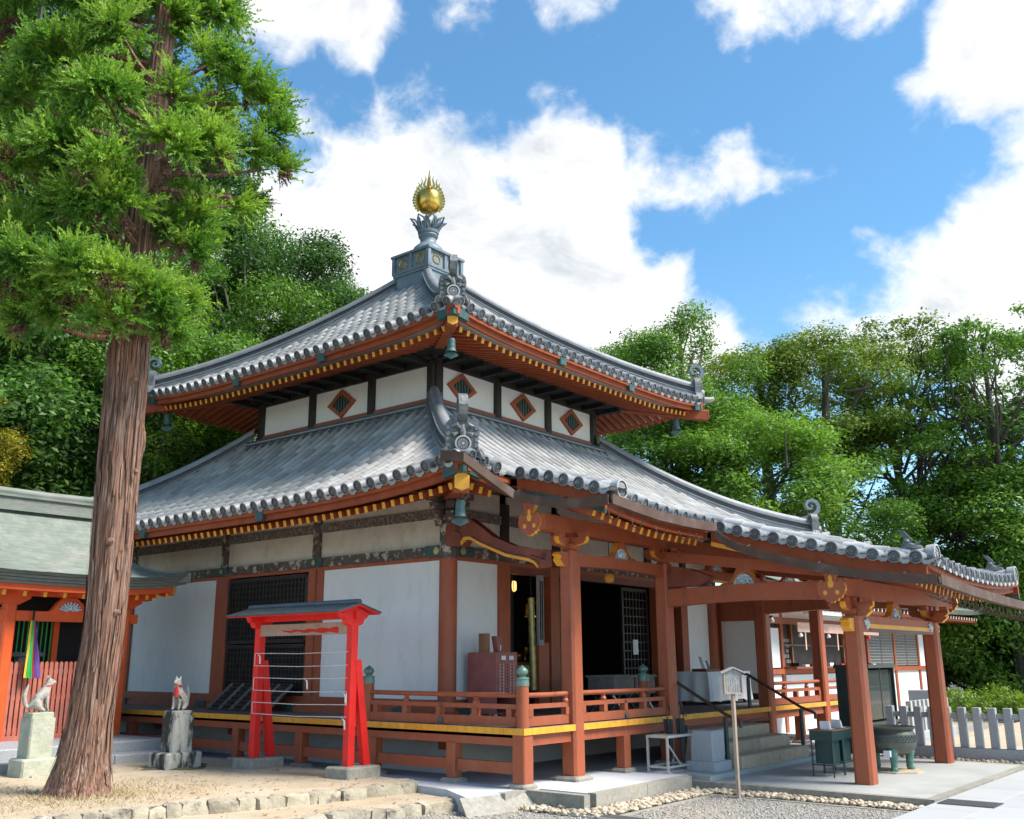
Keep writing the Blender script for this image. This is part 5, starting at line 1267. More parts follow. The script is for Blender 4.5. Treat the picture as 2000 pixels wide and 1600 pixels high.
for k, (y, z) in enumerate(((EY1-.08, 1.75), (12.0, 1.38), (EY0+.07, 1.20), (EY0+.07, .84))):
    o = MB().prism([(EX-.085, y, z+.01), (EX-.085, y+.03, z+.03), (EX-.085, y-.07, z-.02), (EX-.085, y-.08, z-.14), (EX-.085, y-.05, z-.14), (EX-.085, y-.04, z-.03)], (-.004, 0, 0)).build('paper_slip', 'paper')
    tag(o, ['white paper fortune knotted at the left post of the red rack', 'white paper fortune tied to the middle of a rack string', 'white paper fortune tied half-way up the right post of the red rack', 'white paper fortune tied on the lowest string by the right post'][k], 'paper fortune', 'paper fortunes on the rack')
# fox statues and pedestals
def pedestal(cx, cy, m, label, wb, wp, zb, zp, cap):
    P_ = thing('stone_pedestal', label, 'pedestal', (cx, cy, .05), 'pedestals of the fox statues')
    MB().cbox(cx-wb/2, cx+wb/2, cy-wb*.42, cy+wb*.42, .0, zb, .025).build('pedestal_base', m, P_)
    MB().post(cx, cy, zb, zp, wp, .02, taper=.0).build('pedestal_shaft', m, P_)
    MB().cbox(cx-.165, cx+.165, cy-.14, cy+.14, zp, zp+cap, .012).build('pedestal_cap', m, P_)
    return zp+cap
def fox(cx, cy, z, hd, label, bib):
    h = np.array((math.cos(hd), math.sin(hd), 0)); s_ = np.array((-h[1], h[0], 0)); up = np.array((0, 0, 1.)); o = np.array((cx, cy, z))
    W = lambda a, b, c: tuple(o+h*a+s_*b+up*c)
    V = []; E_ = []; Rr = []
    def chain(pts, start=None):
        prev = start
        for (a, b, c, r) in pts:
            V.append(W(a, b, c)); Rr.append(r)
            if prev is not None: E_.append((prev, len(V)-1))
            prev = len(V)-1
        return prev
    r0 = chain([(-.10, 0, .11, .085)])                    # pelvis, root
    chest = chain([(-.03, 0, .20, .085), (.05, 0, .285, .072)], r0)
    neck = chain([(.085, 0, .365, .046), (.10, 0, .42, .048)], chest)
    chain([(.15, 0, .43, .034), (.20, 0, .42, .018)], neck)          # muzzle
    for k in (-1, 1):
        chain([(.075, k*.05, .23, .036), (.085, k*.052, .12, .023), (.095, k*.052, .03, .021), (.125, k*.052, .016, .022)], chest)
        chain([(-.05, k*.085, .11, .06), (.0, k*.09, .045, .035), (.06, k*.09, .02, .022)], r0)
        chain([(.085, k*.032, .475, .02), (.075, k*.04, .525, .007)], neck)
    chain([(-.17, 0, .06, .035), (-.215, 0, .14, .034), (-.225, 0, .25, .036), (-.20, 0, .34, .022), (-.185, 0, .40, .006)], r0)
    me = bpy.data.meshes.new('body'); me.from_pydata(V, E_, []); me.materials.append(M['foxstone'])
    sk = me.skin_vertices if len(me.skin_vertices) else None
    ob = bpy.data.objects.new('body', me); col.objects.link(ob)
    md = ob.modifiers.new('skin', 'SKIN'); md.use_smooth_shade = True
    lay = me.skin_vertices[0] if len(me.skin_vertices) else None
    if lay is None:
        bpy.context.view_layer.objects.active = ob; ob.select_set(True); bpy.ops.mesh.customdata_skin_add(); lay = me.skin_vertices[0]
    for i, r in enumerate(Rr): lay.data[i].radius = (r, r); lay.data[i].use_root = (i == 0)
    sb = ob.modifiers.new('sub', 'SUBSURF'); sb.levels = 2; sb.render_levels = 2
    dg = bpy.context.evaluated_depsgraph_get(); m2 = bpy.data.meshes.new_from_object(ob.evaluated_get(dg)); bpy.data.objects.remove(ob)
    F_ = thing('fox_statue', label, 'statue', (cx, cy, z), 'stone fox statues')
    m2.materials.clear(); m2.materials.append(M['foxstone']); m2.polygons.foreach_set('material_index', [0]*len(m2.polygons)); m2.polygons.foreach_set('use_smooth', [True]*len(m2.polygons)); link('body', m2, F_)
    ey = MB()
    for k in (-1, 1): ey.obox(np.array(W(.138, k*.026, .447)), h*.008, s_*.008, up*.006)
    ey.obox(np.array(W(.218, 0, .423)), h*.006, s_*.009, up*.006)
    ey.build('face_marks', 'black', F_)
    if bib:
        mb = MB(); n = 7
        rows = [(.128, .385, .052), (.138, .34, .058), (.142, .28, .062), (.138, .215, .06)]
        v = []
        for a, c, w in rows:
            for i in range(n): b = lerp(-w, w, i/(n-1)); v.append(W(a-.9*b*b/.06+.008*math.sin(i*2.2)*(.39-c)*4, b, c))
        mb.add(v, [(r*n+i, r*n+i+1, (r+1)*n+i+1, (r+1)*n+i) for r in range(3) for i in range(n-1)])
        mb.tube([W(.085+.062*math.cos(t), .056*math.sin(t), .378+.012*math.cos(t)) for t in np.linspace(0, 6.283, 15)], .010, 6)
        mb.build('bib', 'bib', F_, True)
    else:
        MB().tube([W(.088+.056*math.cos(t), .052*math.sin(t), .375+.012*math.cos(t)) for t in np.linspace(0, 6.283, 15)], .009, 6).build('collar', 'bib', F_, True)
z = pedestal(9.22, 14.24, 'oldstone', 'weathered black-stained stone pedestal between the cedar trunk and the red rack', .62, .355, .29, .83, .075)
fox(9.22, 14.24, z, R_(205), 'seated stone fox wearing a red bib, on the stained pedestal', True)
z = pedestal(7.34, 14.95, 'palestone', 'pale clean-cut stone pedestal left of the cedar trunk', .54, .36, .30, .855, .08)
fox(7.34, 14.95, z, R_(-12), 'seated stone fox with a thin red collar, looking right in profile', False)
mb = MB(); mb.add([(9.28+(.50+.10*math.sin(3*t)+.05*math.sin(7*t))*math.cos(t)*r_, 14.22+(.44+.08*math.cos(4*t))*math.sin(t)*r_, z_) for r_, z_ in ((1, .052), (.8, .075)) for t in np.linspace(0, 6.283, 33)[:32]], [(j, (j+1) % 32, 32+(j+1) % 32, 32+j) for j in range(32)]); o = stuff(mb.build('moss', 'moss', None, True)); o['label'] = 'dark moss skirting the stained fox pedestal'; o['category'] = 'moss'
# stone steps
ST = thing('stone_steps', 'three worn granite steps climbing to the veranda under the porch', 'steps', (16.1, 7.9, 0))
for (y0, y1, z0, z1) in ((8.12, 8.46, -.02, .52), (7.74, 8.12, -.02, .35), (7.40, 7.74, -.02, .17)):
    for xa, xb in ((14.86, 16.2), (16.206, 17.45)): MB().cbox(xa, xb, y0+.002, y1, z0, z1, .018).build('step', 'stepstone', ST)
mb = MB().box(14.86, 18.2, 8.47, 8.56, .52, .56).build('step_rail', 'red_dark', ST)
# handrails
def handrail(x, label, top):
    H_ = thing('handrail', label, 'handrail', (x, 7.6, 0), 'stair handrails')
    zt = .80
    MB().tube([(x, 7.62, -.01), (x, 7.62, zt-.04)], .035, 12).build('rail_post', 'paint_green', H_, True)
    MB().lathe([(.07, 0), (.07, .02), (.04, .035)], (x, 7.62, -.012), 14).build('post_foot', 'paint_green', H_, True)
    MB().tube([(x, 8.62, ZD), (x, 8.62, 1.33)], .035, 12).build('rail_post', 'paint_green', H_, True)
    MB().tube([(x, 8.85, 1.42), (x, 8.62, 1.36), (x, 7.62, zt), (x, 7.40, zt-.08), (x, 7.36, zt-.10), (x, 7.36, zt-.2)], .026, 10).build('rail_bar', 'brown_rail', H_, True)
handrail(14.78, 'brown-topped stair handrail on the left of the stone steps', 0); handrail(17.72, 'brown-topped stair handrail on the right of the stone steps', 0)
# umbrella stand and umbrellas
US = thing('umbrella_stand', 'silver metal table-like umbrella stand beside the granite block', 'umbrella stand', (13.82, 8.08, 0))
x0, x1, y0, y1, zt = 13.45, 14.2, 7.92, 8.26, .50
for x in (x0, x1):
    for y in (y0, y1): MB().box(x-.015, x+.015, y-.015, y+.015, 0, zt).build('stand_leg', 'aluminium', US); 
    MB().lathe([(.02, 0), (.02, .012)], (x, y0-.0, .0), 8)
MB().box(x0-.02, x1+.02, y0-.02, y1+.02, zt, zt+.035).build('stand_top', 'aluminium', US)
mb = MB().box(x0, x1, y0-.012, y0+.012, .07, .10).box(x0, x1, y1-.012, y1+.012, .07, .10).box(x0-.012, x0+.012, y0, y1, .07, .1).box(x1-.012, x1+.012, y0, y1, .07, .1); mb.build('stand_frame', 'aluminium', US)
MB().beam((x0, y0-.01, .42), (x0+.42, y0+.02, .09), .015, .02).build('stand_brace', 'aluminium', US)
def umbrella(x, y, z, tilt, s, label, m='umbrella_black'):
    U = thing('umbrella', label, 'umbrella', (x, y, z), 'umbrellas in the stand')
    d = np.array((tilt, 0, 1.)); d /= np.linalg.norm(d); o = np.array((x, y, z)); pr = []
    n = 16; v = []
    prof = [(0, .006), (.06, .012), (.2, .03), (.38, .045), (.5, .052), (.6, .058)]
    for t, r in prof:
        for j in range(n): a = 2*math.pi*j/n; rr = r*(1+.28*(j % 2)); v.append(o+d*t*s+np.array((math.cos(a)*rr, math.sin(a)*rr, 0)))
    MB().add(v, [(i*n+j, i*n+(j+1) % n, (i+1)*n+(j+1) % n, (i+1)*n+j) for i in range(len(prof)-1) for j in range(n)]).build('folded_canopy', m, U, True)
    t = o+d*.6*s; MB().tube([t-d*.05, t+d*.10*s, t+d*.17*s+(.01, 0, 0), t+d*.215*s+(.045, 0, 0), t+d*.19*s+(.085, 0, 0), t+d*.14*s+(.095, 0, 0)], .011, 8).build('crook_handle', 'brown_rail', U, True)
    MB().tube([o, o-d*.05], [.006, .004], 6).build('ferrule', 'aluminium', U)
umbrella(14.02, 7.99, .09, -.05, 1.12, 'taller black folded umbrella hooked in the silver stand'); umbrella(14.17, 8.06, .09, .06, .92, 'shorter dark folded umbrella at the right end of the silver stand')
umbrella(13.93, 8.12, .16, -.16, 1.0, 'black folded umbrella leaning left behind the taller one in the silver stand')
# granite block
GB = thing('granite_block', 'speckled grey granite block on a plinth in front of the steps', 'stone block', (14.42, 7.72, 0))
MB().cbox(14.12, 14.68, 7.50, 8.0, -.01, .13, .012).build('block_plinth', 'granite', GB); MB().cbox(14.20, 14.60, 7.57, 7.93, .13, .58, .012).build('block_body', 'granite', GB)
# notice board on a post
SX, SY = 13.06, 6.60
z1, z0 = zat(SX, SY, 1304), zat(SX, SY, 1354)
SG = thing('notice_board', 'small gabled wooden notice board on a thin post in the gravel', 'notice board', (SX, SY, GZ0))
MB().box(SX-.028, SX+.028, SY-.02, SY+.02, GZ0-.03, z0+.02).build('post', 'bare_wood', SG)
ax = np.array((.80, -.60, 0)); nn = np.array((-.60, -.80, 0)); C_ = np.array((SX, SY, 0)); hw = .135
MB().prism([C_+ax*a+nn*.03+np.array((0, 0, b)) for a, b in ((-hw, z0), (hw, z0), (hw, z1-.075), (0, z1-.02), (-hw, z1-.075))], -nn*.03).build('board', 'grey_wood', SG)
for k in (-1, 1):
    MB().beam(C_+ax*k*hw+nn*.02+np.array((0, 0, z0-.01)), C_+ax*k*hw+nn*.02+np.array((0, 0, z1-.09)), .02, .05, up=tuple(nn)).build('board_frame', 'bare_wood', SG)
    MB().beam(C_+nn*.02+np.array((0, 0, z1)), C_+ax*k*(hw+.05)+nn*.02+np.array((0, 0, z1-.075)), .09, .02).build('board_roof', 'grey_wood', SG)
MB().beam(C_-ax*hw+nn*.02+np.array((0, 0, z0)), C_+ax*hw+nn*.02+np.array((0, 0, z0)), .05, .02).build('board_frame', 'bare_wood', SG)
mb = MB()
for i in range(7):
    a = -.11+i*.036; 
    for j in range(9): 
        if rng.random() < .8: mb.obox(C_+ax*a+nn*.032+np.array((0, 0, z1-.15-j*.028)), ax*.004, nn*.001, np.array((0, 0, .008)))
mb.build('faded_lettering', 'deck_wood', SG)
# fortune-drawer cabinet on the veranda
cx0, cx1, cy0, cy1 = 12.36, 12.90, 10.35, 10.95; cz = ZD+.06; ct = zat(cx0, cy0, 1274)
DC = thing('drawer_cabinet', 'dull red cabinet of tiny fortune drawers standing on the veranda by the door', 'cabinet', (12.63, 10.65, ZD))
MB().box(cx0, cx1, cy0, cy1, cz+.28, ct).build('cabinet_body', 'pink_red', DC)
MB().box(cx0, cx0+.02, cy0, cy1, cz, cz+.28).box(cx1-.02, cx1, cy0, cy1, cz, cz+.28).box(cx0+.02, cx1-.02, cy1-.02, cy1, cz, cz+.28).build('cabinet_skirt', 'pink_red', DC)
for x in (cx0+.03, cx1-.03):
    for y in (cy0+.03, cy1-.03): MB().box(x-.02, x+.02, y-.02, y+.02, ZD, cz).build('leg', 'aluminium', DC)
dz = (ct-.17-(cz+.31))/10
for r in range(10):
    for c in range(5):
        xx = lerp(cx0+.05, cx1-.05, (c+.5)/5); zz = cz+.31+dz*(r+.5)
        d_ = MB().box(xx-.041, xx+.041, cy0-.008, cy0+.001, zz-dz*.42, zz+dz*.42).build('drawer', 'pink_red', DC)
        if c != 2: MB().box(xx-.005, xx+.004, cy0-.011, cy0-.0075, zz-.014, zz+.012).build('drawer_number', 'paper', d_)
        else: MB().box(xx-.008, xx+.008, cy0-.018, cy0-.0075, zz-.006, zz+.006).build('drawer_pull', 'black', d_)
for x in (cx0+.19, cx0+.39): MB().box(x-.055, x+.055, cy0-.004, cy0+.001, ct-.12, ct-.055).build('paper_label', 'paper', DC)
tag(MB().cbox(cx0+.03, cx0+.16, cy0+.26, cy0+.40, ct, ct+.30, .006).box(cx0+.042, cx0+.148, cy0+.255, cy0+.262, ct+.02, ct+.28).build('fortune_box', 'brownbox'), 'tall brown wooden fortune-stick box standing on the red cabinet', 'box')
o = thing('leaflet_holder', 'thin slanting brown holder on the right of the red drawer cabinet', 'holder', (cx0+.36, cy0+.3, ct))
MB().prism([(cx0+.30, cy0+.2, ct), (cx0+.44, cy0+.2, ct), (cx0+.40, cy0+.2, ct+.24), (cx0+.24, cy0+.2, ct+.26)], (0, .10, 0)).build('holder_case', 'pink_red', o)
MB().box(cx0+.34, cx0+.36, cy0+.19, cy0+.2, ct+.03, ct+.12).build('paper_slip', 'paper', o)
# offertory box on trestles
OB = thing('offertory_box', 'dark weathered offertory box on trestle legs before the open doors', 'offering box', (15.2, 9.8, ZD))
bx0, bx1, by0, by1 = 14.55, 15.95, 9.55, 10.15; bz0, bz1 = ZD+.30, ZD+.62
MB().box(bx0+.03, bx1-.03, by0+.03, by1-.03, bz0, bz1-.03).build('box_body', 'deck_wood', OB); MB().box(bx0, bx1, by0, by0+.05, bz1-.03, bz1).box(bx0, bx1, by1-.05, by1, bz1-.03, bz1).box(bx0, bx0+.05, by0+.05, by1-.05, bz1-.03, bz1).box(bx1-.05, bx1, by0+.05, by1-.05, bz1-.03, bz1).build('box_rim', 'deck_wood', OB)
for i in range(9): MB().beam((lerp(bx0+.1, bx1-.1, i/8), by0+.05, bz1-.03), (lerp(bx0+.1, bx1-.1, i/8), by1-.05, bz1-.03), .03, .02).build('box_slat', 'deck_wood', OB)
MB().box((bx0+bx1)/2-.03, (bx0+bx1)/2+.03, by0+.02, by0+.03, bz0, bz1-.03).build('box_batten', 'lattice', OB)
for x in (bx0+.2, bx1-.2):
    for k in (-1, 1): MB().beam((x+k*.22, by0+.1, ZD), (x-k*.12, by0+.1, bz0), .03, .04).build('trestle_leg', 'aluminium' if k > 0 else 'lattice', OB); MB().beam((x+k*.22, by1-.1, ZD), (x-k*.12, by1-.1, bz0), .03, .04).build('trestle_leg', 'lattice', OB)
# cloth-covered table
TB = thing('cloth_table', 'table draped to the floor in white cloth at the right end of the veranda', 'table', (19.0, 10.1, ZD))
tx0, tx1, ty0, ty1, tz = 18.15, 20.05, 9.70, 10.45, 1.40
MB().box(tx0, tx1, ty0, ty1, tz-.03, tz).build('table_top', 'cloth_white', TB)
mb = MB(); n = 40; per = []
for i in range(n): per.append((lerp(tx0, tx1, i/n), ty0))
for i in range(16): per.append((tx1, lerp(ty0, ty1, i/16)))
for i in range(n): per.append((lerp(tx1, tx0, i/n), ty1))
for i in range(16): per.append((tx0, lerp(ty1, ty0, i/16)))
cxx, cyy = (tx0+tx1)/2, (ty0+ty1)/2; v = []
for lv, (z, fl) in enumerate(((tz+.003, .004), (tz-.05, .012), (1.1, .03), (ZD+.07, .05))):
    for i, (x, y) in enumerate(per):
        w = fl*(1+.8*math.sin(i*.9)+.5*math.sin(i*.37+1)) if lv else .002
        v.append((x+np.sign(x-cxx)*(w if abs(x-cxx) > .94 else 0), y+np.sign(y-cyy)*(w if abs(y-cyy) > .37 else 0), z+.015*math.sin(i*.5)*(lv == 3)))
k = len(per); mb.add(v, [(r*k+i, r*k+(i+1) % k, (r+1)*k+(i+1) % k, (r+1)*k+i) for r in range(3) for i in range(k)]); mb.build('tablecloth', 'cloth_white', TB, True)
for x in (tx0+.1, tx1-.1): MB().box(x-.02, x+.02, ty0+.1, ty0+.14, ZD, tz-.03).box(x-.02, x+.02, ty1-.14, ty1-.1, ZD, tz-.03).build('table_leg', 'lattice', TB)
tray = thing('leaflet_tray', 'dark red tray with upright leaflets on the white cloth table', 'tray', (18.5, 10.0, tz))
MB().box(18.25, 18.85, 9.78, 10.1, tz+.004, tz+.06).build('tray_body', 'red_dark', tray)
for i, m_ in enumerate(('grey_wood', 'paper', 'tile_dark')): MB().prism([(18.33+i*.12, 9.9, tz+.06), (18.43+i*.12, 9.9, tz+.06), (18.39+i*.12, 9.95, tz+.30-.04*i), (18.29+i*.12, 9.95, tz+.30-.04*i)], (0, .012, 0)).build('leaflet', m_, tray)
# leaning lattice shutter on the left veranda
LS = thing('leaning_shutter', 'dark wooden lattice shutter leaning against the closed left door', 'shutter', (11.85, 15.6, ZD))
A = np.array((11.45, 14.95, ZD+.01)); B = np.array((11.45, 16.75, ZD+.01)); T = np.array((.36, -.25, .46))
for t in np.linspace(0, 1, 6): MB().beam(lerp(A, B, t), lerp(A, B, t)+T, .06, .03, up=(-1, 0, .5)).build('shutter_bar', 'deck_wood', LS)
for t in np.linspace(0, 1, 7): MB().beam(A+T*t, B+T*t, .03, .025, up=(-1, 0, .5)).build('shutter_slat', 'lattice', LS)
MB().prism([A+(.02, 0, 0), B+(.02, 0, 0), B+T+(.02, 0, 0), A+T+(.02, 0, 0)], (.01, 0, .006)).build('shutter_board', 'lattice', LS)
# glass-fronted candle cabinet
gx0, gx1, gy0, gy1 = 19.20, 20.70, 6.88, 7.50; gt = 1.47
GC = thing('glass_cabinet', 'tall black-green cabinet with sliding glass front behind the bronze censer', 'cabinet', (19.95, 7.2, QZ))
MB().box(gx0, gx1, gy0+.02, gy1, QZ, .42).box(gx0-.02, gx1+.02, gy0-.02, gy1+.01, .42, .48).build('cabinet_base', 'cabinet_green', GC)
MB().box(gx0, gx0+.04, gy0, gy1, .48, gt).box(gx1-.04, gx1, gy0, gy1, .48, gt).box(gx0+.04, gx1-.04, gy1-.03, gy1, .48, gt).build('cabinet_sides', 'cabinet_green', GC)
MB().box(gx0-.04, gx1+.04, gy0-.04, gy1+.02, gt, gt+.06).build('cabinet_top', 'cabinet_green', GC)
for xa, xb, dy in ((gx0+.04, (gx0+gx1)/2+.02, .03), ((gx0+gx1)/2-.02, gx1-.04, .05)):
    g_ = MB().box(xa, xb, gy0+dy, gy0+dy+.006, .52, gt-.04).build('glass_pane', 'glass', GC)
    for xq in (xa, xb-.025): MB().box(xq, xq+.025, gy0+dy-.008, gy0+dy+.012, .5, gt).build('pane_frame', 'cabinet_green', g_)
for z in (.80, 1.10): MB().box(gx0+.05, gx1-.05, gy0+.12, gy1-.04, z, z+.015).build('shelf', 'aluminium', GC)
for xa in (gx0+.02, (gx0+gx1)/2+.01): MB().box(xa, xa+.70, gy0-.004, gy0+.018, .2, .38).build('drawer', 'paint_green', GC)
# incense tables with leaflets
for i, (xa, ya, lab) in enumerate(((15.12, 6.04, 'small dark green metal stand with a wooden top nearest the front porch post'), (15.62, 6.06, 'second small dark green metal stand, right of the nearer one and half behind the post'))):
    I_ = thing('incense_stand', lab, 'stand', (xa+.2, ya+.2, QZ), 'green metal stands under the porch')
    w, d_, zt = .46, .36, .60
    for x in (xa+.02, xa+w-.02):
        for y in (ya+.02, ya+d_-.02): MB().tube([(x, y, QZ), (x, y, zt-.04)], [.012, .016], 8).build('stand_leg', 'paint_green', I_, True)
    MB().box(xa, xa+w, ya, ya+d_, zt-.16, zt-.02).build('stand_apron', 'paint_green', I_)
    MB().box(xa-.02, xa+w+.02, ya-.02, ya+d_+.02, zt-.02, zt).build('stand_top', 'brownbox', I_)
    MB().box(xa+.10, xa+w-.05, ya+.06, ya+d_-.04, .10, zt-.16).build('ash_bin', 'paint_green', I_)
    MB().box(xa+.02, xa+w-.02, ya+.02, ya+.035, .08, .10).box(xa+.02, xa+.035, ya+.035, ya+d_-.02, .08, .1).build('stretcher', 'paint_green', I_)
    L2 = thing('leaflet_stand', ['bent white card standing on the nearer green metal stand', 'bent white card standing on the farther green metal stand'][i], 'card', (xa+.1, ya+.2, zt), 'white cards on the stands')
    pr = [(xa+.05, zt+.12), (xa+.06, zt+.125), (xa+.10, zt+.08), (xa+.13, zt+.012), (xa+.30, zt+.004), (xa+.30, zt+.001), (xa+.06, zt+.001)]
    MB().prism([(a, ya+.05, b) for a, b in pr], (0, .15, 0)).build('bent_card', 'paper', L2)
    MB().prism([(xa+.103, ya+.07, zt+.082), (xa+.108, ya+.07, zt+.072), (xa+.108, ya+.18, zt+.072), (xa+.103, ya+.18, zt+.082)], (.001, 0, 0.001)).build('printed_line', 'tile_dark', L2)
# bronze censer
CX, CY = 16.60, 5.66; KS = .84
BC = thing('bronze_censer', 'big round three-legged bronze incense burner under the porch', 'incense burner', (CX, CY, QZ))
o_ = (CX, CY, 0)
MB().lathe([*[(a*KS, b) for a, b in ((.10, .18), (.28, .19), (.40, .25), (.455, .34), (.45, .375), (.46, .38), (.455, .48), (.44, .485), (.41, .52), (.39, .545), (.45, .575), (.46, .595), (.44, .60), (.37, .56), (.34, .45), (.3, .36), (.02, .32))]], o_, 36).build('bowl', 'bronze', BC, True)
mb = MB()
for i in range(40):
    for r in range(3): t = 2*math.pi*(i+.5*r)/40; mb.obox((CX+.458*KS*math.cos(t), CY+.458*KS*math.sin(t), .395+.033*r), (.012*math.cos(t), .012*math.sin(t), 0), (-.016*math.sin(t), .016*math.cos(t), 0), (0, 0, .011))
mb.build('relief_band', 'bronze', BC)
for i in range(3):
    t = R_(-40+120*i); d = np.array((math.cos(t), math.sin(t), 0))*KS; b = np.array((CX, CY, 0))
    MB().tube([b+d*.30+(0, 0, .27), b+d*.36+(0, 0, .20), b+d*.34+(0, 0, .08), b+d*.33+(0, 0, -.02), b+d*.36+(0, 0, QZ+.03), b+d*.42+(0, 0, QZ+.045)], [.10, .075, .055, .05, .062, .03], 10).build('lion_leg', 'bronze_green', BC, True)
for t in (R_(150), R_(-30)):
    c = np.array((CX+.47*KS*math.cos(t), CY+.47*KS*math.sin(t), .34)); tg = np.array((-math.sin(t), math.cos(t), 0))
    MB().tube([c+tg*.07*math.cos(a)+np.array((0, 0, .08*math.sin(a)-.03)) for a in np.linspace(0, 6.283, 17)], .011, 6).build('ring_handle', 'bronze', BC, True)
MB().box(CX-.42, CX-.34, CY-.1, CY-.0, .16, .25).build('paper_tag', 'paper', BC)
tag(MB().prism([(CX+.46*math.cos(t), CY+.46*math.sin(t), QZ+.022) for t in np.arange(8)*math.pi/4+.39], (0, 0, -.03)).build('censer_slab', 'stepstone'), 'octagonal pale stone slab under the bronze incense burner', 'slab')
# granite fence
FNX = 19.2
FN = thing('granite_fence', 'grey granite picket fence running off to the right of the porch', 'fence', (FNX, 4.4, -.1))
for k in range(6): MB().cbox(FNX-.13, FNX+.13, 6.65-1.2*(k+1)+.003, 6.65-1.2*k, -.2, .12, .01).build('fence_base', 'granite', FN)
k = 0; y = 6.52
while y > 0:
    MB().cbox(FNX-.065, FNX+.065, y-.065, y+.065, .121, .80, .008).build('fence_post', 'granite', FN)
    MB().box(FNX-.03, FNX+.03, y-.186, y-.066, .61, .70).build('fence_rail', 'granite', FN); y -= .252
F2 = thing('back_fence', 'pale granite fence farther back, in front of the white annex wall', 'fence', (24, 7.4, -.1))
for k in range(2): MB().cbox(23.2+1.6*k, 24.79+1.6*k, 7.38, 7.62, -.2, .05, .01).build('fence_base', 'path', F2)
for k in range(10):
    MB().cbox(23.3+k*.3, 23.42+k*.3, 7.44, 7.56, .05, .72, .008).build('fence_post', 'path', F2)
for z in (.5,): MB().box(23.3, 26.2, 7.47, 7.53, z, z+.08).build('fence_rail', 'path', F2)
BK = thing('granite_post_stone', 'square granite post head rising behind the fence before the annex', 'stone post', (27.4, 8.4, -.1))
MB().cbox(27.1, 27.7, 8.1, 8.7, .45, .85, .02).build('post_head', 'granite', BK); MB().cbox(27.2, 27.6, 8.2, 8.6, -.2, .45, .02).build('post_shaft', 'path', BK)
pts = [(19.0+.2*rng.random()-.1, 3.2+3.3*rng.random(), -.085) for _ in range(220)]
o = stuff(link('fence_pebbles', pebble_mesh('fence_pebbles', pts, .03, .06, 'pebble'))); o['label'] = 'row of pale pebbles along the foot of the granite fence'; o['category'] = 'pebbles'
struct(MB().add([(19.4, -2, -.08), (60, -2, -.08), (60, 7.0, -.08), (19.4, 7.0, -.08)], [(0, 1, 2, 3)]).build('side_yard', 'sand'))
# wind bells
def bell(x, y, z, s, label):
    B_ = thing('wind_bell', label, 'wind bell', (x, y, z), 'wind bells at the eave corners')
    o = (x, y, z)
    MB().tube([(x, y, z+.02), (x, y, z+.20*s)], .008, 6).build('hanger', 'dark_wood', B_)
    MB().lathe([(.03*s, .03*s), (.075*s, .02*s), (.085*s, -.01*s), (.082*s, -.05*s), (.088*s, -.055*s), (.088*s, -.065*s), (.084*s, -.07*s), (.088*s, -.14*s), (.094*s, -.145*s), (.094*s, -.16*s), (.09*s, -.17*s), (.105*s, -.24*s), (.12*s, -.27*s), (.108*s, -.265*s), (.085*s, -.2*s), (.07*s, -.05*s)], o, 18).build('bell_body', 'verdigris', B_, True)
    d = np.array((.629, -.777, 0)); c = np.array(o)
    MB().prism([c+d*a*s+np.array((0, 0, b*s)) for a, b in ((-.02, -.20), (.02, -.20), (.03, -.28), (.13, -.31), (.16, -.36), (.06, -.40), (0, -.43), (-.06, -.40), (-.16, -.36), (-.13, -.31), (-.03, -.28))], (.006, .006, 0)).build('wind_catcher', 'verdigris', B_)
p = UP.hip(0, 2, .06, .1)[0]; bell(p[0], p[1], zat(p[0], p[1], 664), .82, 'green wind bell under the near corner of the upper roof')
p = LO.hip(0, 2, .065, .1)[0]; bell(p[0], p[1], zat(p[0], p[1], 980), .82, 'green wind bell under the near corner of the lower roof')
p = UP.hip(1, 2, .12, .15)[0]; bell(p[0], p[1], 7.30, .9, 'dark wind bell under the right-hand corner of the upper roof')
p = UP.hip(3, 2, .10, .15)[0]; bell(p[0], p[1], 7.28, .9, 'dark wind bell under the left-hand corner of the upper roof, beside the cedar trunk')
# lamps, pole
def glow(name, c, s):
    m = bpy.data.materials.new(name); m.use_nodes = True; b = m.node_tree.nodes['Principled BSDF']; b.inputs['Base Color'].default_value = (*c, 1); b.inputs['Emission Color'].default_value = (*c, 1); b.inputs['Emission Strength'].default_value = s; M[name] = m
glow('lit_paper', (1.0, .55, .16), .9)
c = onY(1190, 1130, 9.55)
LP = thing('globe_lamp', 'round orange globe lamp hanging in front of the middle doors', 'lamp', tuple(c))
MB().lathe([(.02, .09), (.06, .075), (.085, .03), (.088, -.01), (.07, -.06), (.03, -.08), (.005, -.085)], tuple(c), 20).build('globe', 'lamp_orange', LP, True); MB().tube([c+(0, 0, .08), c+(0, 0, .9)], .008, 5).build('cord', 'black', LP)
c = onY(1000, 1145, WY+.25)
LP = thing('paper_lantern', 'small glowing lantern inside the left doorway', 'lantern', tuple(c))
MB().lathe([(.03, .10), (.075, .08), (.085, 0), (.075, -.08), (.03, -.10)], tuple(c), 16).build('shade', 'lit_paper', LP, True); MB().tube([c+(0, 0, .08), c+(0, 0, .5)], .006, 5).build('cord', 'black', LP)
for k in range(6): t = k*math.pi/3; MB().beam(c+(.088*math.cos(t), .088*math.sin(t), -.09), c+(.088*math.cos(t), .088*math.sin(t), .09), .012, .008, up=(1, 0, 0)).build('rib', 'black', LP)
a, b = onY(1037, 1168, WY+.08), onY(1042, 1348, WY+.08)
PB_ = thing('bell_rope', 'thick yellow-green bell rope hanging in the left doorway', 'rope', tuple(b))
mb = MB(); n = 24; pts = [lerp(a, b, i/n)+np.array((.004*math.sin(i*2.2), .004*math.cos(i*2.2), 0)) for i in range(n+1)]; mb.tube(pts, .062, 12); mb.build('rope', 'gold_dull', PB_, True); MB().tube([a, a+(0, 0, .55)], .012, 6).build('chain', 'black', PB_)
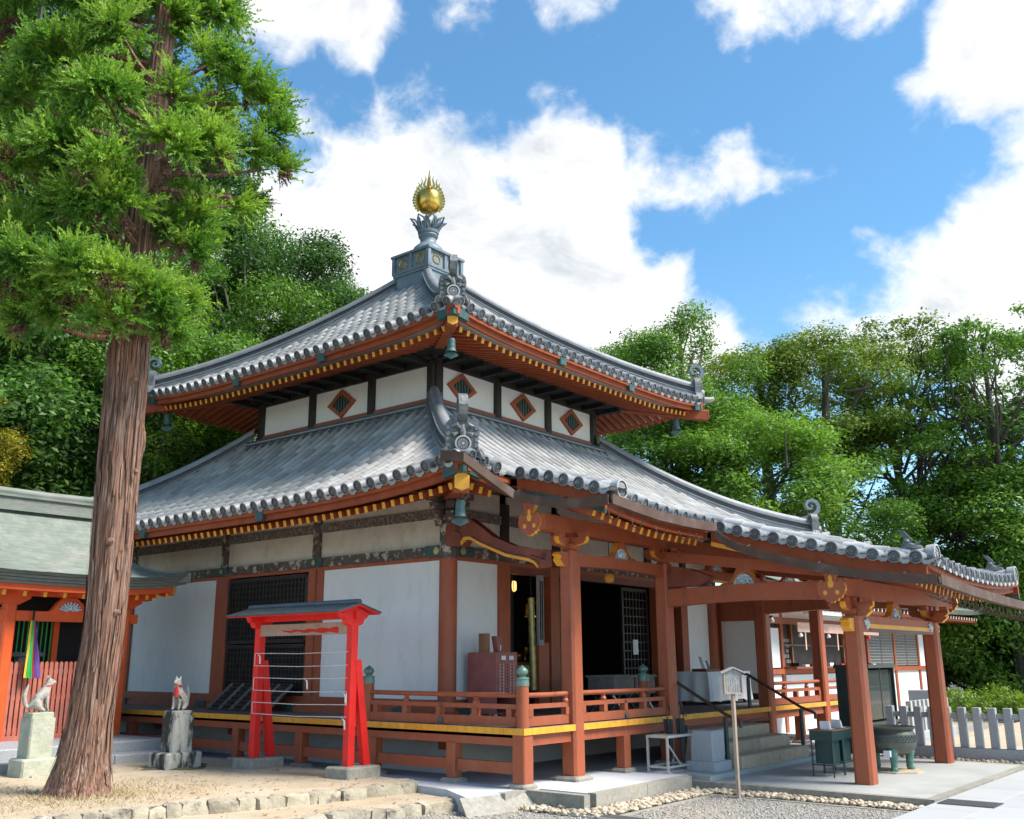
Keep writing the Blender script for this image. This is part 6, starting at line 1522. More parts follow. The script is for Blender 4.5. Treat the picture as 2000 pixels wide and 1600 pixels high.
# ------------------------------------------------------------------ annex with the amulet counter
AY = 10.0
AN = thing('annex_building', 'long low annex with white walls, red posts and an open amulet counter', 'building', (27, AY, -.08))
MB().box(21.35, 33.6, AY+.06, 14, -.1, 2.95).build('annex_core', 'interior', AN)
for x0_, x1_, za, zb in ((21.5, 28.0, -.1, 1.28), (28.0, 32.4, -.1, 1.30), (32.55, 33.6, -.1, 1.30), (32.55, 33.6, 1.42, 2.45), (21.55, 22.3, 1.45, 2.35)):
    MB().box(x0_, x1_, AY, AY+.05, za, zb).build('wall_panel', 'plaster', AN)
for x_ in (21.4, 22.4, 28.05, 30.25, 32.45, 33.62): MB().box(x_-.07, x_+.07, AY-.04, AY+.06, -.1, 2.95).build('annex_post', 'red', AN)
MB().box(21.30, 21.345, AY+.1, 11.1, .9, 2.5).build('wall_panel', 'plaster', AN); MB().box(21.28, 21.40, 10.95, 11.08, 0, 2.9).build('annex_post', 'red', AN); MB().box(21.27, 21.36, AY+.06, 11.1, 2.5, 2.95).build('annex_rail', 'red', AN)
MB().box(21.3, 33.7, AY-.06, AY+.06, 1.30, 1.42).build('annex_rail', 'red', AN); MB().box(21.3, 33.7, AY-.06, AY+.06, 2.45, 2.60).build('annex_rail', 'red', AN)
MB().box(22.4, 28.0, AY-.35, AY+.05, 1.42, 1.47).build('counter_shelf', 'red_dark', AN)
MB().box(21.3, 33.7, AY-.03, AY+.05, 2.60, 2.95).build('wall_panel', 'plaster', AN)
for xa in (28.15, 29.2, 30.35, 31.4):
    mb = MB(); xb = xa+.95
    for i in range(13): x = lerp(xa, xb, i/12); mb.box(x-.012, x+.012, AY-.01, AY+.02, 1.46, 2.42)
    for i in range(13): z = lerp(1.46, 2.42, i/12); mb.box(xa, xb, AY-.005, AY+.015, z-.012, z+.012)
    mb.box(xa, xb, AY+.02, AY+.04, 1.46, 2.42, 1); mb.build('window_lattice', ['grey_wood', 'black'], AN)
for xa in (23.0, 24.6, 26.3, 27.6): MB().box(xa-.03, xa+.03, AY-.02, AY+.05, 1.47, 2.45).build('counter_frame', 'brownbox', AN)
MB().box(22.5, 27.9, AY-.02, AY+.0, 1.95, 1.98).build('counter_frame', 'brownbox', AN)
MB().box(22.45, 27.9, AY-.42, AY-.40, 2.26, 2.48).build('patterned_valance', 'pattern_cloth', AN)
for i, x in enumerate((22.6, 23.6, 24.3, 25.4, 26.0, 27.1)): MB().lathe([(.02, 0), (.05, -.04), (.055, -.08), (.0, -.10)], (x, AY-.41, 2.24), 10).build('tassel', ['paper', 'cloth_red'][i % 2], AN, True); 
for i, x in enumerate((22.9, 24.9, 26.6)): MB().box(x-.03, x+.03, AY-.41, AY-.40, 1.85, 2.3).build('cord_tassel', 'pattern_cloth', AN)
for i in range(14): 
    x = 22.7+i*.38; MB().box(x, x+.22, AY-.28, AY-.1, 1.47, 1.50+.06*rng.random()).build('goods_tray', ['black', 'paper', 'lattice', 'cloth_red'][i % 4], AN)
for i in range(10):
    for j in range(5):
        if rng.random() < .7: x = 22.55+(i % 5)*.09+(0 if i < 5 else 4.1); z = 1.55+j*.12; MB().box(x, x+.06, AY+.035, AY+.058, z, z+.08).build('price_tag', 'grey_wood', AN)
fl = MB().box(22.4, 24.4, AY-.75, AY-.6, 2.66, 2.76).build('fluorescent_light', 'fluor'); tag(fl, 'white fluorescent tube fitting above the amulet counter', 'light fitting')
# annex roof: copper green, slight sweep
mb = MB(); n = 16; g = []
for i in range(n+1):
    for (y, z) in ((9.0, 3.12), (9.6, 3.24), (10.6, 3.62), (12.0, 4.4)): t = i/n; g.append((lerp(21.9, 37.2, t), y, z+.14*abs(2*t-1)**4*(1 if y < 10 else .5)))
mb.add(g, [(i*4+j, (i+1)*4+j, (i+1)*4+j+1, i*4+j+1) for i in range(n) for j in range(3)])
AR = mb.build('annex_roof', 'copper_green', AN, True)
mb = MB(); mb.sweep([np.array((lerp(21.9, 37.2, i/n), 9.0, 3.12+.14*abs(2*i/n-1)**4)) for i in range(n+1)], [(.01, 0), (-.05, -.14), (-.3, -.14), (-.3, 0)]); mb.build('roof_edge', 'copper_green', AR)
MB().box(22, 36.6, 9.2, 10.2, 2.80, 2.90).build('annex_soffit', 'red', AR)
for i in range(48): x = 22.2+i*.3; MB().beam((x, 9.12, 2.90), (x, 10.0, 3.0), .07, .09, mend=1).build('rafter', ['red', 'paper'], AR)
o = thing('spotlight', 'small black and white spotlight under the annex eave', 'spotlight', (21.62, AY-.12, 2.55))
MB().lathe([(.03, .1), (.06, .05), (.07, 0), (.02, -.02)], (21.62, AY-.16, 2.47), 12).build('lamp_head', 'aluminium', o, True); MB().box(21.59, 21.65, AY-.18, AY-.05, 2.56, 2.62).build('lamp_arm', 'black', o)

# dim fittings inside the hall
AT = thing('altar_table', 'dim altar table with brass vessels deep inside the middle doorway', 'altar', (16.6, 13.4, ZD+.06))
MB().box(15.7, 17.5, 13.1, 13.7, ZD+.78, ZD+.84).build('table_top', 'red_dark', AT)
MB().box(15.72, 17.48, 13.09, 13.1, ZD+.35, ZD+.78).build('altar_cloth', 'gold_dull', AT)
for x in (15.78, 17.42):
    for y in (13.18, 13.62): MB().box(x-.04, x+.04, y-.04, y+.04, ZD+.06, ZD+.78).build('leg', 'red_dark', AT)
for k, x in enumerate((15.95, 16.3, 16.6, 16.9, 17.25)):
    MB().lathe([(.05, 0), (.06, .02), (.02, .05), (.02, .14), (.07, .22), (.08, .30), (.05, .31)] if k != 2 else [(.08, 0), (.13, .08), (.14, .16), (.10, .20)], (x, 13.35, ZD+.84), 14).build('brass_vessel', 'gold', AT, True)
for k, (x, lab) in enumerate(((15.85, 'hanging brass lantern inside the middle doorway, left of the altar'), (17.3, 'hanging brass lantern inside the middle doorway, right of the altar'))):
    LN = thing('brass_lantern', lab, 'lantern', (x, 12.4, 2.6), 'brass lanterns in the hall')
    MB().lathe([(.02, .22), (.16, .12), (.17, .10), (.10, .09), (.10, -.12), (.14, -.14), (.14, -.17), (.03, -.20)], (x, 12.4, 2.65), 6).build('lantern_body', 'gold', LN); MB().tube([(x, 12.4, 2.85), (x, 12.4, 3.55)], .008, 5).build('chain', 'black', LN)
o = MB().box(17.85, 18.05, WY+.125, WY+.13, 1.75, 2.05).build('paper_notice', 'paper'); tag(o, 'white paper notice pinned to the open lattice door', 'notice')
# ------------------------------------------------------------------ small vermilion shrine on the left
SCX = 8.95
SH = thing('small_shrine', 'small vermilion shrine with a sweeping green copper roof behind the cedar trunk', 'shrine', (SCX, 17.6, .05))
PLN = MB().cbox(4.2, 10.15, 15.95, 20.5, -.05, .36, .02).build('shrine_plinth', 'granite', SH)
for k in range(5): MB().cbox(5.0+.98*k, 5.97+.98*k, 15.47, 15.945, -.05, .19, .015).build('plinth_step', 'granite', PLN)
def srf(v, t):
    """roof surface: v 0 ridge .. 1 eave, t -1..1 along"""
    hl = .95+1.0*v**2.2
    y = lerp(18.95, 16.75, v); z = 4.50-1.36*(1-(1-v)**1.75)+.16*abs(t)**3*v**2
    return np.array((SCX+t*hl*(1 if t > 0 else 1.7), y, z))
def srb(v, t):
    p = srf(v, t); p[1] = 18.95+(18.95-p[1])*.75; return p
nv, nt_ = 26, 34; V = []; F = []; RN = []; k = 0
for fn in (srf, srb):
    for i in range(nv):
        for j in range(nt_):
            t0, t1 = -1+2*j/nt_, -1+2*(j+1)/nt_; off = (.5/nt_*2)*(i % 2)
            ta, tb = min(1, max(-1, t0+off)), min(1, max(-1, t1+off))
            if tb-ta < .005: continue
            a, b = fn(i/nv, ta), fn(i/nv, tb); c, d = fn((i+1.12)/nv, tb), fn((i+1.12)/nv, ta)
            l = .012+.004*rng.random(); c[2] += l; d[2] += l
            c2, d2 = c-(0, 0, .022), d-(0, 0, .022)
            V += [a, b, c, d, c2, d2]; F += [(k, k+1, k+2, k+3), (k+3, k+2, k+4, k+5)]; r_ = rng.random(); RN += [r_, r_]; k += 6
link('copper_roof', npmesh('copper_roof', V, F, 'copper_green', RN), SH)
ROOFS = bpy.data.objects['copper_roof']; stuff(ROOFS); 
under = MB(); g = []
for i in range(13):
    for j in range(21): p = srf(i/12, -1+j/10); g.append(p-(0, 0, .04))
under.add(g, [(i*21+j, i*21+j+1, (i+1)*21+j+1, (i+1)*21+j) for i in range(12) for j in range(20)]); under.build('roof_underside', 'bark_shingle', SH)
for lv in range(4):
    pth = [srf(1, -1+j/10)+(0, .02+.045*lv, -.012-.05*lv) for j in range(21)]
    MB().sweep([p*1.0 for p in pth], [(.0, 0), (.0, -.046), (-.35, -.03), (-.35, 0)]).build('layered_eave', 'bark_shingle', SH)
for t in (-1, 1):
    pts = [srf(v, t)+(0, 0, -.02) for v in np.linspace(0, 1, 12)]
    MB().sweep(pts, [(.07, .02), (.07, -.16), (-.07, -.16), (-.07, .02)]).build('verge_edge', 'bark_shingle', SH)
# ridge
MB().box(SCX-1.7, SCX+1.0, 18.75, 19.15, 4.42, 4.50).build('ridge_base', 'copper_green', SH)
MB().box(SCX-1.68, SCX+.98, 18.83, 19.07, 4.50, 4.68).build('ridge_box', 'bark_shingle', SH)
MB().box(SCX-1.72, SCX+1.02, 18.79, 19.11, 4.68, 4.73).build('ridge_cap_board', 'copper_green', SH)
MB().tube([(SCX-1.9, 18.95, 4.86), (SCX-1.6, 18.95, 4.79), (SCX, 18.95, 4.775), (SCX+.9, 18.95, 4.79), (SCX+1.2, 18.95, 4.86)], .085, 12).build('ridge_roll', 'copper_green', SH, True)
for s_ in (-1, 1): MB().prism([(SCX+(1.0 if s_ > 0 else -1.7), 18.95+a, 4.6+b) for a, b in ((-.18, -.3), (.18, -.3), (.22, .05), (.12, .2), (-.12, .2), (-.22, .05))], (s_*.05, 0, 0)).build('ridge_end', 'tile_dark', SH); 
# frame
for x in (SCX-1.03, SCX+1.1): MB().post(x, 17.6, .36, 2.62, .20, .03).build('shrine_post', 'orange', SH)
MB().box(SCX-1.5, SCX+1.35, 17.52, 17.68, 2.35, 2.52).build('tie_beam', 'orange', SH)
MB().box(SCX+1.35, SCX+1.352, 17.53, 17.67, 2.36, 2.51).build('beam_end', 'gold_dull', SH)
MB().box(SCX-1.55, SCX+1.6, 17.49, 17.71, 2.78, 2.92).build('purlin', 'orange', SH)
for x in (SCX-1.03, SCX+1.1):
    MB().prism([(x-.12, 17.52, 2.62), (x+.12, 17.52, 2.62), (x+.32, 17.52, 2.73), (x+.32, 17.52, 2.78), (x-.32, 17.52, 2.78), (x-.32, 17.52, 2.73)], (0, .16, 0)).build('bracket', 'orange', SH)
k_ = MB(); c = np.array((SCX+.0, 17.5, 2.52)); out = [(-.36, 0), (-.30, .05), (-.22, .16), (-.12, .25), (.12, .25), (.22, .16), (.30, .05), (.36, 0)]
k_ = MB().prism([c+np.array((a, 0, b)) for a, b in out], (0, .12, 0)).build('frog_leg_strut', 'orange', SH)
cm = MB()
for i in range(9):
    t = math.pi*(i+.5)/9; cm.tube([c+np.array((.04*math.cos(t), -.005, .03)), c+np.array((.20*math.cos(t), -.02, .02+.16*math.sin(t)))], [.03, .018], 6)
cm.build('flower_carving', 'carved_white', k_, True)
# eave board and rafters
pth = [srf(1, -.86+1.72*j/16)+(0, .22, -.21) for j in range(17)]
MB().sweep(pth, [(0, 0), (0, -.10), (-.06, -.10), (-.06, 0)]).build('eave_board', 'orange', SH)
for i in range(17):
    t = -.84+1.68*i/16; p = srf(1, t)+(0, .30, -.36); MB().beam(p, p+(0, 1.0, .22), .06, .085, mend=1).build('rafter', ['orange', 'yellow'], SH)
for t in (-.88, .88): p = srf(1, t)+(0, .18, -.30); MB().beam(p, p+(0, 1.2, .2), .07, .2, mend=1).build('end_rafter', ['orange', 'gold_dull'], SH)
# body and screens
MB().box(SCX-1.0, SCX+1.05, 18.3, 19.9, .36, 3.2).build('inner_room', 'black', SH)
for x in (SCX+.12, SCX-.9, SCX+1.0): MB().box(x-.05, x+.05, 18.15, 18.28, .36, 2.6).build('inner_post', 'orange', SH)
MB().box(SCX-.6, SCX-.3, 17.95, 18.1, 1.55, 1.75).box(SCX-.75, SCX-.15, 17.93, 18.12, 1.75, 1.82).build('hanging_lamp', 'tile_dark', SH)
for i in range(11):
    x = SCX-.72+i*.085
    MB().tube([(x, 18.2, 1.66), (x, 18.2, 2.40)], .013, 6).build('bamboo_slat', 'cloth_green', SH)
# picket doors
x = SCX-.93; i = 0
while x < SCX+1.0:
    w = .062
    MB().prism([(x, 17.56, .44), (x+w, 17.56, .44), (x+w, 17.56, 1.63), (x+w*.7, 17.56, 1.66), (x+w*.3, 17.56, 1.66), (x, 17.56, 1.63)], (0, .025, 0)).build('picket', 'orange_faded', SH); x += .088; i += 1
for z0_, z1_ in ((.46, .56), (1.02, 1.10), (1.46, 1.53)): MB().box(SCX-.93, SCX+1.0, 17.585, 17.62, z0_, z1_).build('picket_rail', 'orange_faded', SH)
MB().box(SCX-.93, SCX+1.0, 17.53, 17.64, .36, .44).build('threshold', 'orange_faded', SH)
# five-colour streamer
RB = thing('streamer', 'bundle of yellow, green, red and purple cloth streamers hanging in the shrine front', 'streamer', (SCX-.45, 17.45, 1.35))
top_ = onY(65, 1212, 17.42); 
for i, (m_, a, b) in enumerate((('cloth_yellow', 45, 51), ('cloth_green', 51, 59), ('cloth_green', 57, 63), ('cloth_red', 62, 66), ('cloth_purple', 66, 72), ('cloth_purple', 71, 79))):
    p0, p1 = onY(a, 1324, 17.42-.01*i), onY(b, 1325, 17.42-.01*i); q0, q1 = top_+(-.04+.012*i, 0, 0), top_+(-.02+.014*i, 0, 0)
    mb = MB(); n = 6; v = []
    for k in range(n+1):
        t = k/n; L_, R2_ = lerp(q0, p0, t), lerp(q1, p1, t)
        v += [L_+(0, .012*math.sin(k+i), 0), (L_+R2_)/2+(0, -.025-.01*math.sin(k), 0), R2_+(0, .012*math.cos(k+i), 0)]
    mb.add(v, [(3*k+j, 3*k+j+1, 3*k+j+4, 3*k+j+3) for k in range(n) for j in (0, 1)]); mb.build('ribbon', m_, RB, True)
MB().tube([top_+(0, 0, -.01), top_+(0, 0, .18)], .02, 6).build('cord', 'black', RB)
# ------------------------------------------------------------------ foliage helpers
def leaves(cent, rad, nl, size, up=.5, seed=0, shell=.45, squash=.8, asp=.55):
    """leaf-sized rhombs spread through ball-shaped clumps"""
    g = np.random.default_rng(seed); C_ = []; N_ = []; S_ = []
    for c, r in zip(cent, rad):
        n = int(nl*(r*r)); d = g.normal(size=(n, 3)); d /= np.linalg.norm(d, axis=1)[:, None]
        rr = r*(shell+(1-shell)*g.random(n)**.6)*(1+.16*g.normal(size=n)); p = np.array(c)+d*rr[:, None]*np.array((1, 1, squash))
        keep = (d[:, 2] > -.55) | (g.random(n) < .4)
        C_.append(p[keep]); N_.append((d*.7+np.array((0, 0, up))+g.normal(0, .55, (n, 3)))[keep])
    P_ = np.concatenate(C_); Nn = np.concatenate(N_); Nn /= np.linalg.norm(Nn, axis=1)[:, None]; n = len(P_)
    t = g.normal(size=(n, 3)); t -= Nn*np.sum(t*Nn, 1)[:, None]; t[:, 2] -= .25; t /= np.linalg.norm(t, axis=1)[:, None]; b = np.cross(Nn, t)
    s = size*(.45+1.1*g.random(n))[:, None]
    V = np.empty((n, 4, 3)); V[:, 0] = P_-t*s*.6; V[:, 1] = P_+b*s*asp*.5; V[:, 2] = P_+t*s*.6; V[:, 3] = P_-b*s*asp*.5
    V[:, 1] += Nn*s*.10; V[:, 3] += Nn*s*.10
    return V.reshape(-1, 3), np.arange(4*n).reshape(-1, 4), g.random(n)
def limbs(mb, base, cent, r0, g, every=1, wob=.12, fork=.45):
    base = np.array(base, float)
    for c in cent[::every]:
        c = np.array(c); a = base+(c-base)*fork*g.random(); a[2] = max(base[2], min(a[2], c[2])); a[:2] = base[:2]+(a[:2]-base[:2])*.4
        m = (a+c)/2+g.normal(0, wob*np.linalg.norm(c-a), 3)
        mb.tube([a, m, c], [r0*.45, r0*.3, r0*.10], 5)
# ------------------------------------------------------------------ the cedar in front
CE = thing('cedar_tree', 'tall cedar with thick reddish furrowed trunk and bright green sprays, front left', 'tree', (6.66, 12.35, .05))
prof = [(-.1, .47), (.05, .42), (.18, .365), (.45, .305), (.9, .262), (1.4, .245), (2.3, .24), (3.3, .25), (4.3, .262), (5.2, .262), (5.8, .255), (6.3, .235), (7.3, .205), (8.5, .185), (10, .155), (11.2, .14), (13.5, .10), (16, .03)]
zs = np.concatenate([np.linspace(-.1, 7, 190), np.linspace(7.08, 16, 60)]); nr = 72; V = []
gg = np.random.default_rng(3)
ph = gg.random(26)*6.28; fr_ = gg.integers(7, 26, 26); am = gg.random(26)*.5+.5
for z in zs:
    r = np.interp(z, [p[0] for p in prof], [p[1] for p in prof])
    tx = 6.66+np.interp(z, [0, 2, 6, 11, 16], [0, .11, .08, .14, .2]); ty = 12.35+np.interp(z, [0, 2, 6, 11, 16], [0, -.06, -.05, -.07, -.1])
    for j in range(nr):
        t = 2*math.pi*j/nr
        f = sum(am[k]*math.sin(fr_[k]*(t+.10*math.sin(z*.9+k)+.03*math.sin(z*3.1+k*2))+ph[k]+.5*math.sin(z*.7+k)) for k in range(10))
        ridge = .010*f*.45+.008*abs(math.sin(17*t+1.3*math.sin(z*1.1)))
        flare = .10*max(0, .45-z)**1.2*math.sin(5*t+.8)+.05*max(0, .3-z)*math.sin(11*t)
        knot = .05*math.exp(-((z-4.55)/.22)**2-((t-5.55)/.30)**2)+.03*math.exp(-((z-4.0)/.15)**2-((t-5.2)/.25)**2)
        V.append((tx+(r+ridge+flare+knot)*math.cos(t), ty+(r+ridge+flare+knot)*math.sin(t), z))
nz = len(zs); F = [(i*nr+j, i*nr+(j+1) % nr, (i+1)*nr+(j+1) % nr, (i+1)*nr+j) for i in range(nz-1) for j in range(nr)]
link('trunk', npmesh('trunk', V, F, 'bark', smooth=True), CE)
# peeling bark strips and branch stubs
V = []; F = []; k = 0
for _ in range(420):
    z0_ = 6.4*gg.random(); L_ = .2+.7*gg.random(); t = 6.283*gg.random(); w = .008+.014*gg.random(); lift = .004+.018*gg.random()**3
    for i in range(6):
        z = z0_+L_*i/5; r = np.interp(z, [p[0] for p in prof], [p[1] for p in prof])+.022+lift*(1 if i in (0, 5) else .4)
        tx = 6.66+np.interp(z, [0, 2, 6, 11, 16], [0, .11, .08, .14, .2]); ty = 12.35+np.interp(z, [0, 2, 6, 11, 16], [0, -.06, -.05, -.07, -.1])
        tt = t+.06*math.sin(z*2+t*3); ww = w*(.35 if i in (0, 5) else 1)
        for s_ in (-1, 1): V.append((tx+r*math.cos(tt)-s_*ww*math.sin(tt), ty+r*math.sin(tt)+s_*ww*math.cos(tt), z))
    F += [(k+2*i, k+2*i+1, k+2*i+3, k+2*i+2) for i in range(5)]; k += 12
stuff(link('bark_strips', npmesh('bark_strips', V, F, 'bark', None), CE))
for z, t in ((4.05, 5.1), (4.6, 5.6), (3.1, 4.2), (5.3, 4.6), (2.2, 4.9)):
    r = np.interp(z, [p[0] for p in prof], [p[1] for p in prof]); c = np.array((6.74, 12.30, z)); d = np.array((math.cos(t), math.sin(t), .25))
    MB().tube([c+d*(r-.05), c+d*(r+.03), c+d*(r+.06)], [.07, .05, .02], 9).build('branch_stub', 'bark', CE, True)
# sprays: prototype tufts
def tuft_proto(seed):
    g = np.random.default_rng(seed); Q = []
    for s in range(13):
        az = g.random()*6.28; sp = .15+.75*g.random()**.7; L_ = .20+.20*g.random()
        d = np.array((math.cos(az)*sp, math.sin(az)*sp, 1.0)); d /= np.linalg.norm(d)
        p = d*.03; bend = g.normal(0, .18, 3)+np.array((math.cos(az), math.sin(az), 0))*.25
        n = 7; pts = []
        for i in range(n+1): t = i/n; pts.append(p+d*L_*t+bend*L_*t*t*.6)
        for i in range(n):
            a, b = pts[i], pts[i+1]; e = (b-a)/np.linalg.norm(b-a); w = np.cross(e, g.normal(size=3)); w /= np.linalg.norm(w)
            wd = .010*(1-.5*i/n); Q.append((a-w*wd, a+w*wd, b+w*wd*.8, b-w*wd*.8))
            for k in range(3):
                ax = np.cross(e, g.normal(size=3)); ax /= np.linalg.norm(ax); nd = e*.85+ax*.65; nd /= np.linalg.norm(nd); ln = (.085-.045*i/n)*(.8+.4*g.random())
                ww = np.cross(nd, g.normal(size=3)); ww /= np.linalg.norm(ww); a2 = lerp(a, b, k/3)
                Q.append((a2-ww*.006, a2+nd*ln*.5-ww*.011, a2+nd*ln, a2+nd*ln*.5+ww*.011))
    return np.array(Q)
protos = [tuft_proto(100+i) for i in range(7)]
clumps = [(330, 40, 80, 0), (230, 55, 95, .6), (420, 120, 85, .4), (110, 120, 105, .3), (30, 190, 85, 0), (200, 180, 100, .8), (345, 190, 60, .5), (470, 170, 75, 0), (525, 205, 42, -.3), (120, 290, 100, .5), (25, 320, 75, .2), (400, 285, 85, .6), (480, 290, 65, 0), (335, 285, 62, .9), (205, 330, 70, 1.0), (500, 380, 42, -.4), (462, 400, 34, -.2), (110, 390, 70, -.6), (225, 400, 75, .8), (170, 395, 75, .5), (370, 430, 66, .3), (365, 490, 60, .2), (60, 515, 85, .6), (150, 530, 85, 1.0), (25, 570, 65, .3), (225, 545, 85, 1.1), (295, 580, 70, 1.0), (350, 595, 52, .5), (120, 600, 75, .5), (30, 450, 55, -.5), (540, 330, 30, -.3), (20, 50, 70, -.5), (330, 640, 42, .7), (215, 620, 55, 1.0), (300, 120, 55, -.8), (420, 220, 60, -.8), (60, 250, 70, -1), (60, 620, 55, .2), (530, 260, 36, -.2), (300, -30, 100, 0), (160, -20, 110, .3), (430, 20, 70, 0), (60, -40, 90, 0), (390, -80, 90, 0), (250, -130, 110, .2), (120, -160, 100, 0)]
Qs = []; RNs = []; cents = []
gg = np.random.default_rng(11); D0 = math.hypot(6.75, 12.3)
extra = [(np.array((6.8+a, 12.3+b, z)), r) for a, b, z, r in ((.9, 1.2, 7.2, .7), (1.1, .9, 8.6, .8), (-.4, 1.4, 9.2, .8), (.8, 1.3, 10.4, .7), (-.9, .9, 6.6, .7), (0, 0, 13.5, .9), (.5, .3, 12.4, .9), (-.6, -.2, 12.6, .9), (.1, .1, 15, .6), (-.3, .8, 11.6, .8))]
allc = [(atD(x, y, D0-off), r/FPX*10.0) for x, y, r, off in clumps]+extra
for c, r in allc:
    cents.append(c); ax0 = np.array((6.8, 12.3, c[2])); outw = c-ax0; outw[2] = 0; outw /= np.linalg.norm(outw)+1e-6
    n = int(5+25*(r/.6)**2)
    for k in range(n):
        d = gg.normal(size=3); d /= np.linalg.norm(d); p = c+d*r*(.15+.6*gg.random())*np.array((1, 1, .6))
        axis = d*.7+outw*.45+np.array((0, 0, .35))+gg.normal(0, .25, 3); axis /= np.linalg.norm(axis)
        x = np.cross(axis, gg.normal(size=3)); x /= np.linalg.norm(x); y = np.cross(axis, x); B = np.stack([x, y, axis])*(.8+.55*gg.random())
        q = protos[gg.integers(7)]; Qs.append((q.reshape(-1, 3)@B+p).reshape(q.shape)); RNs.append(np.clip(gg.random()*.55+.45*gg.random(len(q)), 0, 1)+ (d[2]*.18))
Q = np.concatenate(Qs); RN = np.concatenate(RNs)
dead = gg.random(len(Qs)) 
stuff(link('crown', npmesh('crown', Q.reshape(-1, 3), np.arange(len(Q)*4).reshape(-1, 4), 'leaf_cedar', RN), CE))
mb = MB()
for c in cents:
    z0_ = min(max(6.0, c[2]-.3-.3*gg.random()), 15); b = np.array((6.78, 12.3, z0_)); m = lerp(b, c, .5)+np.array((0, 0, -.08)); MB().tube([b, m, lerp(b, c, .95)], [.055, .04, .012], 6).build('branch', 'bark', CE, True)
p0, p1 = np.array((6.8, 12.28, 8.05)), atD(450, 385, D0-.6); mb.tube([p0, lerp(p0, p1, .5)+(0, 0, .12), p1], [.06, .05, .03], 7)
mb.build('branch', 'bark', CE, True)
# brown dead sprays tucked under the green
Qs = []
for k in range(60):
    c, r = allc[gg.integers(40)]; d = gg.normal(size=3); d[2] = -abs(d[2]); d /= np.linalg.norm(d); p = c+d*r*.5
    x = np.cross(d, gg.normal(size=3)); x /= np.linalg.norm(x); y = np.cross(d, x); q = protos[gg.integers(7)]; Qs.append((q.reshape(-1, 3)@(np.stack([x, y, d])*.7)+p).reshape(q.shape))
Q = np.concatenate(Qs); stuff(link('dead_sprays', npmesh('dead_sprays', Q.reshape(-1, 3), np.arange(len(Q)*4).reshape(-1, 4), 'bark', None), CE))
# ------------------------------------------------------------------ trees behind
def make_tree(seed, kind):
    g = np.random.default_rng(seed); cent = []; rad = []
    R0, Z0 = 3.3, 4.2
    if kind == 'open':
        for k in range(54):
            d = g.normal(size=3); d /= np.linalg.norm(d); d[2] = d[2] if d[2] > -.3 else -d[2]
            cent.append(d*np.array((R0, R0, Z0))*(.45+.6*g.random()**.7)); rad.append(.45+.5*g.random())
        V, F, rn = leaves(cent, rad, 620, .125, seed=seed, shell=.1, squash=.7)
    else:
        nb = 58 if kind == 'dense' else 34
        for k in range(nb):
            d = g.normal(size=3); d /= np.linalg.norm(d); q = .55+.45*g.random()**.5
            cent.append(d*np.array((R0, R0, Z0))*q*(1-.12*max(0, d[2]))); rad.append(.75+.65*g.random())
        V, F, rn = leaves(cent, rad, 820 if kind == 'dense' else 800, .13, seed=seed, shell=.3, squash=.75)
    me = {}
    mb = MB(); base = np.array((0, 0, -Z0*1.0)); tw = .22 if kind != 'open' else .17
    mb.tube([(0, 0, -14), (.1, -.1, -9), (-.1, .1, -5), (.15, 0, -1.5), (0, .1, 1.5), (.1, 0, Z0*.75)], [tw*1.5, tw*1.25, tw*1.05, tw*.8, tw*.45, tw*.1], 8)
    limbs(mb, (0, 0, -4.5), cent, tw*.95, g, 2, .14, .95)
    return V, F, rn, mb
kinds = {}
for name, seed, kind in (('a', 21, 'dense'), ('b', 22, 'dense'), ('c', 23, 'mid'), ('d', 24, 'mid'), ('e', 25, 'open'), ('f', 26, 'open')): kinds[name] = make_tree(seed, kind)
meshes = {}
def tree(kd, lm, px, py_, D, rx, rz, rot, label, group, name='broadleaf_tree', ground=-.2):
    """crown centre seen at (px, py) at horizontal distance D"""
    V, F, rn, mb = kinds[kd]
    if (kd, lm) not in meshes: meshes[kd, lm] = npmesh('crown', V, F, lm, rn)
    if kd not in meshes: meshes[kd] = mb.mesh('trunk', 'bark_grey', True)
    c = atD(px, py_, D); s = Vector((rx/3.3, rx/3.3, rz/4.2))
    T = thing(name, label, 'tree', (c[0], c[1], max(ground, c[2]-14*s[2])), group)
    mw = Matrix.Translation(Vector(c))@Matrix.Rotation(rot, 4, 'Z')@Matrix.Diagonal((*s, 1))
    stuff(link('crown', meshes[kd, lm], T, mw)); link('trunk', meshes[kd], T, mw)
GL, GRt = 'dark trees on the hillside behind the cedar', 'trees behind the right end of the hall'
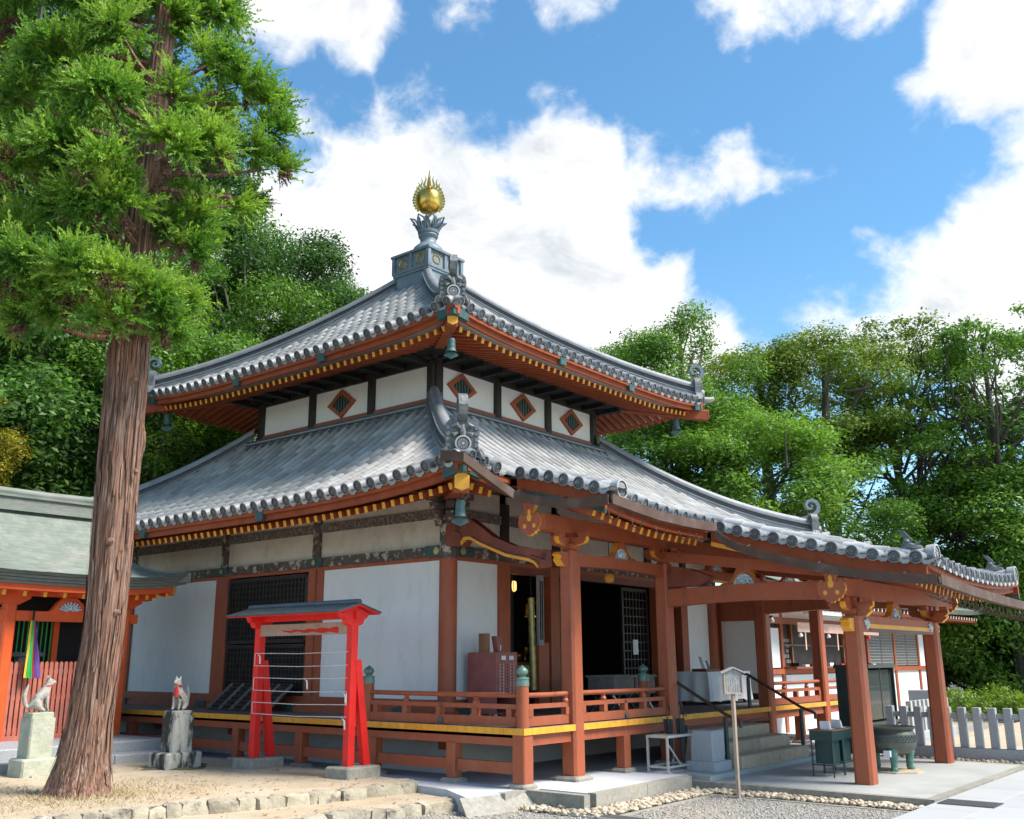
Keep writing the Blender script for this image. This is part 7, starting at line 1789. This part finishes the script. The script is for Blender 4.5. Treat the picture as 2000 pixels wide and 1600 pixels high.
for i, (kd, lm, px, py_, D, rx, rz, lab) in enumerate([
    ('a', 'leaf_dark', 560, 600, 36, 2.9, 3.0, 'dark evergreen crown rising just left of the upper roof ridge'),
    ('b', 'leaf_dark', 655, 640, 40, 2.4, 2.7, 'dark evergreen nearest the upper roof, smallest of the left-hand group'),
    ('c', 'leaf_mid', 470, 650, 33, 2.6, 3.4, 'mid-green tree showing between the cedar sprays and the upper roof'),
    ('a', 'leaf_dark', 380, 470, 38, 3.4, 4.6, 'tall dark tree close behind the right side of the cedar crown'),
    ('b', 'leaf_mid', 330, 760, 27, 2.6, 2.8, 'mid-green tree behind the upper half of the cedar trunk'),
    ('d', 'leaf_mid', 400, 850, 30, 2.6, 2.2, 'bright green tree in the gap below the upper left eave'),
    ('a', 'leaf_dark', 60, 820, 27, 3.4, 3.2, 'leafy tree filling the gap left of the cedar trunk'),
    ('b', 'leaf_dark', 130, 620, 31, 4.2, 4.4, 'large leafy tree behind the lowest cedar sprays'),
    ('c', 'leaf_olive', 20, 380, 29, 3.8, 5.2, 'olive green tree at the left edge behind the cedar crown'),
    ('d', 'leaf_olive', 150, 60, 32, 4.8, 5.4, 'high olive green crown behind the top left of the cedar'),
    ('b', 'leaf_mid', -60, 90, 27, 3.6, 4.4, 'high leafy crown cut by the upper left corner of the picture'),
    ('d', 'leaf_olive', 250, 330, 38, 4.4, 5.4, 'tall loose crown directly behind the middle of the cedar'),
    ('b', 'leaf_dark', 120, 880, 36, 5.0, 3.4, 'dark tree low on the hillside above the shrine roof'),
    ('a', 'leaf_dark', 330, 930, 36, 4.4, 3.0, 'dark tree low behind the cedar trunk and the lower roof end'),
    ]): tree(kd, lm, px, py_, D, rx, rz, i*1.9, lab, GL)
tree('d', 'leaf_yellow', -60, 865, 24, 1.15, 1.5, .4, 'small yellow-leaved tree at the left edge above the shrine roof', GL, 'yellow_tree')
for i, (kd, lm, px, py_, D, rx, rz, lab) in enumerate([
    ('c', 'leaf_mid', 1335, 735, 35, 2.5, 2.9, 'bright green round-topped tree just right of the upper roof slope'),
    ('d', 'leaf_mid', 1200, 770, 42, 2.4, 2.4, 'small green crown peeping over the upper roof slope'),
    ('a', 'leaf_mid', 1320, 900, 33, 3.2, 2.6, 'leafy tree in the gap below the upper right eave'),
    ('c', 'leaf_olive', 1490, 775, 40, 3.2, 2.8, 'olive crown right of the upper roof corner bell'),
    ('d', 'leaf_olive', 1610, 775, 38, 3.1, 2.9, 'yellowish olive crown above the lower roof ridge'),
    ('b', 'leaf_mid', 1450, 930, 32, 3.0, 2.6, 'dense green tree behind the lower roof ridge'),
    ('e', 'leaf_olive', 1745, 805, 41, 3.4, 3.6, 'open-crowned tree with bare limbs and sky showing through'),
    ('f', 'leaf_mid', 1930, 800, 40, 3.4, 3.8, 'tallest open-crowned tree at the right edge with dark forked limbs'),
    ('d', 'leaf_mid', 1600, 1010, 36, 3.0, 2.4, 'dense tree above the curled horn of the lower roof corner'),
    ('e', 'leaf_mid', 1800, 930, 41, 4.0, 3.4, 'sparse tree over the porch roof with slanting trunk'),
    ('d', 'leaf_mid', 1760, 1080, 42, 3.8, 2.8, 'dense dark green tree right behind the porch ridge beast'),
    ('b', 'leaf_mid', 1960, 1010, 42, 3.8, 3.2, 'dense green tree at the right edge below the open crowns'),
    ('a', 'leaf_dark', 1900, 1200, 44, 3.4, 3.0, 'dark tree behind the annex roof end'),
    ('b', 'leaf_dark', 2040, 1200, 43, 3.6, 3.2, 'dark tree half cut off by the right edge above the hedge'),
    ('c', 'leaf_dark', 2080, 900, 44, 4.5, 4.0, 'far tree cut by the right edge of the picture')]): tree(kd, lm, px, py_, D, rx, rz, i*2.3+.5, lab, GRt)
# hedge
HD = thing('azalea_hedge', 'low light green clipped hedge beyond the granite fence', 'hedge', (33, 8, -.1))
cent = []; rad = []
g = np.random.default_rng(5)
for k in range(46):
    c = atD(1870+g.random()*210, 1385, 33+2.5*g.random()); c[2] = .0+.32*g.random()+.25*(c[0] % 1.3)/1.3; cent.append(c); rad.append(.32+.2*g.random())
V, F, rn = leaves(cent, rad, 900, .10, seed=9, shell=.5); stuff(link('foliage', npmesh('foliage', V, F, 'leaf_hedge', rn), HD))
mb = MB()
for c in cent[::3]: mb.tube([(c[0], c[1], -.2), tuple(c)], [.03, .012], 5)
mb.build('stems', 'bark_grey', HD)
# undergrowth closing the foot of the wood
cent = []; rad = []
for k in range(230):
    c = atD(1560+g.random()*680, 1360, 38+7*g.random()); c[2] = .3+5.0*g.random(); cent.append(c); rad.append(.7+.5*g.random())
for k in range(110):
    c = atD(-60+g.random()*480, 1100, 30+5*g.random()); c[2] = .5+5*g.random(); cent.append(c); rad.append(.8+.6*g.random())
V, F, rn = leaves(cent, rad, 520, .13, seed=12, shell=.4)
o = stuff(link('undergrowth', npmesh('undergrowth', V, F, 'leaf_mid', rn))); o['label'] = 'dark leafy undergrowth along the foot of the wood'; o['category'] = 'undergrowth'
